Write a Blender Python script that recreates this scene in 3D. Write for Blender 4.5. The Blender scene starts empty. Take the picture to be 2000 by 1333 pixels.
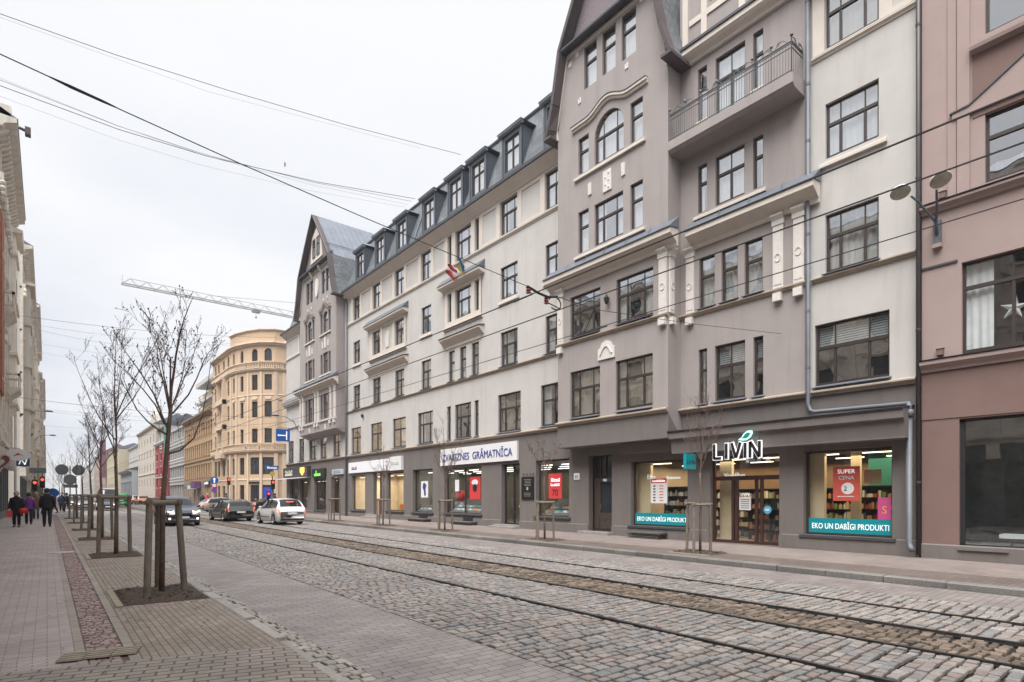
import bpy, bmesh, math, random
from mathutils import Vector, Matrix
R = math.radians
random.seed(7)
S = bpy.context.scene
COL = S.collection

# ------------------------------------------------------------ camera
cam = bpy.data.cameras.new('camera')
cam.sensor_width = 36.0
cam.lens = 1111.0 / 2000.0 * 36.0
cam.shift_y = (972.0 - 666.5) / 2000.0
cam.clip_start = 0.1
cam.clip_end = 4000.0
camo = bpy.data.objects.new('camera', cam)
COL.objects.link(camo)
camo.location = (0, 0, 1.6)
camo.rotation_euler = (R(90), 0, -R(39.2585))
S.camera = camo

# ------------------------------------------------------------ world: overcast sky
W = bpy.data.worlds.new('World')
S.world = W
W.use_nodes = True
nt = W.node_tree
nt.nodes.clear()
N = nt.nodes.new
wo = N('ShaderNodeOutputWorld')
bg = N('ShaderNodeBackground')
sky = N('ShaderNodeTexSky')
sky.sky_type = 'NISHITA'
sky.sun_disc = False
sky.sun_elevation = R(48)
sky.sun_rotation = R(200)
skm = N('ShaderNodeMixRGB')
skm.blend_type = 'MULTIPLY'
skm.inputs[0].default_value = 1
skm.inputs[2].default_value = (.1, .1, .1, 1)
nt.links.new(sky.outputs[0], skm.inputs[1])
tc = N('ShaderNodeTexCoord')
mp = N('ShaderNodeMapping')
mp.inputs['Scale'].default_value = (1.3, 1.3, 4.2)
mp.inputs['Location'].default_value = (3.1, .4, 1.7)
nt.links.new(tc.outputs['Generated'], mp.inputs[0])
nz = N('ShaderNodeTexNoise')
nz.inputs['Scale'].default_value = 1.5
nz.inputs['Detail'].default_value = 5
nz.inputs['Roughness'].default_value = .5
nt.links.new(mp.outputs[0], nz.inputs[0])
cr = N('ShaderNodeValToRGB')
cr.color_ramp.elements[0].position = .38
cr.color_ramp.elements[0].color = (.70, .735, .83, 1)
cr.color_ramp.elements[1].position = .62
cr.color_ramp.elements[1].color = (.985, .99, 1.0, 1)
nt.links.new(nz.outputs[0], cr.inputs[0])
# clouds are whiter towards the zenith
sep = N('ShaderNodeSeparateXYZ')
nt.links.new(tc.outputs['Generated'], sep.inputs[0])
mr = N('ShaderNodeMapRange')
mr.inputs['From Min'].default_value = .12
mr.inputs['From Max'].default_value = .62
nt.links.new(sep.outputs['Z'], mr.inputs[0])
hm = N('ShaderNodeMixRGB')
hm.inputs[2].default_value = (.97, .98, 1.0, 1)
nt.links.new(mr.outputs[0], hm.inputs[0])
nt.links.new(cr.outputs[0], hm.inputs[1])
mx = N('ShaderNodeMixRGB')
mx.inputs[0].default_value = .94
nt.links.new(skm.outputs[0], mx.inputs[1])
nt.links.new(hm.outputs[0], mx.inputs[2])
nt.links.new(mx.outputs[0], bg.inputs[0])
bg.inputs[1].default_value = 0.69
nt.links.new(bg.outputs[0], wo.inputs[0])

# ------------------------------------------------------------ sun behind the cloud
sl = bpy.data.lights.new('sun', 'SUN')
sl.energy = 4.5
sl.angle = R(50)
sl.color = (1.0, .98, .96)
so = bpy.data.objects.new('sun', sl)
COL.objects.link(so)
so.rotation_euler = (R(27), 0, R(-66))

S.view_settings.view_transform = 'Standard'
S.view_settings.look = 'None'
S.view_settings.gamma = 1
S.view_settings.exposure = 0.62
S.render.engine = 'CYCLES'
S.cycles.max_bounces = 8
S.cycles.transparent_max_bounces = 24
S.cycles.caustics_reflective = False
S.cycles.caustics_refractive = False
S.cycles.sample_clamp_indirect = 4

# ------------------------------------------------------------ helpers
G = .0045
def gz(y):
    return G * max(-60.0, min(y, 450.0))

WL = {}
class MB:
    def __init__(s):
        s.v = []; s.f = []; s.m = []; s.c = None
    def face(s, pts, m=0):
        i = len(s.v)
        s.v += [tuple(p) for p in pts]
        s.f.append(tuple(range(i, i + len(pts)))); s.m.append(m)
    def grid(s, rows, m=0, close=False):
        # rows: list of equally long lists of points, shared vertices
        i = len(s.v); n = len(rows[0])
        for r in rows: s.v += [tuple(p) for p in r]
        for a in range(len(rows) - 1):
            for b in range(n if close else n - 1):
                c = (b + 1) % n
                s.f.append((i + a*n + b, i + a*n + c, i + (a+1)*n + c, i + (a+1)*n + b)); s.m.append(m)
    def hexa(s, p, m=0):   # 8 points: bottom 4 then top 4
        i = len(s.v); s.v += [tuple(q) for q in p]
        for f in ((0,3,2,1),(4,5,6,7),(0,1,5,4),(1,2,6,5),(2,3,7,6),(3,0,4,7)):
            s.f.append(tuple(i + k for k in f)); s.m.append(m)
    def box(s, fr, a0, a1, n0, n1, z0, z1, m=0):
        s.hexa([fr(a0,n0,z0), fr(a1,n0,z0), fr(a1,n1,z0), fr(a0,n1,z0),
                fr(a0,n0,z1), fr(a1,n0,z1), fr(a1,n1,z1), fr(a0,n1,z1)], m)
    def prism(s, fr, prof, a0, a1, m=0):   # profile of (n, z) extruded along a
        k = len(prof); i = len(s.v)
        s.v += [tuple(fr(a0, n, z)) for n, z in prof] + [tuple(fr(a1, n, z)) for n, z in prof]
        for j in range(k):
            s.f.append((i+j, i+(j+1)%k, i+k+(j+1)%k, i+k+j)); s.m.append(m)
        s.f.append(tuple(i+j for j in range(k))); s.m.append(m)
        s.f.append(tuple(i+k+j for j in reversed(range(k)))); s.m.append(m)
    def slab(s, fr, poly, n0, n1, m=0):    # polygon of (a, z) given a thickness in n
        k = len(poly); i = len(s.v)
        s.v += [tuple(fr(a, n0, z)) for a, z in poly] + [tuple(fr(a, n1, z)) for a, z in poly]
        for j in range(k):
            s.f.append((i+j, i+(j+1)%k, i+k+(j+1)%k, i+k+j)); s.m.append(m)
        s.f.append(tuple(i+j for j in range(k))); s.m.append(m)
        s.f.append(tuple(i+k+j for j in reversed(range(k)))); s.m.append(m)
    def band(s, fr, line, w, n0, n1, m=0):  # a raised ribbon along a polyline of (a, z)
        for (a, b), (c, d) in zip(line, line[1:]):
            l = math.hypot(c-a, d-b) or 1; x, y = -(d-b)/l*w/2, (c-a)/l*w/2
            s.slab(fr, [(a-x, b-y), (c-x, d-y), (c+x, d+y), (a+x, b+y)], n0, n1, m)
    def tube(s, pts, rad, seg=6, m=0, cap=True):
        pts = [Vector(p) for p in pts]
        if not isinstance(rad, (list, tuple)): rad = [rad] * len(pts)
        rows = []
        up = None
        for k, p in enumerate(pts):
            d = (pts[min(k+1, len(pts)-1)] - pts[max(k-1, 0)])
            d = d.normalized() if d.length > 1e-9 else Vector((0,0,1))
            if up is None:
                up = d.orthogonal().normalized()
            else:
                up = (up - d * up.dot(d))
                up = up.normalized() if up.length > 1e-6 else d.orthogonal().normalized()
            w = d.cross(up)
            rows.append([p + (up*math.cos(t) + w*math.sin(t)) * rad[k] for t in (2*math.pi*j/seg for j in range(seg))])
        i = len(s.v)
        s.grid(rows, m, True)
        if cap:
            s.f.append(tuple(i + j for j in reversed(range(seg)))); s.m.append(m)
            e = i + (len(rows)-1)*seg
            s.f.append(tuple(e + j for j in range(seg))); s.m.append(m)
    def lathe(s, c, prof, seg=16, m=0, axis=(0,0,1)):  # profile of (r, h) about axis through c
        c = Vector(c); ax = Vector(axis).normalized(); u = ax.orthogonal().normalized(); w = ax.cross(u)
        s.grid([[c + ax*h + (u*math.cos(t) + w*math.sin(t))*max(r, 1e-4) for t in (2*math.pi*j/seg for j in range(seg))] for r, h in prof], m, True)
    def ball(s, c, r, m=0, seg=10, rings=6, sc=(1,1,1)):
        c = Vector(c); rows = []
        for a in range(rings + 1):
            t = math.pi * a / rings
            rows.append([c + Vector((r*sc[0]*math.sin(t)*math.cos(p), r*sc[1]*math.sin(t)*math.sin(p), r*sc[2]*math.cos(t))) for p in (2*math.pi*j/seg for j in range(seg))])
        s.grid(rows, m, True)
    def build(s, name, mats, parent=None, smooth=False):
        me = bpy.data.meshes.new(name)
        off = WL.get(parent, Vector((0,0,0))) if parent else Vector((0,0,0))
        me.from_pydata([(x-off.x, y-off.y, z-off.z) for x, y, z in s.v], [], s.f)
        if not isinstance(mats, (list, tuple)): mats = [mats]
        for q in mats: me.materials.append(q)
        me.polygons.foreach_set('material_index', s.m)
        if smooth: me.polygons.foreach_set('use_smooth', [True]*len(s.f))
        me.update()
        o = bpy.data.objects.new(name, me); COL.objects.link(o)
        if parent: o.parent = parent
        WL[o] = off.copy()
        return o

def tag(o, label=None, cat=None, group=None, kind=None):
    if label: o['label'] = label
    if cat: o['category'] = cat
    if group: o['group'] = group
    if kind: o['kind'] = kind
    return o
def thing(name, loc, label, cat, group=None):
    o = bpy.data.objects.new(name, None); COL.objects.link(o)
    o.location = loc; WL[o] = Vector(loc)
    return tag(o, label, cat, group)
def solid(name, mb, mats, label, cat, group=None, base=None, smooth=False):
    # a one-mesh thing whose origin sits at base
    if base is None:
        base = mb.v[0]
    b = Vector(base); mb.v = [tuple(Vector(p) - b) for p in mb.v]
    o = mb.build(name, mats, None, smooth); o.location = b; WL[o] = b
    return tag(o, label, cat, group)

class Fr:
    def __init__(s, o, a, n):
        s.o = Vector(o); s.a = Vector(a).normalized(); s.n = Vector(n).normalized()
    def __call__(s, a, n, z):
        p = s.o + s.a * a + s.n * n
        return Vector((p.x, p.y, p.z + z))
XW = 17.8
FM = Fr((XW, 0, 0), (0, 1, 0), (-1, 0, 0))          # main facade
FB = Fr((17.0, 0, 0), (0, 1, 0), (-1, 0, 0))        # front of the bays
XL = -2.2
FL = Fr((XL, 0, 0), (0, 1, 0), (1, 0, 0))           # left hand facades
WORLD = Fr((0, 0, 0), (1, 0, 0), (0, 1, 0))

# ------------------------------------------------------------ materials
def newmat(name):
    m = bpy.data.materials.new(name); m.use_nodes = True
    return m, m.node_tree, m.node_tree.nodes['Principled BSDF']
def mat(name, col, rough=.7, metal=0., var=.0, scale=3., bump=0., bscale=40., spec=.5, streak=0., emit=None, es=1., coat=0., dirt=None, alpha=1.):
    m, t, b = newmat(name)
    b.inputs['Roughness'].default_value = rough
    b.inputs['Metallic'].default_value = metal
    b.inputs['Specular IOR Level'].default_value = spec
    b.inputs['Coat Weight'].default_value = coat
    c4 = (*col, 1)
    b.inputs['Base Color'].default_value = c4
    tcn = None
    def coord():
        nonlocal tcn
        if tcn is None: tcn = t.nodes.new('ShaderNodeTexCoord')
        return tcn.outputs['Object']
    last = None
    if var:
        n = t.nodes.new('ShaderNodeTexNoise'); n.inputs['Scale'].default_value = scale
        n.inputs['Detail'].default_value = 6; n.inputs['Roughness'].default_value = .6
        t.links.new(coord(), n.inputs[0])
        r = t.nodes.new('ShaderNodeMapRange')
        r.inputs['From Min'].default_value = .3; r.inputs['From Max'].default_value = .7
        r.inputs['To Min'].default_value = 1 - var; r.inputs['To Max'].default_value = 1 + var
        t.links.new(n.outputs[0], r.inputs[0])
        q = t.nodes.new('ShaderNodeVectorMath'); q.operation = 'SCALE'
        q.inputs[0].default_value = col
        t.links.new(r.outputs[0], q.inputs['Scale'])
        last = q.outputs[0]
    if streak:
        mp_ = t.nodes.new('ShaderNodeMapping'); mp_.inputs['Scale'].default_value = (1.1, 1.1, .10)
        t.links.new(coord(), mp_.inputs[0])
        n = t.nodes.new('ShaderNodeTexNoise'); n.inputs['Scale'].default_value = 2.2; n.inputs['Detail'].default_value = 7; n.inputs['Roughness'].default_value = .62
        t.links.new(mp_.outputs[0], n.inputs[0])
        r = t.nodes.new('ShaderNodeMapRange')
        r.inputs['From Min'].default_value = .5; r.inputs['From Max'].default_value = .78
        r.inputs['To Min'].default_value = 0; r.inputs['To Max'].default_value = streak
        t.links.new(n.outputs[0], r.inputs[0])
        q = t.nodes.new('ShaderNodeMixRGB'); q.blend_type = 'MIX'
        t.links.new(r.outputs[0], q.inputs[0])
        if last: t.links.new(last, q.inputs[1])
        else: q.inputs[1].default_value = c4
        d = dirt or tuple(x * .45 for x in col)
        q.inputs[2].default_value = (*d, 1)
        last = q.outputs[0]
    if last: t.links.new(last, b.inputs['Base Color'])
    if bump:
        n = t.nodes.new('ShaderNodeTexNoise'); n.inputs['Scale'].default_value = bscale; n.inputs['Detail'].default_value = 4
        t.links.new(coord(), n.inputs[0])
        bp = t.nodes.new('ShaderNodeBump'); bp.inputs['Strength'].default_value = bump; bp.inputs['Distance'].default_value = .02
        t.links.new(n.outputs[0], bp.inputs['Height'])
        t.links.new(bp.outputs[0], b.inputs['Normal'])
    if emit:
        b.inputs['Emission Color'].default_value = (*emit, 1); b.inputs['Emission Strength'].default_value = es
    return m
def brickmat(name, c1, c2, mortar, bw, bh, ms=.006, rot=0., off=.5, var=.16, rough=.75, bump=.5, freq=2, skew=0.0, wob=0.0, bias=0.0):
    m, t, b = newmat(name); A = t.nodes.new; L = t.links.new
    tcn = A('ShaderNodeTexCoord'); mp_ = A('ShaderNodeMapping')
    mp_.inputs['Rotation'].default_value = (0, 0, rot)
    L(tcn.outputs['Object'], mp_.inputs[0])
    src = mp_.outputs[0]
    if wob:
        n = A('ShaderNodeTexNoise'); n.inputs['Scale'].default_value = 1.3; n.inputs['Detail'].default_value = 3
        L(tcn.outputs['Object'], n.inputs[0])
        sb = A('ShaderNodeVectorMath'); sb.operation = 'SUBTRACT'; sb.inputs[1].default_value = (.5,.5,.5); L(n.outputs['Color'], sb.inputs[0])
        sc = A('ShaderNodeVectorMath'); sc.operation = 'SCALE'; sc.inputs['Scale'].default_value = wob; L(sb.outputs[0], sc.inputs[0])
        ad = A('ShaderNodeVectorMath'); L(src, ad.inputs[0]); L(sc.outputs[0], ad.inputs[1]); src = ad.outputs[0]
    br = A('ShaderNodeTexBrick'); L(src, br.inputs[0])
    br.offset = off; br.offset_frequency = freq
    br.inputs['Color1'].default_value = (*c1, 1); br.inputs['Color2'].default_value = (*c2, 1); br.inputs['Mortar'].default_value = (*mortar, 1)
    br.inputs['Scale'].default_value = 1; br.inputs['Mortar Size'].default_value = ms; br.inputs['Mortar Smooth'].default_value = .25
    br.inputs['Brick Width'].default_value = bw; br.inputs['Row Height'].default_value = bh; br.inputs['Bias'].default_value = bias
    n2 = A('ShaderNodeTexNoise'); n2.inputs['Scale'].default_value = 1.1; n2.inputs['Detail'].default_value = 8; n2.inputs['Roughness'].default_value = .65
    L(tcn.outputs['Object'], n2.inputs[0])
    r = A('ShaderNodeMapRange'); r.inputs['From Min'].default_value = .32; r.inputs['From Max'].default_value = .68
    r.inputs['To Min'].default_value = 1 - var; r.inputs['To Max'].default_value = 1 + var; L(n2.outputs[0], r.inputs[0])
    q = A('ShaderNodeVectorMath'); q.operation = 'SCALE'; L(br.outputs['Color'], q.inputs[0]); L(r.outputs[0], q.inputs['Scale'])
    # dark spots of trodden dirt
    n3 = A('ShaderNodeTexNoise'); n3.inputs['Scale'].default_value = 9; n3.inputs['Detail'].default_value = 5; L(tcn.outputs['Object'], n3.inputs[0])
    r3 = A('ShaderNodeMapRange'); r3.inputs['From Min'].default_value = .60; r3.inputs['From Max'].default_value = .75
    r3.inputs['To Min'].default_value = 0; r3.inputs['To Max'].default_value = .35; L(n3.outputs[0], r3.inputs[0])
    q2 = A('ShaderNodeMixRGB'); L(r3.outputs[0], q2.inputs[0]); L(q.outputs[0], q2.inputs[1]); q2.inputs[2].default_value = (*[x*.45 for x in c1], 1)
    L(q2.outputs[0], b.inputs['Base Color'])
    b.inputs['Roughness'].default_value = rough
    iv = A('ShaderNodeMath'); iv.operation = 'SUBTRACT'; iv.inputs[0].default_value = 1; L(br.outputs['Fac'], iv.inputs[1])
    n4 = A('ShaderNodeTexNoise'); n4.inputs['Scale'].default_value = 60; L(tcn.outputs['Object'], n4.inputs[0])
    ml = A('ShaderNodeMath'); ml.operation = 'MULTIPLY_ADD'; ml.inputs[1].default_value = .25; L(n4.outputs[0], ml.inputs[0]); L(iv.outputs[0], ml.inputs[2])
    bp = A('ShaderNodeBump'); bp.inputs['Strength'].default_value = bump; bp.inputs['Distance'].default_value = .012
    L(ml.outputs[0], bp.inputs['Height']); L(bp.outputs[0], b.inputs['Normal'])
    return m
def stonemat(name, rough=.62, dirtc=(.05,.045,.04)):
    m, t, b = newmat(name); A = t.nodes.new; L = t.links.new
    at = A('ShaderNodeAttribute'); at.attribute_name = 'Col'
    tcn = A('ShaderNodeTexCoord')
    n = A('ShaderNodeTexNoise'); n.inputs['Scale'].default_value = 28; n.inputs['Detail'].default_value = 5; n.inputs['Roughness'].default_value = .7
    L(tcn.outputs['Object'], n.inputs[0])
    r = A('ShaderNodeMapRange'); r.inputs['From Min'].default_value = .3; r.inputs['From Max'].default_value = .7; r.inputs['To Min'].default_value = .74; r.inputs['To Max'].default_value = 1.25
    L(n.outputs[0], r.inputs[0])
    n1 = A('ShaderNodeTexNoise'); n1.inputs['Scale'].default_value = .55; n1.inputs['Detail'].default_value = 6; n1.inputs['Roughness'].default_value = .6
    L(tcn.outputs['Object'], n1.inputs[0])
    r1 = A('ShaderNodeMapRange'); r1.inputs['From Min'].default_value = .3; r1.inputs['From Max'].default_value = .7; r1.inputs['To Min'].default_value = .82; r1.inputs['To Max'].default_value = 1.15
    L(n1.outputs[0], r1.inputs[0])
    mm = A('ShaderNodeMath'); mm.operation = 'MULTIPLY'; L(r.outputs[0], mm.inputs[0]); L(r1.outputs[0], mm.inputs[1])
    q = A('ShaderNodeVectorMath'); q.operation = 'SCALE'; L(at.outputs['Color'], q.inputs[0]); L(mm.outputs[0], q.inputs['Scale'])
    L(q.outputs[0], b.inputs['Base Color']); b.inputs['Roughness'].default_value = rough
    bp = A('ShaderNodeBump'); bp.inputs['Strength'].default_value = .35; bp.inputs['Distance'].default_value = .01
    L(n.outputs[0], bp.inputs['Height']); L(bp.outputs[0], b.inputs['Normal'])
    return m
def glassmat(name, refl=.28, tint=(.93,.96,.97), wob=.0):
    m = bpy.data.materials.new(name); m.use_nodes = True; t = m.node_tree; t.nodes.clear(); A = t.nodes.new; L = t.links.new
    o = A('ShaderNodeOutputMaterial'); mx_ = A('ShaderNodeMixShader'); tr = A('ShaderNodeBsdfTransparent'); gl = A('ShaderNodeBsdfGlossy')
    tr.inputs[0].default_value = (*tint, 1); gl.inputs['Roughness'].default_value = .015; gl.inputs[0].default_value = (.97,.98,1,1)
    lw = A('ShaderNodeLayerWeight'); lw.inputs[0].default_value = .45
    mr_ = A('ShaderNodeMapRange'); mr_.inputs['To Min'].default_value = refl*.75; mr_.inputs['To Max'].default_value = min(1, refl*1.7)
    L(lw.outputs['Facing'], mr_.inputs[0]); L(mr_.outputs[0], mx_.inputs[0])
    L(tr.outputs[0], mx_.inputs[1]); L(gl.outputs[0], mx_.inputs[2]); L(mx_.outputs[0], o.inputs[0])
    if wob:
        tcn = A('ShaderNodeTexCoord'); n = A('ShaderNodeTexNoise'); n.inputs['Scale'].default_value = 1.6; n.inputs['Detail'].default_value = 1
        L(tcn.outputs['Object'], n.inputs[0]); bp = A('ShaderNodeBump'); bp.inputs['Strength'].default_value = wob; bp.inputs['Distance'].default_value = .05
        L(n.outputs[0], bp.inputs['Height']); L(bp.outputs[0], gl.inputs['Normal'])
    return m

M = {}
M['wall'] = mat('light stucco', (.515,.49,.468), .85, var=.06, scale=.9, bump=.25, bscale=90, streak=.5, dirt=(.37,.34,.31))
M['tower'] = mat('taupe stucco', (.335,.297,.285), .85, var=.05, scale=1.1, bump=.3, bscale=80, streak=.5, dirt=(.235,.205,.195))
M['base'] = mat('dark taupe stucco', (.165,.145,.136), .85, var=.06, scale=1.2, bump=.35, bscale=70, streak=.5, dirt=(.105,.09,.083))
M['cream'] = mat('cream trim', (.63,.565,.50), .75, var=.05, scale=2, bump=.15, bscale=60, streak=.22, dirt=(.5,.42,.34))
M['tan'] = mat('tan moulding', (.38,.315,.25), .75, var=.1, scale=2.5, streak=.35, dirt=(.2,.16,.13))
M['white'] = mat('white relief', (.66,.62,.58), .7, var=.06, scale=9, bump=.5, bscale=22)
M['frame'] = mat('dark brown joinery', (.042,.030,.026), .45, var=.15, scale=4)
M['zinc'] = mat('zinc sheet', (.16,.18,.215), .42, metal=.35, var=.14, scale=2.2, streak=.2, dirt=(.1,.11,.13))
M['pipe'] = mat('galvanised pipe', (.14,.15,.17), .55, metal=.15, var=.15, scale=2)
M['darkpipe'] = mat('dark painted pipe', (.055,.05,.052), .5, var=.1)
M['dormer'] = mat('dormer sheet', (.105,.118,.14), .45, metal=.3, var=.12, scale=2.5)
M['seam'] = mat('standing seam zinc', (.235,.26,.30), .38, metal=.45, var=.14, scale=1.2)
M['eave'] = mat('dark eave timber', (.085,.068,.068), .7, var=.12, scale=3)
M['shingle'] = mat('purple brown shingle', (.20,.165,.175), .8, var=.2, scale=14, bump=.5, bscale=24)
M['glass'] = glassmat('window glass', .47, wob=.10)
M['shopglass'] = glassmat('shop glass', .15, wob=.04)
M['carglass'] = mat('car glass', (.012,.015,.017), .06, spec=.9)
M['farglass'] = mat('dark window glass', (.035,.042,.048), .08, spec=.9, var=.4, scale=.7)
M['curtain'] = mat('sheer curtain', (.85,.85,.84), .9, var=.08, scale=3)
M['curtain2'] = mat('beige curtain', (.52,.45,.36), .9, var=.12, scale=3)
M['blind'] = mat('white blind', (.9,.92,.93), .8)
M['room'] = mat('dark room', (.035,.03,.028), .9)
M['warmroom'] = mat('lamplit room', (.6,.45,.25), .9, emit=(1,.80,.55), es=.16)
M['conc'] = mat('concrete', (.28,.26,.24), .85, var=.15, scale=5, bump=.4, bscale=60)
M['darkstone'] = mat('dark step stone', (.11,.10,.095), .75, var=.2, scale=6, bump=.3, bscale=50)
M['black'] = mat('black paint', (.02,.02,.021), .45)
M['steel'] = mat('steel', (.32,.33,.34), .35, metal=.8)
M['rail'] = mat('worn tram rail', (.13,.13,.135), .30, metal=.7, var=.25, scale=6)
M['groove'] = mat('rail groove', (.018,.016,.015), .8)
M['soil'] = mat('mulch', (.075,.052,.04), .95, var=.55, scale=30, bump=1.0, bscale=45)
M['wood'] = mat('weathered stake wood', (.20,.165,.13), .85, var=.28, scale=5, streak=.6, dirt=(.10,.085,.07), bump=.5, bscale=30)
M['bark'] = mat('young bark', (.15,.105,.08), .85, var=.3, scale=9, bump=.5, bscale=30)
M['twig'] = mat('twig bark', (.13,.088,.075), .85, var=.2, scale=8)
M['bud'] = mat('dry leaf', (.12,.07,.05), .9, var=.3, scale=20)
M['wire'] = mat('overhead wire', (.03,.028,.03), .6)
M['wirethin'] = mat('thin grey cable', (.22,.22,.23), .6)
M['red'] = mat('red plastic', (.16,.015,.02), .5)
M['tyre'] = mat('tyre rubber', (.02,.02,.02), .85)
M['rim'] = mat('alloy rim', (.35,.36,.37), .35, metal=.7)
M['taillight'] = mat('tail light', (.55,.04,.03), .25, emit=(1,.13,.07), es=.9)
M['brake'] = mat('lit brake light', (.6,.06,.03), .3, emit=(1,.18,.10), es=1.1)
M['headlight'] = mat('headlight glass', (.8,.8,.75), .15, emit=(1,.88,.66), es=2.2)
M['whitesign'] = mat('white sign panel', (.74,.73,.74), .45, var=.02, scale=2)
M['navy'] = mat('navy letters', (.03,.055,.24), .5)
M['teal'] = mat('teal vinyl', (.0,.27,.32), .45)
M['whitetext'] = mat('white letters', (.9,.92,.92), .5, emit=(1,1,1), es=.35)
M['wht'] = mat('white paint', (.8,.8,.8), .5)
M['postred'] = mat('red poster', (.62,.05,.05), .5)
M['blue'] = mat('sign blue', (.01,.10,.42), .4)
M['skin'] = mat('skin', (.55,.36,.28), .6)

def text(s, size, name, mt, parent, origin, right, up, ext=.01, align='LEFT', sx=1.0, bold=0.0, label=None):
    cu = bpy.data.curves.new(name, 'FONT'); cu.body = s; cu.size = size; cu.extrude = ext; cu.align_x = align
    cu.offset = bold; cu.resolution_u = 3
    ob = bpy.data.objects.new(name, cu); COL.objects.link(ob)
    dg = bpy.context.evaluated_depsgraph_get()
    me = bpy.data.meshes.new_from_object(ob.evaluated_get(dg)); bpy.data.objects.remove(ob)
    right = Vector(right).normalized(); up = Vector(up).normalized(); nn = right.cross(up)
    off = WL.get(parent, Vector((0,0,0))) if parent else Vector((0,0,0))
    Mx = Matrix((( right.x*sx, up.x, nn.x, 0), (right.y*sx, up.y, nn.y, 0), (right.z*sx, up.z, nn.z, 0), (0,0,0,1)))
    Mx.translation = Vector(origin) - off
    me.transform(Mx); me.materials.clear(); me.materials.append(mt)
    o = bpy.data.objects.new(name, me); COL.objects.link(o)
    if parent: o.parent = parent
    WL[o] = off.copy()
    return o
# for signs on the right hand facades one reads towards -Y
RT = (0, -1, 0)

# ------------------------------------------------------------ ground, road and pavements (all rise gently with the street)
def sheet(name, x0, x1, y0, y1, dz, mt, kind='structure', step=15.):
    mb = MB(); n = max(1, int((y1-y0)/step)); rows = []
    for k in range(n+1):
        y = y0 + (y1-y0)*k/n
        rows.append([(x0, y, gz(y)+dz), (x1, y, gz(y)+dz)])
    mb.grid(rows)
    o = mb.build(name, mt); tag(o, kind=kind); return o
M['asph'] = mat('old asphalt', (.12,.115,.11), .85, var=.2, scale=.8, bump=.3)
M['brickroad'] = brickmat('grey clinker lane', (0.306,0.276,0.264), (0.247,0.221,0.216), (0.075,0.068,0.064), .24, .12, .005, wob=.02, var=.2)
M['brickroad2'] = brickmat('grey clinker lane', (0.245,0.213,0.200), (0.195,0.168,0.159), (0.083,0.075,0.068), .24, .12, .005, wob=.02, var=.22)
M['walk'] = brickmat('mauve grey clinker paving', (0.444,0.374,0.349), (0.356,0.301,0.284), (0.145,0.128,0.128), .22, .065, .0045, wob=.012, var=.14)
M['tanpave'] = brickmat('tan paving laid lengthwise', (0.305,0.257,0.214), (0.243,0.202,0.169), (0.104,0.086,0.072), .20, .072, .006, rot=R(90), wob=.012, var=.2, off=.35)
M['cross'] = brickmat('tan grey paving of the driveway', (0.310,0.267,0.236), (0.248,0.217,0.194), (0.100,0.083,0.069), .215, .108, .011, rot=R(14.5), wob=.012, var=.2)
M['rwalk'] = brickmat('brown clinker paving', (0.244,0.200,0.181), (0.195,0.161,0.148), (0.117,0.098,0.088), .21, .10, .006, rot=R(45), wob=.01, var=.16)
M['rwalk2'] = brickmat('dark brown clinker paving', (0.155,0.123,0.107), (0.123,0.098,0.087), (0.060,0.049,0.041), .21, .10, .006, wob=.01, var=.2)
M['border'] = brickmat('tan border slabs', (0.332,0.286,0.251), (0.286,0.245,0.216), (0.068,0.056,0.045), .42, 9., .006, rot=R(90), var=.15)
M['stone'] = stonemat('granite setts')
M['mortar'] = mat('joint dirt', (.028,.022,.018), .95, var=.3, scale=8)

M['dirtjoint'] = mat('gutter dirt', (.11,.092,.078), .95, var=.35, scale=10)
g = MB()
ys = [-60, -20, 0, 40, 100, 200, 450, 3000]
g.grid([[(-1500, y, gz(y)-.33), (1500, y, gz(y)-.33)] for y in ys])
tag(g.build('ground', M['asph']), kind='structure')
sheet('road', 2.13, 13.05, -14, 460, -.16, M['mortar'])
sheet('road', -60, 2.13, 56.5, 68.5, .008, M['asph'], step=3)
sheet('road', 13.05, 80, 56.5, 69.5, -.004, M['asph'], step=3)
sheet('road', 1.95, 2.45, -14, 60, -.135, M['dirtjoint'])
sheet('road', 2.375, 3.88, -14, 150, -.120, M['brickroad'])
sheet('road', 2.42, 3.86, 150, 460, -.125, M['brickroad'])
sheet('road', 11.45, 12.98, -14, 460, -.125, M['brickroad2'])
sheet('road', 3.86, 11.45, 125, 460, -.122, M['asph'])
sheet('pavement', -2.9, .22, 5.9, 56.5, 0, M['walk'])
sheet('pavement', -2.9, 2.1, 68.5, 460, 0, M['walk'])
# driveway paving across the near end, its edge running slightly askew
mb = MB()
mb.grid([[(-2.9, -14, gz(-14)+.012), (1.2, -14, gz(-14)+.012), (2.0, -14, gz(-14)-.08)], [(-2.9, 3.0, gz(3)+.012), (1.2, 3, gz(3)+.012), (1.95, 3, gz(3)-.08)], [(-2.9, 7.42, gz(7)+.012), (1.2, 6.38, gz(6.4)+.012), (1.97, 6.19, gz(6)+.006)]])
tag(mb.build('pavement', M['cross']), kind='structure')
mb = MB(); e = lambda x: 7.42 - (x+2.9)*.253
mb.grid([[(.70, e(.70)-.1, gz(7)+.001), (1.97, e(1.97)-.1, gz(6)+.001)], [(.70, 56.5, gz(56.5)+.001), (1.97, 56.5, gz(56.5)+.001)]])
tag(mb.build('pavement', M['tanpave']), kind='structure')
mb = MB()
for x0, x1 in ((.22, .30), (.62, .70)):
    mb.grid([[(x0, e(x0)-.1, gz(7)+.003), (x1, e(x1)-.1, gz(7)+.003)], [(x0, 56.5, gz(56.5)+.003), (x1, 56.5, gz(56.5)+.003)]])
tag(mb.build('pavement_border', M['border']), kind='structure')
sheet('pavement', .28, .64, 5.9, 56.5, -.006, mat('brown joint sand', (.13,.10,.09), .95, var=.3, scale=12))
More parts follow.
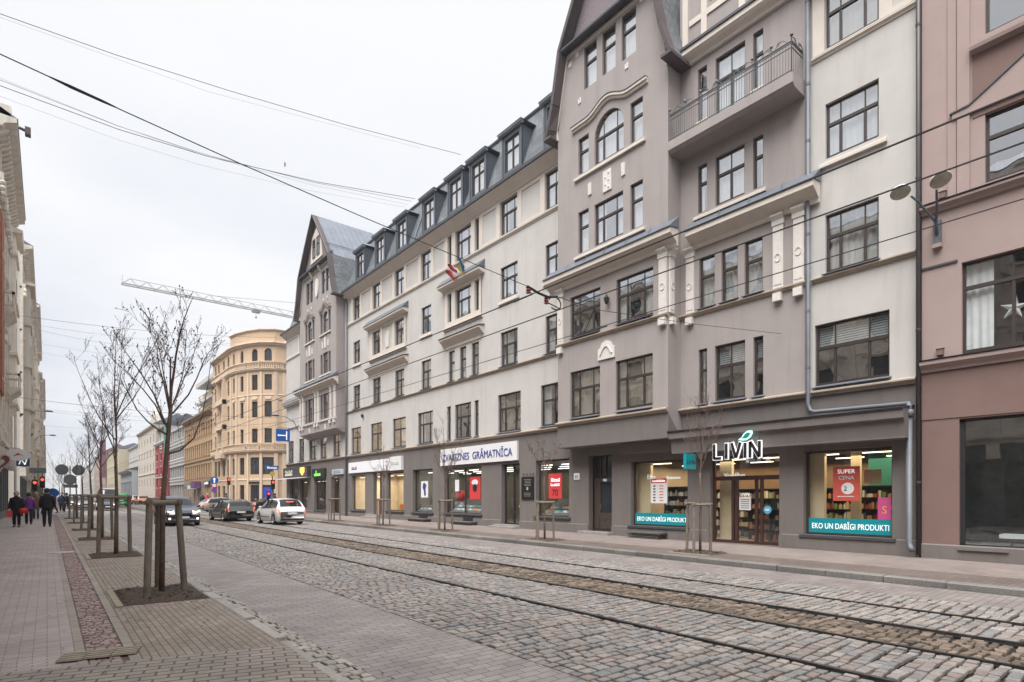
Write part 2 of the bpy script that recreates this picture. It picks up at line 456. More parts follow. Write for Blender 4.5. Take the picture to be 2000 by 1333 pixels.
sheet('pavement', 13.3, 14.7, -14, 56.5, 0, M['rwalk2'])
sheet('pavement', 14.7, 18.3, -14, 56.5, 0, M['rwalk'])
sheet('pavement', 13.3, 17.9, 69.5, 460, 0, M['rwalk'])
# yellowish ribbed guide slabs
mb = MB()
d1 = Vector((1, -.25, 0)).normalized(); fr = Fr((.13, 7.15, gz(7)+.014), d1, (-d1.y, d1.x, 0))
M['tact'] = mat('sandy guide slab', (.30,.26,.20), .8, var=.15, scale=9)
for k in range(3):
    a = k*.215; nn = -.30 + k*.02
    mb.box(fr, a, a+.207, nn, nn+.34, 0, .006)
    for j in range(4): mb.box(fr, a, a+.207, nn+.02+j*.08, nn+.07+j*.08, .006, .014)
tag(mb.build('pavement_guide_slabs', M['tact']), kind='structure')

def setts(name, x0, x1, y0, y1, w, l, top, pal, jit=.012, gap=.012, bulge=.012, skip=None, far=None):
    rnd = random.Random(hash(name) % 1000 + int(x0*10))
    V = []; F = []; C = []
    y = y0; row = 0
    while y < y1:
        ll = l * rnd.uniform(.85, 1.18)
        if far and y > far: ll *= 1
        x = x0 - (row % 2) * w * .5 * rnd.uniform(.6, 1.1); ph = rnd.uniform(0, 6)
        while x < x1:
            ww = w * rnd.uniform(.74, 1.3)
            a0, a1 = max(x, x0) + gap/2, min(x+ww, x1) - gap/2
            x += ww
            if a1 - a0 < .04: continue
            yy = y + .022*math.sin(x*1.7 + ph*.2) + .01*math.sin(x*5+ph)
            b0, b1 = yy + gap/2, yy + ll - gap/2
            if skip and skip((a0+a1)/2, (b0+b1)/2): continue
            z = gz(yy) + top + rnd.uniform(-.006, .004)
            j = lambda: rnd.uniform(-jit, jit)
            P = [(a0+j(), b0+j()), (a1+j(), b0+j()), (a1+j(), b1+j()), (a0+j(), b1+j())]
            cx = sum(p[0] for p in P)/4; cy = sum(p[1] for p in P)/4
            tx, ty = rnd.uniform(-.03,.03), rnd.uniform(-.03,.03)
            i = len(V)
            for px, py in P: V.append((px, py, z - .04))
            for px, py in P:
                qx, qy = cx + (px-cx)*.97, cy + (py-cy)*.97
                V.append((qx, qy, z - bulge*.62 + tx*(qx-cx) + ty*(qy-cy)))
            for px, py in P:
                qx, qy = cx + (px-cx)*.88, cy + (py-cy)*.88
                V.append((qx, qy, z + tx*(qx-cx) + ty*(qy-cy)))
            for a in range(4):
                b = (a+1) % 4
                F.append((i+a, i+b, i+4+b, i+4+a)); F.append((i+4+a, i+4+b, i+8+b, i+8+a))
            F.append((i+8, i+9, i+10, i+11))
            c = rnd.choice(pal); k = rnd.uniform(.84, 1.14)
            C += [(c[0]*k, c[1]*k, c[2]*k, 1)] * 9
        y += ll; row += 1
    me = bpy.data.meshes.new(name); me.from_pydata(V, [], F)
    at = me.attributes.new('Col', 'FLOAT_COLOR', 'FACE'); at.data.foreach_set('color', [q for c in C for q in c])
    me.materials.append(M['stone']); me.update()
    o = bpy.data.objects.new(name, me); COL.objects.link(o); tag(o, kind='structure'); return o
GR = [(0.28, 0.256, 0.238), (0.246, 0.233, 0.226), (0.297, 0.266, 0.242), (0.266, 0.236, 0.222), (0.233, 0.232, 0.23), (0.313, 0.281, 0.257), (0.271, 0.225, 0.204)]
BR = [(0.163, 0.122, 0.091), (0.203, 0.155, 0.116), (0.131, 0.103, 0.082), (0.236, 0.184, 0.141), (0.116, 0.092, 0.072), (0.185, 0.148, 0.116), (0.253, 0.199, 0.153)]
RAILX = (6.04, 7.56, 8.76, 10.12)
RR = 0.066
for x0, x1 in ((3.865, 6.04-RR), (6.04+RR, 7.56-RR), (8.76+RR, 10.12-RR), (10.12+RR, 11.43)):
    setts('road_setts', x0, x1, .2, 125, .172, .13, -.105, GR, gap=.026, bulge=.013, jit=.009)
setts('road_setts', 7.56+RR, 8.76-RR, .2, 125, .17, .115, -.118, BR, jit=.03, gap=.022, bulge=.016)
setts('road_gutter_setts', 2.13, 2.41, .2, 60, .135, .15, -.112, [(.33,.30,.27), (.29,.265,.24), (.36,.33,.30)], gap=.018)
PK = [(0.299, 0.202, 0.195), (0.338, 0.227, 0.215), (0.247, 0.176, 0.169), (0.364, 0.267, 0.24), (0.273, 0.195, 0.202)]
setts('pavement_setts', .305, .615, 6.5, 56, .085, .078, .005, PK, jit=.007, gap=.013, bulge=.007)
# rails
mb = MB(); mg = MB()
for x in RAILX:
    s_ = 1
    for y in range(-14, 400, 12):
        z0, z1 = gz(y), gz(y+12)
        def bar(b, xa, xb, h0, h1):
            b.hexa([(xa,y,z0+h0),(xb,y,z0+h0),(xb,y+12,z1+h0),(xa,y+12,z1+h0),(xa,y,z0+h1),(xb,y,z0+h1),(xb,y+12,z1+h1),(xa,y+12,z1+h1)])
        bar(mb, x-.026, x+.026, -.17, -.096); bar(mg, x-.064, x-.026, -.17, -.128); bar(mg, x+.026, x+.064, -.17, -.130)
tag(mb.build('tram_rails', M['rail']), kind='structure')
tag(mg.build('rail_grooves', M['groove']), kind='structure')
# kerbs: granite blocks of uneven length
def kerb(name, x0, x1, y0, y1, top, bot, seed, drop=None, dark=1.0):
    rnd = random.Random(seed); V = []; F = []; C = []; y = y0
    while y < y1:
        l = rnd.uniform(.75, 1.25); b = min(y + l, y1)
        d = drop((y+b)/2) if drop else 0
        j = [rnd.uniform(-.012, .012) for _ in range(6)]
        i = len(V); za, zb = gz(y), gz(b); t = top + d + rnd.uniform(-.006, .006); bev = .018
        for yy, zz in ((y+.006, za), (b-.006, zb)):
            V += [(x0+j[0], yy, zz+bot), (x1+j[1], yy, zz+bot), (x1+j[1], yy, zz+t-bev), (x1+j[1]-bev, yy, zz+t), (x0+j[0]+bev, yy, zz+t), (x0+j[0], yy, zz+t-bev)]
        for a in range(6): F.append((i+a, i+(a+1)%6, i+6+(a+1)%6, i+6+a))
        F.append(tuple(i+a for a in range(6))); F.append(tuple(i+11-a for a in range(6)))
        c = rnd.choice([(.30,.285,.265), (.26,.245,.23), (.33,.31,.285)]); k = rnd.uniform(.85, 1.12)*dark
        C += [(c[0]*k, c[1]*k, c[2]*k, 1)]*8
        y = b
    me = bpy.data.meshes.new(name); me.from_pydata(V, [], F)
    at = me.attributes.new('Col', 'FLOAT_COLOR', 'FACE'); at.data.foreach_set('color', [q for c in C for q in c])
    me.materials.append(M['stone']); me.update()
    o = bpy.data.objects.new(name, me); COL.objects.link(o); tag(o, kind='structure')
kerb('kerb', 1.965, 2.125, 1, 56.5, .006, -.3, 3, lambda y: -.085*max(0, min(1, (8.2-y)/2.5)))
kerb('kerb', 1.86, 2.13, 68.5, 300, .006, -.3, 5)
kerb('kerb', 13.02, 13.3, -12, 56.5, .006, -.3, 4, dark=.62)
kerb('kerb', 13.02, 13.3, 69.5, 300, .006, -.3, 6)
# ------------------------------------------------------------ facade helpers
def wall(mb, fr, a0, a1, z0, z1, holes, n=0., reveal=.16, m=0, mr=None):
    mr = m if mr is None else mr
    hs = [(max(h[0],a0), min(h[1],a1), max(h[2],z0), min(h[3],z1)) for h in holes if h[1] > a0+1e-4 and h[0] < a1-1e-4 and h[3] > z0+1e-4 and h[2] < z1-1e-4]
    A = sorted(set([a0, a1] + [h[0] for h in hs] + [h[1] for h in hs]))
    Z = sorted(set([z0, z1] + [h[2] for h in hs] + [h[3] for h in hs]))
    for i in range(len(A)-1):
        for j in range(len(Z)-1):
            ca, cz = (A[i]+A[i+1])/2, (Z[j]+Z[j+1])/2
            if any(h[0] < ca < h[1] and h[2] < cz < h[3] for h in hs): continue
            mb.face([fr(A[i],n,Z[j]), fr(A[i+1],n,Z[j]), fr(A[i+1],n,Z[j+1]), fr(A[i],n,Z[j+1])], m)
    for h in hs:
        b, c, d, e = h; r = n - reveal
        for p, q in (((b,d),(c,d)), ((c,d),(c,e)), ((c,e),(b,e)), ((b,e),(b,d))):
            if (p[1] == q[1] == z0) or (p[1] == q[1] == z1): continue
            mb.face([fr(p[0],n,p[1]), fr(q[0],n,q[1]), fr(q[0],r,q[1]), fr(p[0],r,p[1])], mr)
def arch(mb, fr, a0, a1, zs, zt, n=0., reveal=.16, m=0, seg=10):
    c = (a0+a1)/2; w = (a1-a0)/2; h = zt - zs
    P = [(c + w*math.cos(t), zs + h*math.sin(t)) for t in (math.pi*k/seg for k in range(seg+1))]
    for p, q in zip(P, P[1:]):
        mb.face([fr(p[0],n,p[1]), fr(p[0],n,zt+.001), fr(q[0],n,zt+.001), fr(q[0],n,q[1])], m)
        mb.face([fr(p[0],n,p[1]), fr(q[0],n,q[1]), fr(q[0],n-reveal,q[1]), fr(p[0],n-reveal,p[1])], m)

rw = random.Random(11)
def win(par, fr, a0, a1, z0, z1, cols=3, tr=.62, d=.115, cur=None, fw=.06, sill=None, glass=None, frm=None, room=True, upcols=None, openleaf=False):
    """a casement window with a transom: frame, pane, curtain and a dark room behind it"""
    b = MB(); n0, n1 = -d-.05, -d+.02
    zt = z0 + (z1-z0)*tr if tr else z1
    b.box(fr, a0, a0+fw, n0, n1, z0, z1); b.box(fr, a1-fw, a1, n0, n1, z0, z1)
    b.box(fr, a0+fw, a1-fw, n0, n1, z0, z0+fw); b.box(fr, a0+fw, a1-fw, n0, n1, z1-fw, z1)
    if tr: b.box(fr, a0+fw, a1-fw, n0, n1+.015, zt-.045, zt+.045)
    for k in range(1, cols):
        if cols == 3: x = a0 + (a1-a0)*(.27, .73)[k-1]
        else: x = a0 + (a1-a0)*k/cols
        b.box(fr, x-.035, x+.035, n0+.002, n1-.002, z0+fw, zt-.045 if tr else z1-fw)
        if tr: b.box(fr, x-.018, x+.018, n0+.012, n1-.02, zt+.045, z1-fw)
    # casement rails
    if cols > 1 and z1-z0 > 1.2:
        b.box(fr, a0+fw, a1-fw, n0+.01, n1-.012, z0+fw, z0+fw+.05)
    w = b.build('window', frm or M['frame'], par)
    g_ = MB(); g_.face([fr(a0+.03,-d-.01,z0+.03), fr(a1-.03,-d-.01,z0+.03), fr(a1-.03,-d-.01,z1-.03), fr(a0+.03,-d-.01,z1-.03)])
    g_.build('pane', glass or M['glass'], w)
    if room:
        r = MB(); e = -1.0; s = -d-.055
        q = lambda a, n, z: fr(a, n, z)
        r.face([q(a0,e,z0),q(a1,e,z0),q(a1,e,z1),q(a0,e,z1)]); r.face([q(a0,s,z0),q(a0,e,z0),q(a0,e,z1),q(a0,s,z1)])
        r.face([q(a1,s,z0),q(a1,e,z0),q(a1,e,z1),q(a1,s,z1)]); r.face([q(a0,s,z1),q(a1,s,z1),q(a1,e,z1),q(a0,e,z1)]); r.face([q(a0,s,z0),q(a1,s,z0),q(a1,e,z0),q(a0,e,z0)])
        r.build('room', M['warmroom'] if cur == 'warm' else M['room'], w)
        if cur is None: cur = rw.choice(['full', 'full', 'sides', 'sides', 'half', 'none', 'full2'])
        def cloth(x0, x1, za, zb, mt, amp=.018):
            c = MB(); k = max(4, int((x1-x0)/.035)); nn = -d-.13; rows = [[], []]
            ph = rw.uniform(0, 6)
            for i in range(k+1):
                x = x0+(x1-x0)*i/k; o = amp*math.sin(i*1.35+ph)+amp*.6*math.sin(i*.53+ph)
                rows[0].append(fr(x, nn+o, za)); rows[1].append(fr(x, nn+o*.7, zb))
            c.grid(rows); c.build('curtain', mt, w)
        W_ = a1-a0
        if cur == 'full': cloth(a0+.04, a1-.04, z0+.02, z1-.04, M['curtain'])
        if cur == 'full2': cloth(a0+.04, a1-.04, z0+.02, z1-.04, M['curtain2'])
        if cur == 'sides':
            cloth(a0+.04, a0+W_*.3, z0+.02, z1-.04, M['curtain']); cloth(a1-W_*.3, a1-.04, z0+.02, z1-.04, M['curtain'])
        if cur == 'left': cloth(a1-W_*.16, a1-.04, z0+.02, z1-.04, M['curtain'])
        if cur == 'half': cloth(a0+.04, a0+W_*.55, z0+.02, z1-.04, M['curtain'])
        if cur == 'blind' or cur == 'blindup':
            c = MB(); k = 9; zb = zt+.02
            for i in range(k):
                h = (z1-.05-zb)/k; c.box(fr, a0+.05, a1-.05, -d-.11, -d-.10, zb+i*h, zb+(i+.72)*h)
            c.build('blind', M['blind'], w)
    return w
def sillbox(b, fr, a0, a1, z, h=.11, out=.10, m=0):
    b.prism(fr, [(-.02, z), (out, z), (out, z+h*.8), (out-.02, z+h), (-.02, z+h+.03)], a0, a1, m)
def moulding(b, fr, a0, a1, z, h, out, m=0):
    b.prism(fr, [(0, z), (out*.35, z), (out*.45, z+h*.3), (out*.8, z+h*.5), (out, z+h*.62), (out, z+h*.9), (out-.02, z+h), (0, z+h+.04)], a0, a1, m)

# ------------------------------------------------------------ the long grey apartment house
A = thing('apartment_house', (XW, 30, gz(30)), 'long grey and cream apartment house with two gabled towers and slate dormers', 'building')
H = []          # holes in the main plane
WINS = []
ROW = {2: (4.87, 6.80), 3: (8.20, 9.93), 4: (11.58, 13.2), 5: (14.82, 16.5)}
colA = {'A': (39.44, 40.52), 'B': (36.12, 37.23), 'C': (32.78, 33.92), 'D': (29.46, 30.51), 'F': (21.38, 22.64), 'G': (18.2, 19.28)}
col2 = {'A': (39.3, 40.9), 'B': (35.93, 37.56), 'C': (32.57, 34.25), 'D': (29.26, 30.95), 'F': (21.14, 22.86), 'G': (18.0, 19.6)}
def hole(a0, a1, z0, z1, **k): a0 -= .03; a1 += .05; H.append((a0, a1, z0, z1)); WINS.append((a0, a1, z0, z1, k))
for c, (a, b) in colA.items():
    for r in (3, 4, 5): hole(a, b, *ROW[r], cols=3 if c == 'F' else 2)
for c, (a, b) in col2.items(): hole(a, b, *ROW[2], cols=3 if c in 'DF' else 2, **({'cur': 'warm'} if c in 'ABC' else {}))
for r in (4, 5):
    hole(25.29, 26.71, *ROW[r], cols=3); hole(27.21, 27.5, *ROW[r], cols=1); hole(24.55, 24.84, *ROW[r], cols=1)
hole(25.31, 26.81, *ROW[2], cols=3); hole(27.31, 27.63, *ROW[2], cols=1); hole(24.62, 24.92, *ROW[2], cols=1)
for a, b in ((26.92, 27.45), (25.78, 26.32), (24.6, 25.18)): hole(a, b, *ROW[3], cols=1)
# right hand end
hole(5.53, 7.40, 4.9, 6.74, cols=3, cur='blind')
for r in (3, 4, 5): hole(5.79, 7.10, *ROW[r], cols=3)
# far end, beyond the far tower
for a, b in ((54.0, 55.4), (51.2, 52.4)): hole(a, b, 4.9, 6.9, cols=2)
for r in (3, 4, 5): hole(51.2, 52.2, *ROW[r], cols=2)
# wall under the far bay
for a, b in ((48.2, 49.8)[::1], (45.9, 47.2), (43.1, 44.4)): hole(a, b, 4.87, 6.7, cols=2, cur='warm' if a < 46 else 'full')
w = MB()
wall(w, FM, 4.86, 7.72, 4.62, 16.9, H)
wall(w, FM, 17.5, 56.0, 4.62, 16.9, H)
# house ends and the body behind the rooms
w.face([FM(4.86, 0, 0), FM(4.86, -12, 0), FM(4.86, -12, 16.9), FM(4.86, 0, 16.9)])
w.face([FM(56, 0, 4), FM(56, -12, 4), FM(56, -12, 16.9), FM(56, 0, 16.9)])
w.box(FM, 5.0, 55.9, -12, -5.3, -.3, 16.8); w.box(FM, 5.0, 55.9, -5.3, -1.02, 4.7, 16.8)
w.build('wall', M['wall'], A)
for a0, a1, z0, z1, k in WINS:
    if 'cur' not in k and z0 > 8 and a0 > 8: k['cur'] = rw.choice(['full', 'full', 'full', 'sides', 'half'])
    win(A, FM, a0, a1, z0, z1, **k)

# recessed taupe wall between near bay and right end
HR = []; WR = []
def hr(a0, a1, z0, z1, **k): a0 -= .04; a1 += .07; HR.append((a0, a1, z0, z1)); WR.append((a0, a1, z0, z1, k))
FR_ = Fr((17.75, 0, 0), (0, 1, 0), (-1, 0, 0))
hr(9.66, 10.64, 4.88, 6.79, cols=2, cur='blind'); hr(11.05, 11.27, 4.87, 6.79, cols=1); hr(9.05, 9.27, 4.87, 6.79, cols=1, cur='blind')
for a, b in ((10.76, 11.25), (9.92, 10.40), (9.07, 9.57)): hr(a, b, 8.22, 9.98, cols=1, cur='full')
hr(9.68, 10.62, 11.58, 13.25, cols=2, cur='full'); hr(11.06, 11.30, 11.58, 13.25, cols=1, cur='sides'); hr(9.05, 9.28, 11.58, 13.25, cols=1)
hr(9.66, 10.62, 14.22, 16.63, cols=2, tr=.68, cur='full'); hr(11.06, 11.30, 14.8, 16.65, cols=1, cur='full'); hr(9.05, 9.28, 14.8, 16.65, cols=1, cur='full')
hr(9.9, 10.85, 18.75, 20.3, cols=2)
w = MB(); wall(w, FR_, 7.70, 12.1, 4.60, 21.2, HR)
w.face([FR_(7.70, 0, 4.6), FR_(7.70, -1, 4.6), FR_(7.70, -1, 21.2), FR_(7.70, 0, 21.2)])
w.box(FR_, 7.74, 17.6, -9, -1.07, 16.8, 21.2)
w.build('tower_wall', M['tower'], A)
for a0, a1, z0, z1, k in WR: win(A, FR_, a0, a1, z0, z1, **k)

# ---- gabled bays
def gable_profile(z, half):
    """half width of the gable at height z"""
    pts = [(10.9, half), (17.2, half), (18.3, half*.93), (20.2, half*.80), (22.3, half*.42), (24.4, 0.0)]
    for (za, ha), (zb, hb) in zip(pts, pts[1:]):
        if za <= z <= zb: return ha + (hb-ha)*(z-za)/(zb-za)
    return 0
def gable_bay(c, half, zbot, holes_, arches, brow=20.25):
    w = MB()
    wall(w, FB, c-half, c+half, zbot, 17.2, holes_, reveal=.16)
    for a0, a1, zs, zt in arches: arch(w, FB, a0, a1, zs, zt)
    # above the eaves the wall narrows between the curved roof slopes
    zs = [17.2, 17.7, 18.25]; 
    mid = [h for h in holes_ if h[3] > 17.5]
    h2 = gable_profile(20.2, half)
    zl = [17.2 + (brow-17.2)*k/6 for k in range(7)]
    core = h2 - .02
    wall(w, FB, c-core, c+core, 17.2, brow, mid)
    for za, zb in zip(zl, zl[1:]):
        pa, pb = gable_profile(za, half), gable_profile(zb, half)
        for sgn in (-1, 1):
            w.face([FB(c+sgn*core,0,za), FB(c+sgn*pa,0,za), FB(c+sgn*pb,0,zb), FB(c+sgn*core,0,zb)])
    for sgn in (-1, 1):
        w.face([FB(c+sgn*half,0,zbot), FB(c+sgn*half,-.8,zbot), FB(c+sgn*half,-.8,17.2), FB(c+sgn*half,0,17.2)])
    w.face([FB(c-half,0,zbot), FB(c+half,0,zbot), FB(c+half,-.8,zbot), FB(c-half,-.8,zbot)])
    w.build('tower_wall', M['tower'], A)
    # upper triangle in shingle
    u = MB(); pts = [(gable_profile(z, half)-.05, z) for z in (brow+.14, 21.2, 22.3, 23.3, 24.2)]
    u.slab(FB, [(c+p, z) for p, z in pts] + [(c-p, z) for p, z in reversed(pts)], -.2, -.02)
    u.build('gable_panel', M['shingle'], A)
    # roof: slate lower slopes, zinc upper slopes, overhanging the gable
    prof = [(17.0, half+.42), (17.35, half+.26), (18.3, half*.93+.16), (20.3, half*.80+.12)]
    prof2 = [(20.3, half*.80+.12), (22.3, half*.42+.12), (24.5, 0.0)]
    for pr, mt, nm, back in ((prof, M['slate'], 'mansard_slope', -5), (prof2, M['seamroof'], 'roof', -5)):
        for sgn in (-1, 1):
            b = MB()
            for (za, ha), (zb, hb) in zip(pr, pr[1:]):
                b.hexa([FB(c+sgn*ha, .42, za), FB(c+sgn*(ha-.09), .42, za), FB(c+sgn*(ha-.09), back, za), FB(c+sgn*ha, back, za),
                        FB(c+sgn*hb, .42, zb), FB(c+sgn*(max(hb-.09, 0)), .42, zb-.02), FB(c+sgn*(max(hb-.09, 0)), back, zb-.02), FB(c+sgn*hb, back, zb)])
            if nm == 'roof':   # standing seams
                (z0_, h0_), (z1_, h1_), (z2_, h2_) = pr
                for k in range(11):
                    n_ = .4 - k*.5
                    for (za, ha), (zb, hb) in zip(pr, pr[1:]):
                        b.tube([FB(c+sgn*(ha+.01), n_, za+.02), FB(c+sgn*(hb+.01), n_, zb+.02)], .022, 4)
                b.tube([FB(c+sgn*(half*.62+.12), .3, 21.4), FB(c+sgn*(half*.62+.12), back, 21.4)], .035, 4)
            b.build(nm, mt, A)
    # verge boards with a dark soffit
    for sgn in (-1, 1):
        b = MB(); pr = prof + prof2[1:]
        for (za, ha), (zb, hb) in zip(pr, pr[1:]):
            ia, ib = max(gable_profile(za, half)-.02, 0), max(gable_profile(zb, half)-.02, 0)
            b.hexa([FB(c+sgn*(ha+.02), .46, za), FB(c+sgn*(ha-.10), .44, za-.06), FB(c+sgn*ia, .01, za-.06), FB(c+sgn*ha, .01, za),
                    FB(c+sgn*(hb+.02), .46, zb), FB(c+sgn*(max(hb-.10, 0)), .44, zb-.10), FB(c+sgn*ib, .01, zb-.10), FB(c+sgn*hb, .01, zb)])
        # boxed eave foot
        b.box(FB, c+sgn*(half+.005), c+sgn*(half+.44), -4, .455, 16.90, 17.01)
        b.build('verge_board', M['eave'], A)
        t_ = MB(); inner = [(half-.05, 16.9), (half-.03, 17.3), (half*.93-.06, 18.3), (half*.80-.08, 20.15)]
        for (ha, za), (hb, zb) in zip(inner, inner[1:]):
            t_.slab(FB, [(c+sgn*(ha), za), (c+sgn*(ha+.16), za), (c+sgn*(hb+.16), zb), (c+sgn*hb, zb)], .0, .07)
        t_.build('gable_trim', M['cream'], A)
    # brow over the top windows
    b = MB(); hb = half*.80+.1
    b.prism(FB, [(0, brow-.02), (.34, brow-.10), (.40, brow-.04), (.40, brow+.04), (0, brow+.42)], c-hb, c+hb)
    b.build('brow', M['zincd'], A)
    b = MB(); b.box(FB, c-hb+.1, c+hb-.1, 0, .05, brow-.22, brow-.05); b.build('gable_trim', M['cream'], A)

def seamslate():
    M['slate'] = brickmat('slate tiles', (.17,.185,.20), (.115,.125,.135), (.05,.055,.06), .26, .17, .012, rot=0, var=.25, rough=.6, bump=1.0)
    # slates are laid on steep slopes, so read them in (y, z)
    t = M['slate'].node_tree
    mpn = [n for n in t.nodes if n.type == 'MAPPING'][0]
    tcn = [n for n in t.nodes if n.type == 'TEX_COORD'][0]
    s_ = t.nodes.new('ShaderNodeSeparateXYZ'); c_ = t.nodes.new('ShaderNodeCombineXYZ'); ad = t.nodes.new('ShaderNodeMath')
    t.links.new(tcn.outputs['Object'], s_.inputs[0]); ad.operation = 'ADD'
    t.links.new(s_.outputs['X'], ad.inputs[0]); t.links.new(s_.outputs['Y'], ad.inputs[1])
    t.links.new(ad.outputs[0], c_.inputs['X']); t.links.new(s_.outputs['Z'], c_.inputs['Y']); t.links.new(c_.outputs[0], mpn.inputs[0])
    M['seamroof'] = M['seam']
    M['zincd'] = mat('dark zinc edge', (.07,.075,.085), .5, metal=.3, var=.15)
seamslate()

# near bay: Y 12.08 .. 17.67
NB = (14.88, 2.80)
hb_ = []; wb_ = []
def hb(a0, a1, z0, z1, **k): a0 -= .06; a1 += .09; hb_.append((a0, a1, z0, z1)); wb_.append((a0, a1, z0, z1, k))
hb(15.34, 16.84, 4.9, 6.84, cols=3, cur='full2'); hb(12.8, 14.38, 4.95, 6.85, cols=3, cur='full2')
hb(15.32, 16.84, 8.24, 9.97, cols=3, cur='blindfull'); hb(12.78, 14.35, 8.24, 9.98, cols=3, cur='sides')
hb(14.17, 15.48, 11.65, 13.32, cols=3, cur='sides'); hb(15.95, 16.38, 11.65, 13.35, cols=1, cur='full'); hb(13.24, 13.67, 11.65, 13.35, cols=1, cur='full')
hb(14.14, 15.48, 14.9, 16.75, cols=3, tr=.55, cur='full'); hb(15.95, 16.38, 14.9, 16.38, cols=1, cur='full'); hb(13.24, 13.67, 14.9, 16.42, cols=1, cur='full')
for a in (15.52, 14.54, 13.56): hb(a, a+.53, 18.25, 19.95, cols=1, cur='full')
gable_bay(NB[0], NB[1], 3.72, hb_, [(14.08, 15.57, 15.95, 16.752)])
for a0, a1, z0, z1, k in wb_: win(A, FB, a0, a1, z0, z1, **k)

# far bay: Y 41.9 .. 49.9, carried at first floor height
hb_.clear(); wb_.clear()
for cc in (47.5, 44.05):
    for (z0, z1) in ((7.85, 9.8), (11.4, 13.05), (14.62, 16.3)):
        hb(cc-.42, cc+.42, z0, z1, cols=2, cur='full')
        hb(cc+.68, cc+.98, z0, z1-.05, cols=1, cur='full'); hb(cc-.98, cc-.68, z0, z1-.05, cols=1, cur='full')
    hb(cc+.12, cc+.72, 17.8, 19.6, cols=1, cur='full'); hb(cc-.72, cc-.12, 17.8, 19.6, cols=1, cur='full')
gable_bay(45.88, 4.0, 6.9, hb_, [(cc-.48, cc+.51, 15.85, 16.302) for cc in (47.5, 44.05)])
for a0, a1, z0, z1, k in wb_: win(A, FB, a0, a1, z0, z1, **k)
b = MB()
b.slab(FB, [(44.6, 20.9), (47.2, 20.9), (46.9, 23.0), (45.9, 23.5), (44.9, 23.0)], -.01, .05); b.build('gable_trim', M['cream'], A)
for a in (45.15, 46.05): win(A, Fr((16.95,0,0),(0,1,0),(-1,0,0)), a, a+.6, 21.2, 22.7, cols=1, d=-.03, room=False, glass=M['farglass'])

# near attic above the balcony section: pilasters and cornice
b = MB()
for a in (11.75, 11.0, 9.6, 8.3): b.box(FR_, a, a+.22, 0, .05, 17.55, 21.2)
b.box(FR_, 7.7, 11.7, 0, .045, 18.35, 18.55)
b.prism(FR_, [(0, 16.95), (.10, 16.95), (.14, 17.02), (.28, 17.12), (.36, 17.2), (.36, 17.36), (0, 17.5)], 7.55, 12.08)
b.build('cornice', M['cream'], A)
b = MB(); b.prism(FR_, [(0, 17.51), (.38, 17.37), (.41, 17.37), (.41, 17.46), (.3, 17.5), (0, 17.6)], 7.55, 12.08); b.build('gutter', M['zincd'], A)

# ---- mouldings of the main wall
b = MB()
HT = [h for h in H if h[3] > 16]
for a0, a1 in ((4.9, 7.5), (17.68, 41.85), (50.0, 56.1)):
    # big coved cornice
    b.prism(FM, [(0, 16.62), (.06, 16.62), (.10, 16.68), (.42, 16.95), (.52, 17.0), (.52, 17.14), (.0, 17.22)], a0, a1)
    # top storey: cream framing round windows with grey panels between
    hh = [(h[0]-.02, h[1]+.02, 14.78, 16.52) for h in HT]
    ws = sorted([h for h in HT if a0 < h[0] < a1])
    grp = []
    for h in ws:
        if grp and h[0] - grp[-1][1] < 1.0: grp[-1][1] = h[1]
        else: grp.append([h[0], h[1]])
    panels = []
    edges = [a0-.3] + [x for g_ in grp for x in (g_[0], g_[1])] + [a1+.3]
    for i in range(0, len(edges), 2):
        p0, p1 = edges[i]+.34, edges[i+1]-.34
        if p1-p0 > .35: panels.append((p0, p1, 14.9, 16.42))
    wall(b, FM, max(a0, 4.87), min(a1, 55.95), 14.75, 16.6, hh + panels, n=.045, reveal=.045)
b.build('cornice', M['cream'], A)
b = MB()
for a0, a1 in ((4.9, 7.5), (17.68, 41.85), (50.0, 56.1)):
    b.prism(FM, [(.525, 17.0), (.60, 17.02), (.60, 17.16), (.50, 17.18), (.0, 17.26), (0, 17.23), (.525, 17.145)], a0, a1)
b.build('gutter', M['zincd'], A)
b = MB(); bt = MB()
for a0, a1 in ((4.87, 7.52), (17.68, 56.0)):
    moulding(b, FM, a0, a1, 14.58, .13, .10)
    moulding(bt, FM, a0, a1, 8.0, .13, .13); moulding(bt, FM, a0, a1, 4.62, .15, .16)
moulding(bt, FR_, 7.66, 12.08, 8.0, .13, .13); moulding(bt, FR_, 7.66, 12.08, 4.62, .15, .16)
moulding(bt, FB, 12.06, 17.7, 8.0, .13, .13); moulding(bt, FB, 12.06, 17.7, 4.62, .15, .16)
b.build('string_course', M['cream'], A); bt.build('string_course', M['tan'], A)
# zinc window ledges over the courses
def ledge(fr, a0, a1, z, out=.15):
    b = MB(); b.prism(fr, [(-.14, z+.0), (out, z-.07), (out+.02, z-.07), (out+.02, z-.05), (-.14, z+.045)], a0-.05, a1+.05); b.build('window_ledge', M['zinc'], A)
for a0, a1, z0, z1, k in WINS + [q for q in WR if q[2] < 9]:
    if z0 < 5 or 8 < z0 < 9: ledge(FM if (a0 < 7.6 or a0 > 13) else FR_, a0, a1, z0+.01)
for a, c in ((15.34, 16.84), (12.8, 14.38)): ledge(FB, a, c, 4.91)
for a, c in ((15.32, 16.84), (12.78, 14.35)): ledge(FB, a, c, 8.25)
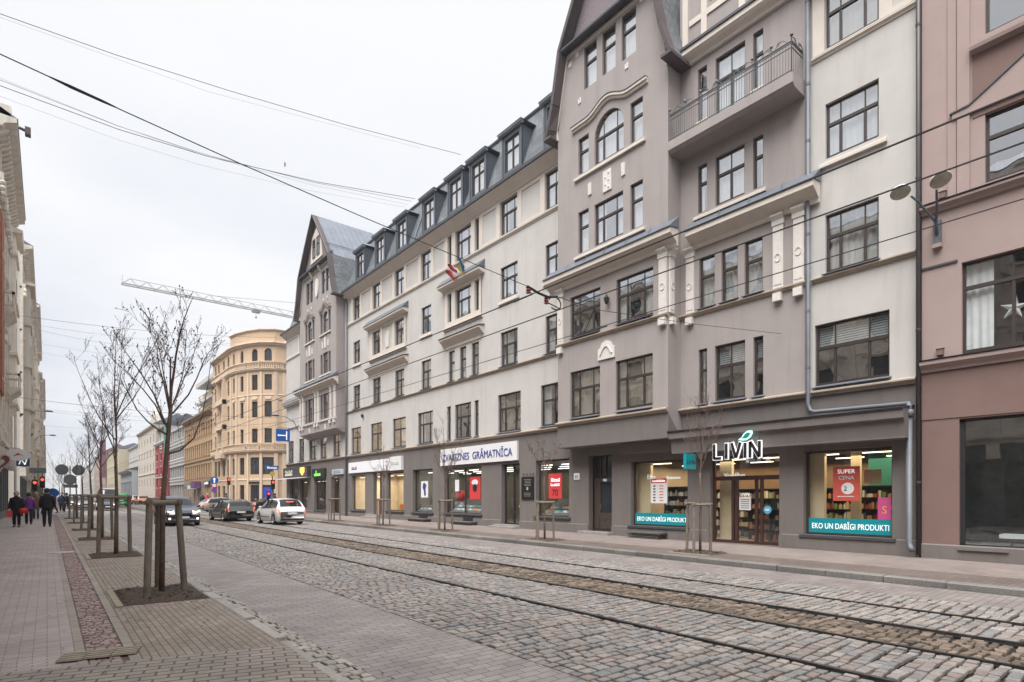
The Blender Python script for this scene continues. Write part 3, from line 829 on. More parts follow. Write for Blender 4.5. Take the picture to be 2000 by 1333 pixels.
# single sills (row 4), hoods and framed groups
def sl_(*a):
    b = MB(); sillbox(b, *a); b.build('sill', M['cream'], A)
for c in 'ADFG': sl_(FM, colA[c][0]-.18, colA[c][1]+.18, 11.33)
sl_(FM, 5.55, 7.3, 11.33)
for a0, a1 in ((32.35, 37.7), (24.2, 27.95)): b = MB(); moulding(b, FM, a0, a1, 11.12, .16, .16); b.build('sill', M['cream'], A)
sl_(FR_, 8.9, 11.5, 11.36); sl_(FB, 13.05, 16.65, 11.42); sl_(FB, 13.05, 16.65, 14.68); sl_(FR_, 8.95, 9.4, 14.66); sl_(FR_, 10.95, 11.4, 14.66)
for cc in (47.5, 44.05):
    for z in (11.22, 14.45): sl_(FB, cc-1.15, cc+1.15, z)
sl_(FM, 51.0, 52.4, 11.33)
def hood(fr, a0, a1, z, out=.42):   # cream cornice under a little slate roof
    b = MB(); b.prism(fr, [(0, z), (.06, z), (out*.8, z+.1), (out, z+.12), (out, z+.22), (0, z+.26)], a0, a1); b.build('hood', M['cream'], A)
    b = MB(); b.prism(fr, [(0, z+.27), (out+.03, z+.225), (out+.03, z+.25), (0.02, z+.72), (0, z+.72)], a0-.02, a1+.02); b.build('hood_roof', M['slate'], A)
hood(FM, 32.2, 38.0, 13.42); hood(FM, 24.05, 28.1, 13.42); hood(FM, 50.0, 56.25, 10.2)
for a0, a1 in ((32.45, 37.75), (24.3, 27.85)):
    b = MB()
    hh = [h for h in H if a0 < h[0] < a1 and 11 < h[2] < 12]
    hh = [(h[0]-.02, h[1]+.02, h[2], h[3]+.02) for h in hh]
    if a1 > 30: hh.append((34.35, 35.75, 11.6, 13.2))
    wall(b, FM, a0, a1, 11.3, 13.42, hh, n=.05, reveal=.05)
    b.build('window_surround', M['cream'], A)
b = MB(); b.slab(FM, [(34.85, 11.75), (35.25, 11.75), (35.35, 12.6), (35.05, 12.9), (34.75, 12.6)], .0, .05); b.build('relief', M['white'], A)
for a0, a1 in ((32.2, 37.9), (24.1, 28.0)):
    b = MB(); b.prism(FM, [(0, 10.25), (.05, 10.25), (.12, 10.32), (.30, 10.5), (.36, 10.53), (.36, 10.62), (0, 10.68)], a0, a1)
    b.box(FM, a0+.25, a1-.25, 0, .03, 10.0, 10.25)
    b.build('hood', M['cream'], A)
for a0, a1 in ((32.15, 37.95), (24.05, 28.05)): b = MB(); b.prism(FM, [(0, 10.69), (.38, 10.63), (.40, 10.63), (.40, 10.66), (0, 10.74)], a0, a1); b.build('gutter', M['zincd'], A)

# tower cornices between third and fourth storey
def towercornice(a0, a1, fr, z=10.35, ends=(True, True)):
    b = MB(); e0, e1 = (.42 if ends[0] else 0), (.42 if ends[1] else 0)
    b.prism(fr, [(0, z), (.08, z), (.10, z+.12), (.42, z+.34), (.48, z+.36), (.48, z+.54), (0, z+.60)], a0-e0, a1+e1)
    b.build('cornice', M['cream'], A)
    r = MB(); r.prism(fr, [(0, z+.61), (.50, z+.545), (.53, z+.545), (.53, z+.57), (.0, z+1.02)], a0-e0-.03, a1+e1+.03)
    for k in range(int((a1-a0)/1.05)):
        aa = a0+.5+k*1.05; r.tube([fr(aa, .48, z+.64), fr(aa+.16, .10, z+1.02)], .012, 4)
    r.build('cornice_roof', M['zinc'], A)
towercornice(12.08, 17.68, FB, ends=(True, True)); towercornice(7.70, 11.58, FR_, ends=(True, False)); towercornice(41.9, 49.88, FB, z=10.2)
# pilasters with roundels
def pil(fr, a, w_, z0, z1):
    p = MB()
    p.box(fr, a, a+w_, 0, .07, z0, z1-.25); p.box(fr, a+.04, a+w_-.04, .07, .085, z0+.1, z1-.42)
    p.prism(fr, [(0, z1-.26), (.10, z1-.26), (.10, z1-.12), (.2, z1+.0), (.2, z1+.06), (0, z1+.06)], a-.03, a+w_+.03)
    p.box(fr, a+.03, a+w_-.03, 0, .16, z0-.42, z0-.17)
    c = a+w_/2; zz = z0+(z1-z0)*.42
    ring = [(c+.09*math.cos(t), zz+.12*math.sin(t)) for t in (.5+5.3*k/12 for k in range(13))]
    p.band(fr, ring, .025, .085, .105)
    p.build('pilaster', M['white'], A)
for a in (12.1, 17.32): pil(FB, a, .34, 8.15, 10.38)
FS = Fr((17.0, 12.08, 0), (1, 0, 0), (0, -1, 0))    # side of the near bay
pil(FS, .03, .26, 8.15, 10.38)
for a in (7.72, 8.35, 11.5): pil(FR_, a, .32, 8.15, 10.38)
for a in (41.95, 42.75, 45.35, 46.0, 48.85, 49.5): pil(FB, a, .32, 7.75, 10.22)
p = MB(); moulding(p, FB, 41.85, 49.95, 7.55, .15, .14); p.build('string_course', M['white'], A)
# reliefs on the bays
class PM:
    def __getattr__(s, n):
        def f(*a):
            b = MB(); getattr(b, n)(*a); b.build('relief', M['white'], A)
        return f
p = PM()
for a, z in ((16.85, 19.75), (16.45, 19.95), (13.15, 20.0), (16.3, 17.95), (13.85, 17.95), (12.85, 20.0)):
    b = MB(); b.box(FB, a, a+.16, 0, .03, z-.12, z-.03); b.box(FB, a, a+.07, 0, .03, z-.03, z+.10); b.box(FB, a+.10, a+.16, 0, .028, z-.03, z+.08); b.build('relief', M['white'], A)
for a, w_, z0, z1 in ((14.67, .42, 13.6, 14.42), (15.72, .17, 13.83, 14.3), (14.0, .17, 13.86, 14.34)):
    b = MB(); b.box(FB, a, a+w_, 0, .05, z0, z1)
    for k in range(5): b.ball(FB(a+w_*(.3+.4*(k%2)), .05, z0+(z1-z0)*(.15+.17*k)), w_*.10, 0, 6, 4)
    b.build('relief', M['white'], A)
for cc in (47.5, 44.05):
    for a, z0, z1 in ((cc-.14, 13.4, 14.25), (cc+.5, 13.45, 13.95), (cc-.68, 13.45, 13.95)): p.box(FB, a, a+(.3 if a == cc-.14 else .16), 0, .05, z0, z1)
    for a, z in ((cc-.5, 17.3), (cc+.3, 17.3)): p.box(FB, a, a+.16, 0, .04, z-.1, z+.1)
    p.box(FB, cc-.14, cc+.16, 0, .04, 7.0, 7.4)
# crest over first floor of near bay
p.slab(FB, [(14.5, 7.03), (15.35, 7.03), (15.35, 7.45), (15.22, 7.52), (15.15, 7.68), (14.92, 7.76), (14.7, 7.68), (14.63, 7.52), (14.5, 7.45)], 0, .06)
p.band(FB, [(14.62+.6*k/8, 7.22+.32*math.sin(math.pi*k/8)) for k in range(9)], .06, .06, .10)
# oval medallion on far bay
p.slab(FB, [(45.78+.32*math.cos(t), 18.6+.75*math.sin(t)) for t in (2*math.pi*k/16 for k in range(16))], 0, .1)
# curved hood moulds
def hm_(c, w_, z, h, s=1.0):
    b = MB(); d = MB()
    L_ = []
    for k in range(33):
        x = -1 + 2*k/32; L_.append((c + x*w_, z + h*(.5+.5*math.cos(math.pi*min(1, abs(x)/.56)))))
    b.band(FB, L_, .10*s, 0, .08); b.band(FB, [(x, y+.09*s) for x, y in L_], .09*s, 0, .15); d.band(FB, [(x, y+.15*s) for x, y in L_], .025, 0, .17)
    b.build('hood_mould', M['cream'], A); d.build('hood_mould', M['zincd'], A)
hm_(14.86, 1.92, 16.80, .36)
for cc in (47.5, 44.05): hm_(cc, 1.25, 16.42, .38, .8)
# brackets under the far brow
for a in (49.3, 46.9, 45.0, 42.6): b = MB(); b.prism(FB, [(0, 19.7), (.06, 19.7), (.3, 20.1), (.3, 20.18), (0, 20.18)], a-.08, a+.08); b.build('bracket', M['cream'], A)
# splayed underside of far bay
b = MB(); b.prism(FB, [(0, 7.55), (.02, 7.55), (.02, 6.9), (-.8, 6.55), (-.8, 7.55)], 41.9, 49.88); b.build('bay_base', M['tower'], A)
b = MB(); b.prism(FB, [(0.004, 4.62), (.012, 4.62), (.012, 3.715), (-.79, 3.715), (-.79, 3.75)], 12.07, 17.69); b.build('bay_base', M['base'], A)

# ---- balcony
b = MB(); Fb = Fr((17.75, 0, 0), (0, 1, 0), (-1, 0, 0)); OUT = .78
b.prism(Fb, [(0, 13.72), (OUT-.12, 13.74), (OUT, 13.84), (OUT, 14.14), (0, 14.2)], 7.72, 12.06); bal = b.build('balcony', M['tower'], A)
b = MB()
def railrun(p, q, nbar):
    p = Vector(p); q = Vector(q); dv = (q-p)
    for h in (.06, .74, .86, .92): b.tube([p+Vector((0,0,h)), q+Vector((0,0,h))], .016 if h < .9 else .024, 5)
    for k in range(nbar+1):
        s = p + dv*k/nbar
        b.tube([s+Vector((0,0,.0)), s+Vector((0,0,.86))], .008, 4)
        if k % 7 == 0:
            b.tube([s, s+Vector((0,0,1.06))], .02, 5); b.ball(s+Vector((0,0,1.1)), .05, 0, 6, 4)
    # scrolls above the handrail
    ln = dv.length; u = dv.normalized(); k = max(1, int(ln/.9))
    for i in range(k):
        c0 = p + u*(ln*(i+.5)/k)
        for s_ in (-1, 1):
            pts = [c0 + u*(s_*(.04+.36*t)) + Vector((0,0,.95+.16*math.sin(t*math.pi)*(1-t*.3))) for t in (j/8 for j in range(9))]
            b.tube(pts, .012, 4)
            b.tube([c0 + u*(s_*.14) + (u*math.cos(t)*s_ + Vector((0,0,1))*math.sin(t))*(.075*(1-t/9)) + Vector((0,0,1.03)) for t in (j*.6 for j in range(12))], .010, 4)
P0, P1 = Fb(7.78, OUT-.05, 14.16), Fb(12.02, OUT-.05, 14.16)
railrun(P0, P1, 49); railrun(P0, Fb(7.78, .02, 14.18), 6)
b.build('railing', M['steeld'] if 'steeld' in M else mat('grey wrought iron', (.12,.125,.13), .5, metal=.4), bal)

# ---- mansard roof with dormers
b = MB()
for a0, a1 in ((4.86, 7.7), (17.68, 41.9), (49.9, 55.4)):
    b.face([FM(a0, .1, 17.2), FM(a1, .1, 17.2), FM(a1, -1.15, 20.9), FM(a0, -1.15, 20.9)])
# hipped far end
b.face([FM(55.4, .1, 17.2), FM(56.2, -.3, 17.2), FM(55.0, -1.15, 20.9), FM(55.4, -1.15, 20.9)]); b.face([FM(56.2, -.3, 17.2), FM(56.2, -10, 17.2), FM(55.0, -10, 20.9), FM(55.0, -1.15, 20.9)])
b.build('mansard_slope', M['slate'], A)
b = MB()
for a0, a1 in ((4.86, 7.7), (17.68, 41.9), (49.9, 55.4)):
    b.prism(FM, [(-1.05, 20.86), (-1.0, 20.92), (-1.15, 21.02), (-6.3, 22.4), (-12, 20.9), (-12, 20.6)], a0, a1)
    for k in range(int((a1-a0)/.6)): b.tube([FM(a0+.3+k*.6, -1.15, 21.03), FM(a0+.3+k*.6, -6.3, 22.42)], .02, 4)
b.build('roof', M['seam'], A)
def dormer(c, hw=.78):
    b = MB(); zb, zt = 17.45, 19.72; n = -.02
    wall(b, FM, c-hw, c+hw, zb, zt, [(c-.55, c+.55, 17.85, 19.5)], n=n, reveal=.12)
    for s_ in (-1, 1):
        a = c+s_*hw
        b.face([FM(a, n, zb), FM(a, n, zt), FM(a, -.8, zt), FM(a, -.1, zb)]); b.box(FM, min(a, a-s_*.1), max(a, a-s_*.1), n-.03, n+.03, zb, zt)
    b.box(FM, c-hw-.05, c+hw+.05, n, n+.12, zb-.12, zb+.03)
    dm = b.build('dormer', M['dormer'], A)
    r = MB(); o = .17
    r.prism(FM, [(n, zt-.02), (n+.1, zt-.02), (n+.2, zt+.06), (n+.2, zt+.14), (n, zt+.14)], c-hw-.12, c+hw+.12)
    q0 = [FM(c-hw-o, n+.23, zt+.145), FM(c+hw+o, n+.23, zt+.145), FM(c+hw+o, -1.0, zt+.145), FM(c-hw-o, -1.0, zt+.145)]
    top = [FM(c-.32, -.35, zt+.52), FM(c+.32, -.35, zt+.52), FM(c+.32, -1.5, zt+.62), FM(c-.32, -1.5, zt+.62)]
    r.hexa(q0 + top); r.build('dormer_roof', M['seam'], dm)
    w_ = MB(); z0, z1 = 17.85, 19.5; a0, a1 = c-.55, c+.55; zt2 = z0+1.02
    for aa in (a0, c-.035, a1-.06): w_.box(FM, aa, aa+.07, -.16, -.08, z0, z1)
    for zz in (z0, zt2, z1-.07): w_.box(FM, a0, a1, -.155, -.075, zz, zz+.07)
    wo_ = w_.build('window', M['frame'], dm)
    g_ = MB(); g_.face([FM(a0,-.12,z0), FM(a1,-.12,z0), FM(a1,-.12,z1), FM(a0,-.12,z1)], 0)
    g_.face([FM(a0,-.2,z0), FM(a1,-.2,z0), FM(a1,-.2,z1), FM(a0,-.2,z1)], 1)
    g_.build('pane', [M['glass'], M['curtain']], dm)
for c in (39.44, 36.25, 33.13, 29.74, 26.86, 24.68, 21.82, 18.7): dormer(c)
b = MB(); b.tube([FM(31.6, .1, 17.3), FM(31.4, -1.1, 21.0)], .05, 6); b.build('rain_gutter', M['seam'], A)

# ---- downpipes
b = MB()
b.tube([FM(7.6, .12, 21), FM(7.6, .12, 4.4), FM(7.53, .13, 4.2), FM(7.4, .15, 4.14), FM(5.12, .15, 4.09), FM(5.0, .2, 4.08), FM(4.96, .3, 4.0), FM(4.96, .3, 3.85)], .062, 10)
for z in (19, 16.5, 14, 12.3, 9.5, 7.2, 5.5): b.lathe(FM(7.6, .12, z), [(.072, -.04), (.072, .04)], 10)
b.build('downpipe', M['pipe'], A, True)
b = MB(); b.box(FM, 4.87, 5.05, .2, .4, 3.72, 3.9); b.tube([FM(4.96, .3, 3.72), FM(4.96, .3, .42), FM(4.92, .34, .30), FM(4.86, .42, .22)], .072, 10); b.build('downpipe', M['pipe'], A, True)
b = MB(); b.tube([FM(41.6, .14, 17), FM(41.6, .14, .2)], .075, 8); b.build('downpipe', M['pipe'], A, True)

# ---- ground floor
HG = []
def hg(*h): HG.append(h)
GS = {'livB': (5.44, 7.78, .48, 3.0), 'livD': (8.52, 10.92, .06, 3.0), 'livA': (11.82, 14.39, .5, 3.0), 'door': (15.36, 16.63, .14, 3.36),
      'zC': (17.80, 20.0, .72, 3.33), 'zD': (21.19, 22.62, .25, 3.28), 'zB': (24.35, 27.96, .70, 3.27), 'zA': (29.26, 31.65, .68, 3.33),
      'f2': (32.84, 35.2, .70, 3.26), 'fD': (35.92, 37.2, .34, 3.3), 'f1': (38.57, 40.89, .66, 3.23),
      'gD': (43.22, 44.88, .32, 3.26), 'gW': (46.0, 48.64, .5, 3.14), 'c1': (50.4, 52.2, .66, 3.2), 'c2': (52.8, 55.0, .66, 3.2)}
for h in GS.values(): hg(*h)
b = MB(); wall(b, FM, 4.86, 56.0, -.3, 4.62, HG, reveal=.26)
# plinth
hp = [(h[0]-.001, h[1]+.001, h[2]-.4 if h[2] < .45 else h[2], h[3]) for h in HG]
wall(b, FM, 4.87, 55.9, -.2, .44, [h for h in hp if h[2] < .4], n=.05, reveal=.05)
for a0, a1 in ((4.87, 8.45), (11.0, 15.3), (16.7, 21.1), (22.7, 35.9), (37.2, 43.1), (44.9, 55.9)):
    b.prism(FM, [(.0, .445), (.05, .442), (.0, .47)], a0, a1)
b.build('ground_floor_wall', M['base'], A)
for k in ('livB', 'livA', 'zC', 'zB', 'zA', 'f2', 'f1', 'gW'):
    h = GS[k]; b = MB(); b.box(FM, h[0]-.1, h[1]+.1, -.2, .09, h[2]-.08, h[2]-.005); b.build('shop_sill', M['zincd'], A)
# canopy over the grocery
b = MB()
b.prism(Fr((XW,0,0),(0,1,0),(-1,0,0)), [(0.01, 3.15), (.62, 3.15), (.62, 3.2), (.68, 3.62), (.80, 3.66), (.80, 3.9), (.82, 3.92), (0.01, 4.02)], 4.95, 12.06)
b.box(FM, 11.9, 14.7, .01, .35, 3.28, 3.70)
b.build('canopy', M['base'], A)
b = MB(); b.prism(FM, [(.01, 4.03), (.83, 3.93), (.85, 3.90), (.87, 3.93), (.01, 4.06)], 4.92, 12.1); b.build('canopy_flashing', M['zincd'], A)

def shop(key, fw=.06, bars=(), inner=None, depth=3.2, back=(.45,.38,.28), light=(1,.82,.58), power=30, glow=.6, nlamps=3, floor=None, d=.22, ceil=(.3,.27,.22)):
    a0, a1, z0, z1 = GS[key]
    f = MB()
    f.box(FM, a0, a0+fw, -d-.06, -d+.02, z0, z1); f.box(FM, a1-fw, a1, -d-.06, -d+.02, z0, z1)
    f.box(FM, a0+fw, a1-fw, -d-.06, -d+.02, z0, z0+fw); f.box(FM, a0+fw, a1-fw, -d-.06, -d+.02, z1-fw, z1)
    for x in bars: f.box(FM, x-.035, x+.035, -d-.055, -d+.015, z0+fw, z1-fw)
    w_ = f.build('shop_window', M['frame'], A)
    g_ = MB(); g_.face([FM(a0+.03,-d-.02,z0+.03), FM(a1-.03,-d-.02,z0+.03), FM(a1-.03,-d-.02,z1-.03), FM(a0+.03,-d-.02,z1-.03)]); g_.build('pane', M['shopglass'], w_)
    return w_
def shoproom(a0, a1, z0, z1, depth, cols, name='shop_interior', stripes=3, es=5.0, power=40, lc=(1,.83,.6), n0=-.30, tubes='a', la=None):
    r = MB(); n1 = -depth
    P = lambda a, n, z: FM(a, n, z)
    r.face([P(a0,n1,z0),P(a1,n1,z0),P(a1,n1,z1),P(a0,n1,z1)], 0)
    r.face([P(a0,n0,z0),P(a0,n1,z0),P(a0,n1,z1),P(a0,n0,z1)], 1); r.face([P(a1,n0,z0),P(a1,n1,z0),P(a1,n1,z1),P(a1,n0,z1)], 1)
    r.face([P(a0,n0,z1),P(a1,n0,z1),P(a1,n1,z1),P(a0,n1,z1)], 2); r.face([P(a0,n0,z0),P(a1,n0,z0),P(a1,n1,z0),P(a0,n1,z0)], 3)
    rm = r.build(name, [mat('shop wall', c, .8, var=.1, scale=2) for c in cols], A)
    l = MB()
    for k in range(stripes):
        n = n0-.5-(depth-1.0)*k/max(1, stripes)
        x = a0+.5
        while x < a1-.5:
            l.box(FM, x, x+.85, n-.06, n, z1-.22, z1-.19); x += 1.5
    l.build('ceiling_lamps', mat('lamp tube', (.9,.9,.85), .5, emit=lc, es=es), rm)
    ld = bpy.data.lights.new('shop_light', 'AREA'); ld.shape = 'RECTANGLE'; ld.size = max(1, a1-a0-.6); ld.size_y = depth-.8; ld.energy = power; ld.color = lc
    lo = bpy.data.objects.new('shop_light', ld); COL.objects.link(lo); lo.location = FM((a0+a1)/2, (n0+n1)/2, z1-.26); lo.rotation_euler = (0, 0, R(90))
    return rm
def marks(par, mt, fr, a0, a1, z, h, n):
    """a line of lettering too small to read in the photograph"""
    b = MB(); rr = random.Random(int(a0*10+z*100)); a = a0
    while a < a1:
        w_ = h*rr.uniform(.3, .6); hh = h*rr.choice((1, .75, .8, 1.0))
        a2 = min(a+w_, a1); b.box(fr, a, a2, n, n+.012, z, z+hh*.35); b.box(fr, a, a+(a2-a)*.4, n, n+.0115, z+hh*.35, z+hh)
        b.box(fr, a+(a2-a)*.45, a2, n, n+.011, z+hh*.7, z+hh) if rr.random() < .6 else None
        a = a2 + h*.16
    return b.build('sign_lettering', mt, par)
# ------------------------------------------------------------ shops of the long house
rs = random.Random(5)
# grocery
rm = shoproom(5.1, 14.6, .04, 3.12, 5.0, [(.26,.15,.075), (.45,.35,.22), (.16,.12,.09), (.30,.22,.15)], stripes=2, es=2.4, power=240)
b = MB()
b.box(FM, 13.85, 14.5, -.7, -.55, .1, 3.1); b.box(FM, 7.4, 8.1, -.7, -.55, .1, 3.1); b.box(FM, 10.55, 11.0, -.9, -.75, .1, 3.1); b.box(FM, 6.6, 6.85, -1.2, -1.05, .1, 3.1)
b.build('interior_pillar', mat('pale birch panel', (.85,.68,.42), .6), rm)
b = MB(); b.box(FM, 8.3, 9.3, -2.4, -2.3, .1, 3.1); b.box(FM, 5.9, 7.0, -3.0, -2.9, .1, 3.1); b.build('interior_panel', mat('green panel', (.03,.20,.13), .6), rm)
shop('livA', fw=.07); shop('livB', fw=.07)
def goods_shelf(label, a0, a1, n0, n1, z0, levels, pal, dens=.11, group='stocked shelves in the grocery', name='shelf_rack', hh=(.10,.24)):
    t = thing(name, FM((a0+a1)/2, (n0+n1)/2, z0), label, 'shelf', group)
    s_ = MB()
    for k in range(levels+1): s_.box(FM, a0, a1, n0, n1, z0+k*.36, z0+k*.36+.025)
    s_.box(FM, a0, a1, n0-.02, n0, z0, z0+levels*.36); 
    for a in (a0, a1-.03): s_.box(FM, a, a+.03, n0, n1, z0, z0+levels*.36+.02)
    s_.build('shelf_boards', M['black'], t)
    g_ = MB(); mats = [mat('goods', c, .5) for c in pal]
    for k in range(levels):
        a = a0+.05
        while a < a1-.12:
            w_ = rs.uniform(.06, dens*1.5); h = rs.uniform(*hh); m_ = rs.randrange(len(pal))
            if rs.random() < .5: g_.box(FM, a, a+w_*.85, n1-.22, n1-.03, z0+k*.36+.026, z0+k*.36+.026+h, m_)
            else: g_.lathe(FM(a+w_*.42, n1-.12, z0+k*.36+.026), [(0,0),(w_*.4,0),(w_*.4,h*.7),(w_*.16,h*.85),(w_*.16,h),(0,h)], 7, m_)
            a += w_
    tag(g_.build('goods', mats, t), kind='stuff')
WP = [(.75,.72,.62), (.8,.78,.7), (.6,.5,.35), (.7,.35,.15), (.3,.35,.15), (.85,.83,.78)]
CP = [(.5,.12,.08), (.65,.45,.2), (.2,.3,.1), (.75,.7,.6), (.35,.15,.1), (.1,.12,.14), (.6,.3,.1)]
goods_shelf('black shelf of pale packets behind the left grocery window', 11.9, 13.5, -1.4, -.95, .55, 4, WP)
goods_shelf('black shelf of dark jars seen through the grocery entrance', 9.55, 10.4, -2.0, -1.6, .1, 4, CP)
goods_shelf('low black shelf right of the grocery entrance behind the glass', 8.6, 9.4, -1.5, -1.1, .1, 3, CP)
goods_shelf('black shelf of bottles behind the right grocery window', 5.5, 7.05, -2.2, -1.8, .5, 4, CP)
goods_shelf('long black wall shelf of packets at the back of the grocery', 5.6, 13.8, -3.3, -2.9, .1, 5, WP+CP, hh=(.14,.28))
# entrance of the grocery: transom, leaves and side lights
a0, a1, z0, z1 = GS['livD']; d = .2
b = MB()
for x, w_ in ((a0, .08), (a0+.62, .09), (a0+.80, .09), (a1-.92, .10), (a1-.78, .09), (a1-.08, .08)): b.box(FM, x, x+w_, -d-.06, -d+.03, z0, 2.28)
for x in (a0, a1-.08): b.box(FM, x, x+.08, -d-.06, -d+.03, 2.28, z1)
b.box(FM, a0, a1, -d-.065, -d+.035, 2.18, 2.32); b.box(FM, a0, a1, -d-.062, -d+.032, z0, z0+.1); b.box(FM, a0, a1, -d-.06, -d+.03, z1-.08, z1)
dr = b.build('door', mat('red brown door joinery', (.055,.022,.018), .45), A)
b = MB(); b.face([FM(a0,-d-.01,z0), FM(a1,-d-.01,z0), FM(a1,-d-.01,z1), FM(a0,-d-.01,z1)]); b.build('pane', M['shopglass'], dr)
b = MB(); b.box(FM, 9.55, 9.95, -d+.01, -d+.02, 1.18, 1.62); b.build('notice', M['wht'], dr)
b = MB()
for k in range(5): b.box(FM, 9.60, 9.90, -d+.021, -d+.024, 1.24+k*.07, 1.26+k*.07)
b.build('notice_lines', M['black'], dr)
text('LIVIN', .13, 'door_lettering', M['whitetext'], dr, FM(9.9, -d+.03, 1.66), RT, (0,0,1), .004)
b = MB(); b.lathe(FM(8.98, -d+.03, 1.2), [(0,0),(.13,0),(.13,.01),(0,.012)], 20, 0, (-1,0,0)); b.build('round_sticker', mat('blue sticker', (.1,.42,.65), .5), dr)
b = MB(); b.box(FM, 8.92, 9.04, -d+.045, -d+.05, 1.17, 1.23); b.build('sticker_mark', M['wht'], dr)
# banners in the windows
for key, sz, x in (('livA', .27, 14.26), ('livB', .27, 7.72)):
    h = GS[key]; b = MB(); b.box(FM, h[0]+.07, h[1]-.07, -.215, -.205, h[2]+.07, h[2]+.50); bn = b.build('window_banner', M['teal'], A)
    wd = h[1]-h[0]-.3
    o = text('EKO UN DABĪGI PRODUKTI', .235, 'banner_lettering', M['whitetext'], bn, FM(h[1]-.15, -.20, h[2]+.19), RT, (0,0,1), .003)
    xs = [v.co.y for v in o.data.vertices]; k = wd/(max(xs)-min(xs))
    mxy = max(xs)
    for v in o.data.vertices: v.co.y = mxy + (v.co.y-mxy)*k
# hanging words inside
for s_, a, z, sz in (('Eko', 14.02, 2.32, .26), ('Skaistums', 13.12, 2.3, .16), ('Veselības', 10.72, 2.30, .21)):
    text(s_, sz, 'hanging_lettering', M['whitetext'], rm, FM(a, -.55, z), RT, (0,0,1), .01)
# posters
def poster(label, a0, a1, z0, z1, bgm, rows, n=-.19, ns=None):
    b = MB(); b.box(FM, a0, a1, n-.01, n, z0, z1)
    t = solid('poster', b, bgm, label, 'poster', None, FM((a0+a1)/2, n, z0))
    for s_, sz, z, mt, cx in rows:
        o = text(s_, sz, 'poster_lettering', mt, t, FM((a0+a1)/2 + cx, n+.008, z), RT, (0,0,1), .002, 'CENTER')
    for q in ns or (): marks(t, M['whitetext'], FM, q[0], q[1], q[2], q[3], n)
    return t
pr = poster('white price list poster with red heading in the left grocery window', 12.83, 13.58, 1.38, 2.33, M['wht'], [], -.2)
b = MB(); b.box(FM, 12.85, 13.56, -.199, -.194, 2.15, 2.32); b.build('poster_heading', M['postred'], pr)
marks(pr, M['whitetext'], FM, 12.92, 13.5, 2.19, .08, -.194)
b = MB()
for k in range(6):
    b.box(FM, 13.36, 13.46, -.199, -.195, 1.46+k*.11, 1.51+k*.11)
b.build('poster_marks', M['black'], pr)
b = MB()
for k in range(6): b.box(FM, 13.0, 13.18, -.199, -.195, 1.47+k*.11, 1.50+k*.11)
b.build('poster_prices', M['postred'], pr)
coral = mat('coral poster', (.60,.10,.07), .5)
pr = poster('coral SUPER CENA price poster in the right grocery window', 6.3, 7.02, 1.5, 2.5, coral, [('SUPER', .17, 2.3, M['whitetext'], 0), ('CENA', .16, 2.12, mat('pale teal letters', (.5,.85,.85), .5), 0)], -.2)
b = MB(); b.lathe(FM(6.62, -.195, 1.86), [(0,0),(.17,0),(.17,.006),(0,.008)], 20, 0, (-1,0,0)); b.box(FM, 6.45, 6.9, -.199, -.196, 1.62, 1.64); b.build('poster_price_disc', M['wht'], pr)
text('2', .2, 'poster_lettering', M['black'], pr, FM(6.68, -.185, 1.79), RT, (0,0,1), .002, 'CENTER')
poster('pink and orange poster at the right edge of the grocery window', 5.52, 5.85, .98, 1.6, mat('magenta poster', (.55,.08,.25), .5), [('S', .3, 1.15, mat('orange letter', (.9,.4,.1), .5), 0)], -.2)
poster('beige picture poster hanging inside the right grocery window', 5.85, 6.3, 2.0, 2.4, mat('beige poster', (.6,.45,.25), .6), [], -.5)

# illuminated letters over the entrance
t = thing('shop_sign', (16.9, 9.5, 2.8), 'black five-letter sign outlined in white light with a green leaf, hung from the canopy', 'sign')
FN = Fr((16.95, 0, 0), (0, 1, 0), (-1, 0, 0))
neon = mat('white lit outline', (.9,.9,.92), .5, emit=(1,1,1), es=.45)
inner = mat('black letter face', (.015,.015,.018), .4)
def letter(strokes, x0, w_):
    for (p, q) in strokes:
        pa = (10.32 - (x0+p[0]*w_), 2.84+p[1]*.50); pb = (10.32-(x0+q[0]*w_), 2.84+q[1]*.50)
        bo.band(FN, [pa, pb], .132, -.05, .0); bi.band(FN, [pa, pb], .092, .0, .025)
        dx, dz = pb[0]-pa[0], pb[1]-pa[1]; l = math.hypot(dx, dz); dx /= l; dz /= l
        for e_, sg in ((pa, -1), (pb, 1)):
            bo.band(FN, [(e_[0]+dx*sg*.0, e_[1]+dz*sg*.0), (e_[0]+dx*sg*.022, e_[1]+dz*sg*.022)], .132, -.05, -.001)
bo = MB(); bi = MB()
letter([((0,1),(0,0)), ((0,.06),(1,.06))], .07, .25)
letter([((0,1),(0,0))], .50, .1)
letter([((0,1),(.5,.02)), ((1,1),(.5,.02))], .68, .30)
letter([((0,.95),(0,0))], 1.14, .1)
letter([((0,1),(0,0)), ((0,1),(1,0)), ((1,1),(1,0))], 1.30, .30)
bo.build('letter_outline', neon, t); bi.build('letter_face', inner, t)
b = MB(); leaf = [(9.42,3.42),(9.30,3.40),(9.15,3.40),(9.02,3.48),(8.95,3.60),(8.97,3.68),(9.12,3.68),(9.24,3.60),(9.30,3.50)]
b.slab(FN, leaf, -.03, 0); b.build('leaf', mat('mint lit leaf', (.35,.75,.65), .5, emit=(.45,1,.85), es=.9), t)
b = MB(); cx_, cz_ = 9.14, 3.54; b.slab(FN, [(cx_+(x-cx_)*.62, cz_+(z-cz_)*.62) for x, z in leaf], .0, .012); b.build('leaf_face', mat('deep green leaf', (.02,.22,.17), .5), t)
for a in (10.2, 9.5, 8.75): b = MB(); b.tube([FN(a, -.02, 3.3), FN(a, -.1, 3.64)], .012, 5); b.build('hanger', M['black'], t)
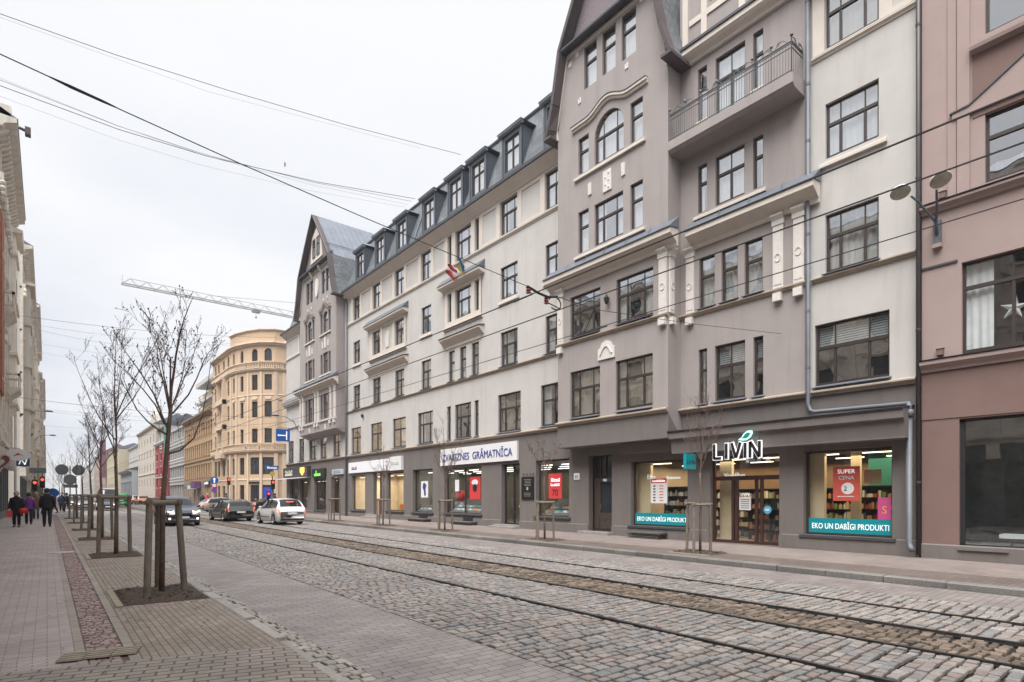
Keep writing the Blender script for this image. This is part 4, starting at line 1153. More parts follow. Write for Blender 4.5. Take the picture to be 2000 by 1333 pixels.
# blade sign
t = thing('shop_sign', (17.2, 11.1, 2.55), 'teal blade sign edge on to the wall behind the tree left of the grocery entrance', 'sign')
b = MB(); b.box(WORLD, 16.62, 17.22, 11.1, 11.2, 2.56, 3.08); b.build('sign_board', M['teal'], t)
text('LIVIN', .22, 'sign_lettering', M['inkt'] if 'inkt' in M else mat('dark teal letters', (.0,.05,.07), .4), t, (16.66, 11.095, 2.72), (1,0,0), (0,0,1), .004)
b = MB(); b.tube([(17.22, 11.15, 2.95), (17.8, 11.15, 2.95)], .02, 6); b.build('bracket', M['black'], t)

# old house door
a0, a1, z0, z1 = GS['door']; dd = .34
b = MB(); W2 = mat('old brown door', (.065,.045,.038), .5, var=.15, scale=5)
FDo = Fr((XW+.0, 0, 0), (0,1,0), (-1,0,0))
b.box(FM, a0, a1, -dd-.08, -dd, z0, .95); b.box(FM, a0, a0+.13, -dd-.08, -dd, .95, 2.25); b.box(FM, a1-.36, a1, -dd-.08, -dd, .95, 2.25)
b.box(FM, a0, a1, -dd-.08, -dd+.03, 2.25, 2.42); b.box(FM, a0, a0+.08, -dd-.08, -dd, 2.42, z1); b.box(FM, a1-.08, a1, -dd-.08, -dd, 2.42, z1); b.box(FM, a0+.6, a0+.66, -dd-.08, -dd, 2.42, z1); b.box(FM, a1-.40, a1-.34, -dd-.08, -dd, 2.42, z1)
for x0, x1 in ((a0+.15, a1-.42), ): b.box(FM, x0, x1, -dd, -dd+.025, .28, .84)
b.box(FM, a1-.32, a1-.06, -dd, -dd+.025, .28, .84)
b.band(FM, [(a0+.2+.5*k/8, .62+.1*math.sin(math.pi*k/8)) for k in range(9)], .025, -dd+.025, -dd+.04)
dr = b.build('door', W2, A)
b = MB(); b.face([FM(a0,-dd-.05,.95), FM(a1,-dd-.05,.95), FM(a1,-dd-.05,z1), FM(a0,-dd-.05,z1)]); b.build('pane', M['farglass'], dr)
b = MB(); b.tube([FM(a1-.42, -dd, 1.1), FM(a1-.42, -dd+.06, 1.12), FM(a1-.42, -dd+.06, 1.3), FM(a1-.42, -dd, 1.32)], .012, 5); b.build('handle', mat('brass', (.5,.35,.12), .3, metal=.9), dr)
b = MB(); b.box(FM, 15.9, 16.1, -dd+.03, -dd+.04, 2.28, 2.38); b.build('number_plate', M['wht'], dr)

# bookshop
rm = shoproom(17.76, 32.0, .2, 3.35, 5.0, [(.20,.17,.11), (.26,.24,.19), (.17,.155,.12), (.16,.13,.10)], stripes=3, es=2.4, power=110, lc=(1,.93,.78))
shop('zC'); shop('zB', bars=(26.15,)); shop('zA')
BP = [(.55,.08,.08), (.75,.72,.68), (.1,.35,.4), (.15,.3,.12), (.2,.35,.55), (.7,.5,.2), (.35,.5,.5), (.8,.8,.78)]
def bookdisplay(label, a0, a1, z):
    t = thing('book_display', FM((a0+a1)/2, -.6, z), label, 'display', 'book displays in the shop windows')
    s_ = MB(); s_.prism(FM, [(-1.0, z), (-.3, z), (-.3, z+.04), (-1.0, z+.45)], a0, a1); s_.prism(FM, [(-1.5, z), (-1.02, z), (-1.02, z+.45), (-1.5, z+.8)], a0, a1); s_.build('display_shelf', M['darkstone'], t)
    g_ = MB(); mats = [mat('book cover', c, .45) for c in BP]
    for row in range(2):
        a = a0+.04
        while a < a1-.2:
            w_ = rs.uniform(.17, .26); n = -.42-row*.3; zz = z+.06+row*.17; m_ = rs.randrange(len(BP))
            g_.hexa([FM(a,n,zz), FM(a+w_,n,zz), FM(a+w_,n-.02,zz), FM(a,n-.02,zz), FM(a,n-.14,zz+.2), FM(a+w_,n-.14,zz+.2), FM(a+w_,n-.16,zz+.2), FM(a,n-.16,zz+.2)], m_)
            g_.box(FM, a+w_*.2, a+w_*.8, n-.07, n-.055, zz+.09, zz+.12, (m_+3) % 8)
            a += w_ + .015
    tag(g_.build('books', mats, t), kind='stuff')
bookdisplay('sloping book display in the bookshop window right of the entrance', 17.85, 19.95, .74)
bookdisplay('sloping book display in the wide bookshop window under the sign', 24.4, 27.9, .72)
bookdisplay('sloping book display in the leftmost bookshop window', 29.3, 31.6, .70)
poster('red half-price poster with a black 70 in the bookshop window', 18.48, 19.33, 1.55, 2.69, M['postred'], [('70', .42, 1.68, M['black'], 0)], -.2, [(18.6, 19.2, 2.32, .16), (18.62, 19.2, 2.12, .12)])
pp = poster('white poster with a dark figure drawing in the left bookshop window', 30.12, 30.95, 1.6, 2.6, M['wht'], [], -.2)
b = MB(); FNp = FM
b.slab(FM, [(30.35,1.75),(30.55,1.7),(30.6,2.0),(30.75,2.2),(30.7,2.45),(30.5,2.5),(30.3,2.35),(30.42,2.1)], -.19, -.186); b.build('poster_figure', M['navy'], pp)
poster('white sheet taped in the wide bookshop window', 26.75, 27.15, 1.95, 2.6, M['wht'], [], -.2)
pp = poster('red poster with a white cap and dark face in the wide bookshop window', 24.7, 25.7, 1.5, 2.72, M['postred'], [], -.2)
b = MB(); b.slab(FM, [(25.2+.3*math.cos(t), 2.42+.16*math.sin(t)) for t in (2*math.pi*k/14 for k in range(14))], -.19, -.186); b.build('poster_cap', M['wht'], pp)
b = MB(); b.slab(FM, [(25.2+.2*math.cos(t), 2.12+.22*math.sin(t)) for t in (2*math.pi*k/14 for k in range(14))], -.19, -.186); b.build('poster_face', M['black'], pp)
b = MB(); b.lathe(FM(27.0, -.5, 1.72), [(0,-.3),(.2,-.28),(.28,0),(.2,.26),(0,.3)], 12); solid('paper_lantern', b, M['postred'], 'dark red round paper lantern in the wide bookshop window', 'lantern', None, FM(27.0,-.5,1.42), True)
# bookshop entrance
a0, a1, z0, z1 = GS['zD']; d = .24
b = MB()
for x in (a0, a0+.66, a1-.08): b.box(FM, x, x+.08, -d-.06, -d+.02, z0, z1)
for z in (z0, z1-.08): b.box(FM, a0, a1, -d-.061, -d+.021, z, z+.08)
dr = b.build('door', M['black'], A)
b = MB(); b.face([FM(a0,-d-.01,z0), FM(a1,-d-.01,z0), FM(a1,-d-.01,z1), FM(a0,-d-.01,z1)]); b.build('pane', M['shopglass'], dr)
b = MB(); b.tube([FM(a0+.8, -d+.06, 1.1), FM(a0+.8, -d+.06, 1.6)], .015, 6); b.build('handle', M['steel'], dr)
# bookshop sign
t = thing('shop_sign', FM(24.7, .1, 3.4), 'long pale sign board with navy capitals above the bookshop', 'sign')
b = MB(); b.box(FM, 21.25, 28.2, .01, .13, 3.42, 4.36); b.build('sign_board', M['whitesign'], t)
o = text('ZVAIGZNES  GRĀMATNĪCA', .56, 'sign_lettering', M['navy'], t, FM(27.95, .14, 3.66), RT, (0,0,1), .012)
xs = [v.co.y for v in o.data.vertices]; k = 6.35/(max(xs)-min(xs)); my = max(xs)
for v in o.data.vertices: v.co.y = my + (v.co.y-my)*k

# fashion shop
rm = shoproom(32.3, 41.2, .3, 3.3, 4.0, [(.62,.52,.38), (.68,.58,.44), (.6,.55,.48), (.4,.34,.28)], stripes=1, es=2.2, power=260, lc=(1,.84,.62))
shop('f1'); shop('f2')
a0, a1, z0, z1 = GS['fD']; b = MB(); b.box(FM, a0, a1, -.6, -.5, z0, z1); dr = b.build('door', mat('red brown door', (.12,.05,.035), .5), A)
b = MB(); b.box(FM, a0+.2, a1-.2, -.5, -.49, z0+1, z1-.3); b.build('pane', M['farglass'], dr)
t = thing('shop_sign', FM(37.7, .1, 3.4), 'long blank white fascia sign with a small dark word above the fashion shop', 'sign')
b = MB(); b.box(FM, 34.5, 41.2, .01, .12, 3.42, 4.2); b.build('sign_board', mat('lit white fascia', (.82,.82,.86), .5), t)
marks(t, M['black'], FM, 39.75, 40.65, 3.66, .22, .12)
t = thing('shop_sign', FM(33.6, .1, 3.4), 'square white sign with faint writing at the end of the fashion fascia', 'sign')
b = MB(); b.box(FM, 32.8, 34.4, .01, .2, 3.38, 4.28); b.build('sign_board', M['whitesign'], t)
marks(t, mat('faint green letters', (.4,.5,.42), .6), FM, 33.1, 34.15, 3.72, .18, .2)
def mannequin(label, a, n, z, coat, skirt):
    t = thing('mannequin', FM(a, n, z), label, 'mannequin')
    b = MB(); c = FM(a, n, z)
    b.lathe(c, [(.13,.0),(.10,.4),(.13,.85),(.15,.95)], 10); b.build('lower_dress', skirt, t)
    b = MB(); b.lathe(c, [(.17,.75),(.14,1.0),(.17,1.25),(.19,1.4),(.06,1.48)], 10); b.tube([c+Vector((0,.18,1.38)), c+Vector((0,.25,1.05)), c+Vector((0,.2,.8))], .045, 6); b.tube([c+Vector((0,-.18,1.38)), c+Vector((0,-.25,1.05)), c+Vector((0,-.2,.8))], .045, 6); b.build('coat', coat, t)
    b = MB(); b.tube([c+Vector((0,0,1.45)), c+Vector((0,0,1.55))], .045, 8); b.ball(c+Vector((0,0,1.66)), .1, 0, 10, 8, (.85,.85,1.15)); b.build('head', M['wht'], t)
mannequin('mannequin in a black coat in the left fashion window', 38.95, -.7, .72, M['black'], M['wht'])
mannequin('mannequin in a dark suit in the right fashion window', 33.2, -.8, .76, M['black'], M['black'])
b = MB()
for k, (a, s_) in enumerate(((33.9, .3), (33.55, .24))): b.box(FM, a, a+s_, -.62, -.45, .78, .78+s_*1.2); b.tube([FM(a+.05, -.53, .78+s_*1.2), FM(a+s_/2, -.53, .78+s_*1.55), FM(a+s_-.05, -.53, .78+s_*1.2)], .012, 5)
solid('shopping_bag', b, mat('orange bag', (.7,.22,.03), .5), 'orange shopping bags on the floor of the right fashion window', 'bag', None, FM(33.9,-.5,.78))

# far shops
rm = shoproom(43.0, 55.4, .3, 3.2, 4.0, [(.30,.26,.2), (.34,.3,.24), (.28,.25,.2), (.2,.17,.14)], stripes=1, es=1.5, power=22, lc=(1,.8,.55))
shop('gW', bars=(46.9,)); shop('c1'); shop('c2')
a0, a1, z0, z1 = GS['gD']; b = MB(); b.box(FM, a0, a1, -.6, -.5, z0, z1); b.box(FM, a0+.1, a1-.1, -.5, -.48, z0+.1, z0+1); dr = b.build('door', W2, A)
t = thing('shop_sign', FM(47.3, .1, 3.3), 'black shop sign with a lit green word and sprig', 'sign')
b = MB(); b.box(FM, 45.9, 48.8, .01, .14, 3.3, 4.02); b.build('sign_board', M['black'], t)
marks(t, mat('lit green letters', (.1,.5,.05), .5, emit=(.25,1,.1), es=1.0), FM, 46.9, 48.3, 3.42, .22, .14); marks(t, mat('lit green sprig', (.1,.5,.05), .5, emit=(.25,1,.1), es=1.0), FM, 47.8, 47.95, 3.66, .26, .14)
t = thing('shop_sign', FM(43.3, .1, 3.4), 'small pale blue white sign above the far doorway', 'sign')
b = MB(); b.box(FM, 42.3, 44.3, .01, .18, 3.42, 3.8); b.build('sign_board', mat('pale cyan sign', (.55,.68,.72), .5), t)
marks(t, mat('grey letters', (.25,.3,.33), .5), FM, 42.5, 44.1, 3.5, .1, .18); marks(t, mat('grey letters', (.25,.3,.33), .5), FM, 42.5, 44.1, 3.64, .1, .18)
t = thing('shop_sign', FM(52.6, .2, 3.5), 'charcoal fascia sign with white writing and a lit orange emblem at the house corner', 'sign')
b = MB(); b.box(FM, 49.4, 55.9, .01, .35, 3.45, 4.35); b.build('sign_board', mat('charcoal sign', (.05,.05,.055), .5), t)
marks(t, mat('cream letters', (.75,.72,.55), .5), FM, 53.3, 55.3, 3.62, .5, .35)
b = MB(); b.slab(FM, [(50.1,4.25),(51.1,4.25),(51.1,3.85),(50.6,3.55),(50.1,3.85)], .35, .40); b.build('emblem', mat('orange lit emblem', (.8,.35,.05), .5, emit=(1,.5,.1), es=1.2), t)
b = MB(); b.prism(FM, [(.0,3.36),(1.0,3.26),(1.0,3.3),(0,3.44)], 49.5, 55.8); solid('awning', b, M['wht'], 'thin white awning under the charcoal corner sign', 'awning', None, FM(52,.0,3.4))

# plaque, house number, lantern, anchors, steps, cellar covers
t = thing('wall_plaque', FM(20.55, .0, 1.5), 'black stone memorial plaque with fine pale lettering beside the bookshop door', 'plaque')
b = MB(); b.box(FM, 20.12, 21.0, .0, .05, 1.5, 2.58); b.build('plaque_slab', mat('polished black stone', (.015,.016,.018), .25), t)
b = MB()
for k in range(5): b.box(FM, 20.3+.03*(k%2), 20.82-.04*(k%3), .05, .053, 2.44-k*.07, 2.455-k*.07)
for k in range(3): b.box(FM, 20.32, 20.8, .05, .053, 1.8-k*.07, 1.815-k*.07)
b.box(FM, 20.5, 20.62, .05, .056, 1.95, 2.1); b.build('plaque_lettering', mat('worn gilt', (.35,.32,.25), .5), t)
b = MB()
for a in (20.15, 20.35, 20.6, 20.85): b.ball(FM(a, .05, 2.72), .04, 0, 6, 4)
solid('dried_garland', b, M['eave'], 'row of small dark fixings on the wall above the black plaque', 'fixings', None, FM(20.5,.05,2.7))
t = thing('house_number', FM(17.3, .0, 2.36), 'small blue and white enamel house number left of the old door', 'number plate')
b = MB(); b.box(FM, 17.16, 17.48, .0, .03, 2.37, 2.65); b.build('plate', M['wht'], t)
text('85', .2, 'number_lettering', M['navy'], t, FM(17.42, .033, 2.42), RT, (0,0,1), .003)
b = MB(); b.lathe(FB(14.8, .16, 9.1), [(0,0),(.05,.03),(.09,.12),(.11,.26),(.05,.33),(.02,.42),(0,.43)], 8); b.tube([FB(14.8,0,9.38), FB(14.8,.16,9.4)], .018, 5)
solid('wall_lantern', b, M['black'], 'small black ornate wall lantern between the bay windows of the near tower', 'lantern', None, FB(14.8,0,9.1))
b = MB(); b.lathe(FM(38.8, .12, 7.35), [(0,0),(.05,.03),(.09,.12),(.10,.22),(.03,.33),(0,.34)], 8); b.tube([FM(38.8,0,7.6), FM(38.8,.12,7.62)], .018, 5)
solid('wall_lantern', b, M['black'], 'small black wall lantern between second floor windows near the far tower', 'lantern', None, FM(38.8,0,7.35))
def steps(label, a0, a1, out, h, n=2):
    b = MB(); zg = gz((a0+a1)/2)
    for k in range(n): b.box(FM, a0-.12*(n-1-k), a1+.12*(n-1-k), .0 if k == n-1 else .0, out-k*.28, zg-.1+.0*k, zg+h*(k+1)/n - .003*k)
    solid('doorstep', b, M['conc'], label, 'step', 'doorsteps along the long house', FM(a0, out, zg))
steps('broad worn stone doorstep at the old brown door', 15.2, 16.9, .42, .12, 1)
steps('double stone step at the bookshop entrance', 21.1, 22.9, .6, .16, 2)
steps('double stone step at the fashion shop entrance', 35.8, 37.9, .6, .24, 2)
steps('low stone step at the far doorway under the pale sign', 43.1, 45.1, .45, .14, 1)
def cellar(label, a0, a1):
    zg = gz(a0); t = thing('cellar_hatch', FM((a0+a1)/2, .2, zg), label, 'cellar cover', 'dark cellar covers under the shop windows')
    b = MB(); b.box(FM, a0, a1, .05, .52, zg-.05, zg+.14); b.build('hatch_base', M['darkstone'], t)
    b = MB(); b.box(FM, a0-.08, a1+.08, .04, .60, zg+.142, zg+.19); b.build('cover_slab', M['darkstone'], t)
    b = MB(); b.box(FM, a0+.35, a1-.55, .0501, .07, zg+.2, zg+.46); b.build('cellar_opening', M['black'], t)
cellar('dark cellar cover under the leftmost bookshop window', 29.4, 31.3); cellar('dark cellar cover under the wide bookshop window', 24.7, 26.5)
t = thing('bench', FM(13.4, .3, .06), 'low dark slatted platform under the left grocery window', 'bench')
b = MB()
for k in range(3): b.box(FM, 12.62, 14.2, .08+k*.17, .22+k*.17, .25, .30)
b.build('seat', M['darkstone'], t); b = MB()
for k in range(3): b.box(FM, 12.70, 14.12, .08, .52, .08+k*.055, .11+k*.055)
b.build('stacked_boards', M['darkstone'], t)

# flags on the hood
def flag(label, a, z, cols, lean, sw):
    t = thing('flag', FM(a, .1, z), label, 'flag', None)
    p0 = Vector(FM(a, .35, z)); p1 = p0 + Vector((-.55, lean*.8, .5))
    b = MB(); b.tube([p0, p1], .02, 6); b.build('flag_pole', M['wht'], t)
    for k, c in enumerate(cols):
        b = MB(); rows = []
        for i in range(7):
            u = .25+.75*i/6; top = p0.lerp(p1, u); row = []
            for j in range(7):
                v = j/6; f0 = k/len(cols); f1 = (k+1)/len(cols); vv = f0+(f1-f0)*v
                row.append(top + Vector((.05*math.sin(vv*7+i), sw*vv*.5 + .08*math.sin(vv*9+i*1.1), -vv*(.55+.12*math.sin(i)))))
            rows.append(row)
        b.grid(rows); b.build('flag_cloth', c, t, True)
dred = mat('dark red flag', (.30,.02,.03), .8); fwh = mat('pinkish white flag', (.7,.55,.55), .8)
flag('dark red and white flag drooping from a pole on the right hood roof', 25.8, 13.85, [dred, fwh, dred], .45, .35)
flag('blue and yellow flag drooping from a pole on the right hood roof', 25.2, 13.85, [mat('flag blue', (.02,.13,.30), .8), mat('flag yellow', (.45,.38,.10), .8)], -.1, .25)

# ------------------------------------------------------------ pink house at the right edge
PH = thing('townhouse', (XW, 0, 0), 'tall dusty pink and red brown townhouse cut off by the right edge', 'building')
M['pink'] = mat('dusty pink stucco', (.365,.275,.255), .85, var=.05, scale=1.2, bump=.3, bscale=80, streak=.2, dirt=(.32,.23,.21))
M['pinkd'] = mat('red brown stucco', (.20,.128,.112), .85, var=.06, scale=1.2, bump=.3, bscale=80, streak=.2, dirt=(.18,.11,.10))
hs = [(.2, 3.97, .35, 3.58), (.3, 3.92, 5.2, 7.5), (1.2, 3.46, 9.3, 11.0), (1.2, 3.46, 12.95, 14.9), (1.2, 3.46, 16.3, 18)]
b = MB(); wall(b, FM, -8, 4.76, 5.1, 21, hs, n=.0); b.build('wall', M['pink'], PH)
b = MB(); wall(b, FM, -8, 4.76, 3.62, 4.84, [], n=.02); b.face([FM(4.76,.02,3.62), FM(4.76,-.2,3.62), FM(4.76,-.2,4.84), FM(4.76,.02,4.84)])
wall(b, FM, -8, 4.76, .36, 3.62, hs, n=0)
b.box(FM, .8, 3.7, .0, .02, 11.0, 12.6)
b.face([FM(4.76,.0,-.3), FM(4.76,-12,-.3), FM(4.76,-12,21), FM(4.76,.0,21)])
b.box(FM, -8, 4.70, -12, -3.6, -.3, 21); b.box(FM, -8, 4.7, -3.6, -1.02, 3.7, 20.9)
b.build('wall', M['pinkd'], PH)
b = MB(); wall(b, FM, -8, 4.76, -.3, .37, [], n=.05); b.box(FM, 3.0, 3.98, .05, .1, .28, .34); b.prism(FM, [(0,.37),(.05,.37),(.0,.40)], -8, 4.76); b.build('plinth', M['base'], PH)
b = MB(); moulding(b, FM, -8, 4.76, 4.85, .28, .22); moulding(b, FM, -8, 4.76, 8.95, .2, .2)
b.box(FM, 3.75, 4.0, 0, .06, 9.2, 21); b.box(FM, 4.02, 4.2, 0, .03, 9.2, 21)
b.slab(FM, [(4.1, 11.15), (4.1, 11.28), (3.75, 11.32), (2.35, 12.2), (1.6, 12.2), (.2, 11.32), (-.2, 11.28), (-.2, 11.15)], 0, .08)
b.prism(FM, [(0,12.55),(.2,12.6),(.22,12.68),(.22,12.78),(0,12.84)], .9, 3.72)
b.build('moulding', M['pink'], PH)
b = MB(); b.band(FM, [(4.15,11.3),(3.75,11.34),(2.35,12.23),(1.6,12.23),(.2,11.34)], .035, 0, .11); b.prism(FM, [(0,5.14),(.24,5.13),(.26,5.15),(0,5.2)], -8, 4.76); b.prism(FM, [(0,9.16),(.22,9.15),(.24,9.17),(0,9.22)], -8, 4.76); b.box(FM, 4.0, 4.76, 0, .04, 7.55, 7.6); b.build('flashing', M['zincd'], PH)
win(PH, FM, .3, 3.92, 5.2, 7.5, cols=3, tr=.72, cur='left', d=.14, glass=glassmat('tall window glass', .22, wob=.08))
win(PH, FM, 1.2, 3.46, 9.3, 11.0, cols=2, tr=.66, cur='none', d=.14)
win(PH, FM, 1.2, 3.46, 12.95, 14.9, cols=2, tr=.66, cur='none', d=.14)
win(PH, FM, 1.2, 3.46, 16.3, 18, cols=2, tr=.66, cur='full', d=.14)
# office behind the big window
b = MB(); a0, a1, z0, z1 = hs[0]
for x in (a0, a1-.09, 1.9): b.box(FM, x, x+.09, -.2, -.1, z0, z1)
for z in (z0, z1-.07): b.box(FM, a0, a1, -.2, -.1, z, z+.07)
sw_ = b.build('shop_window', M['black'], PH)
b = MB(); b.face([FM(a0,-.15,z0), FM(a1,-.15,z0), FM(a1,-.15,z1), FM(a0,-.15,z1)]); b.build('pane', glassmat('office glass', .30, wob=.05), sw_)
b = MB(); n1 = -3.5
b.face([FM(-.3,n1,z0),FM(4.5,n1,z0),FM(4.5,n1,z1),FM(-.3,n1,z1)]); b.face([FM(4.5,-.2,z0),FM(4.5,n1,z0),FM(4.5,n1,z1),FM(4.5,-.2,z1)]); b.face([FM(-.3,-.2,z1),FM(4.5,-.2,z1),FM(4.5,n1,z1),FM(-.3,n1,z1)]); b.face([FM(-.3,-.2,z0),FM(4.5,-.2,z0),FM(4.5,n1,z0),FM(-.3,n1,z0)]); b.face([FM(-.3,-.2,z0),FM(-.3,n1,z0),FM(-.3,n1,z1),FM(-.3,-.2,z1)])
b.build('office_interior', mat('dim office', (.34,.34,.33), .9, var=.2), PH)
t = thing('desk', FM(2.4, -.9, .4), 'white desk seen behind the big dark window of the pink house', 'desk')
b = MB(); b.box(FM, 1.6, 3.3, -1.2, -.6, .58, .68); b.build('desk_top', M['wht'], t)
for a in (1.7, 3.1):
    b = MB(); b.tube([FM(a,-.9,.36), FM(a,-.9,.58)], .03, 6); b.build('leg', M['steel'], t)
t = thing('office_chair', FM(2.6, -1.6, .4), 'black swivel chair behind the white desk', 'chair')
b = MB(); b.box(FM, 2.3, 2.85, -1.9, -1.4, .85, .93); b.build('seat', M['black'], t)
b = MB(); b.box(FM, 2.3, 2.85, -1.98, -1.9, 1.0, 1.5); b.build('backrest', M['black'], t)
for k in range(4):
    b = MB(); t_ = k*math.pi/2+.5; b.tube([FM(2.57,-1.65,.6), FM(2.57+.3*math.cos(t_), -1.65+.3*math.sin(t_), .38)], .02, 5); b.tube([FM(2.57,-1.65,.6), FM(2.57,-1.65,.86)], .02, 5) if k == 0 else None; b.build('leg', mat('pale wood leg', (.45,.28,.13), .6), t)
# paper star
b = MB(); c = FM(2.97, -.36, 6.2)
pts = []
for k in range(10):
    r_ = .30 if k % 2 == 0 else .11; t_ = math.pi/2 + k*math.pi/5 + .12
    pts.append(c + Vector((0, r_*math.cos(t_), r_*math.sin(t_))))
for k in range(10):
    for s_ in (-.07, .07): b.face([pts[k], pts[(k+1)%10], c+Vector((s_,0,0))])
b.tube([c+Vector((0,0,.24)), c+Vector((0,0,1.2))], .004, 4)
solid('paper_star', b, M['wht'], 'white five pointed paper star hanging in the pink house window', 'star', None, c)
for a, z, l_ in ((4.35, 5.25, 'small brown box on the pink wall above the red brown band'), (4.3, 9.25, 'small brown alarm box above the street lamp arms')):
    b = MB(); b.box(FM, a-.07, a+.07, 0, .12, z, z+.16); b.prism(FM, [(0,z+.16),(.14,z+.16),(.0,z+.2)], a-.08, a+.08); solid('junction_box', b, M['pinkd'], l_, 'box', None, FM(a,0,z))
# dark downpipe in the gap between the houses
b = MB(); b.tube([FM(4.81, .10, 21), FM(4.81, .10, .1)], .055, 8)
for z in (2, 6, 10, 14, 18): b.lathe(FM(4.81,.10,z), [(.066,-.03),(.066,.03)], 8)
b.build('downpipe', M['darkpipe'], PH, True)
# twin-headed lamp on the pink wall
t = thing('street_lamp', FM(4.41, .1, 8.1), 'twin headed wall street lamp with round dishes on the pink house', 'street lamp')
M['lampgrey'] = mat('blue grey lamp metal', (.10,.115,.135), .5)
M['lens'] = mat('yellowed lamp lens', (.40,.39,.32), .35, var=.25, scale=6)
b = MB(); b.box(FM, 4.33, 4.49, .0, .1, 8.12, 8.72); b.build('bracket', M['lampgrey'], t)
b = MB(); b.box(FM, 4.31, 4.51, .0, .14, 8.02, 8.12); b.build('junction_box', M['pink'], t)
for da, no in ((.28, 1.1), (-.22, 1.0)):
    p0 = Vector(FM(4.41, .10, 8.35)); 
    tip = Vector(FM(4.41+da, no, 9.12))
    b = MB(); pts = [p0, p0+Vector((-.06,0,.3)), p0.lerp(tip,.4)+Vector((0.02,0,.2)), p0.lerp(tip,.75)+Vector((0,0,.12)), tip]
    b.tube(pts, [.035,.035,.03,.028,.026], 8); arm = b.build('arm', M['lampgrey'], t, True)
    hc = tip + Vector((-.22, da*.6, .10)); ax = Vector((.42, .30-da*.2, 1)).normalized()
    b = MB(); b.lathe(hc, [(0,.08),(.09,.075),(.17,.05),(.22,.0),(.22,-.02)], 20, 0, ax); hd = b.build('lamp_head', M['wht'], t, True)
    b = MB(); b.lathe(hc, [(.21,-.02),(.17,-.045),(.09,-.06),(0,-.065)], 20, 0, ax); b.build('lens', M['lens'], hd, True)
# ------------------------------------------------------------ other houses
def frameof(p, q, out):
    p = Vector((p[0], p[1], 0)); q = Vector((q[0], q[1], 0)); a = (q-p).normalized(); n = Vector((-a.y, a.x, 0))
    if n.dot(Vector((out[0], out[1], 0))) < 0: n = -n
    return Fr(p, a, n), (q-p).length
def winrow(par, fr, xs, w_, z0, z1, arched=False, surround=None, fm=None, gm=None, depth=.18, bars=1):
    for x in xs:
        b = MB(); a0, a1 = x-w_/2, x+w_/2; d = .03
        fwd = .07
        b.box(fr, a0, a0+fwd, d-.02, d+.04, z0, z1); b.box(fr, a1-fwd, a1, d-.02, d+.04, z0, z1)
        b.box(fr, a0+fwd, a1-fwd, d-.02, d+.04, z1-fwd, z1); b.box(fr, a0+fwd, a1-fwd, d-.02, d+.04, z0, z0+fwd)
        b.box(fr, x-.035, x+.035, d-.02, d+.035, z0+fwd, z1-fwd); b.box(fr, a0+fwd, a1-fwd, d-.02, d+.038, z0+(z1-z0)*.65, z0+(z1-z0)*.65+.07)
        wo_ = b.build('window', fm or M['frame'], par)
        g_ = MB(); g_.face([fr(a0,d,z0), fr(a1,d,z0), fr(a1,d,z1), fr(a0,d,z1)]); g_.build('pane', gm or M['farglass'], wo_)
def simple_house(name, label, p, q, out, z1, mt, rows, pitch, ww, roofmt=None, roofh=1.6, base=None, trim=None, depth=10, roofback=4., z0=None, surround=True, cornice=.5, wins=True, skiprow=()):
    fr, L_ = frameof(p, q, out)
    zb = gz((p[1]+q[1])/2) if z0 is None else z0
    t = thing(name, (p[0], p[1], zb), label, 'building')
    n = max(1, int(round((L_-.6)/pitch))); xs = [.3 + (L_-.6)*(k+.5)/n for k in range(n)]
    holes = []
    for ri, (a, b_) in enumerate(rows):
        for x in xs: holes.append((x-ww/2, x+ww/2, a, b_))
    b = MB(); wall(b, fr, 0, L_, zb-1, z1, holes, reveal=.2)
    b.box(fr, 0, L_, -depth, -.45, zb-1, z1-.01)
    for e_ in (0, L_): b.face([fr(e_, 0, zb-1), fr(e_, -.45, zb-1), fr(e_, -.45, z1), fr(e_, 0, z1)])
    b.build('wall', mt, t)
    fi = Fr(fr.o - fr.n*.2, fr.a, fr.n)
    for (a, b_) in rows: winrow(t, fi, xs, ww, a, b_)
    tr_ = MB()
    if surround:
        for ri, (a, b_) in enumerate(rows):
            for x in xs:
                moulding(tr_, fr, x-ww/2-.12, x+ww/2+.12, b_+.08, .16, .12); tr_.box(fr, x-ww/2-.08, x+ww/2+.08, 0, .1, a-.14, a-.01)
    moulding(tr_, fr, -.02, L_+.02, z1-.45, .5, cornice)
    if len(rows) > 1: moulding(tr_, fr, 0, L_, rows[1][0]-.75, .22, .15)
    tr_.build('moulding', trim or mt, t)
    r = MB(); rm_ = roofmt or M['zinc']
    r.face([fr(-.1, cornice, z1+.09), fr(L_+.1, cornice, z1+.09), fr(L_+.1, -roofback, z1+roofh), fr(-.1, -roofback, z1+roofh)])
    r.face([fr(-.1, -roofback, z1+roofh), fr(L_+.1, -roofback, z1+roofh), fr(L_+.1, -depth, z1+.05), fr(-.1, -depth, z1+.05)])
    r.face([fr(-.1, cornice, z1+.09), fr(-.1, -roofback, z1+roofh), fr(-.1, -depth, z1+.05)]); r.face([fr(L_+.1, cornice, z1+.09), fr(L_+.1, -roofback, z1+roofh), fr(L_+.1, -depth, z1+.05)])
    r.build('roof', rm_, t)
    return t, fr, L_, xs

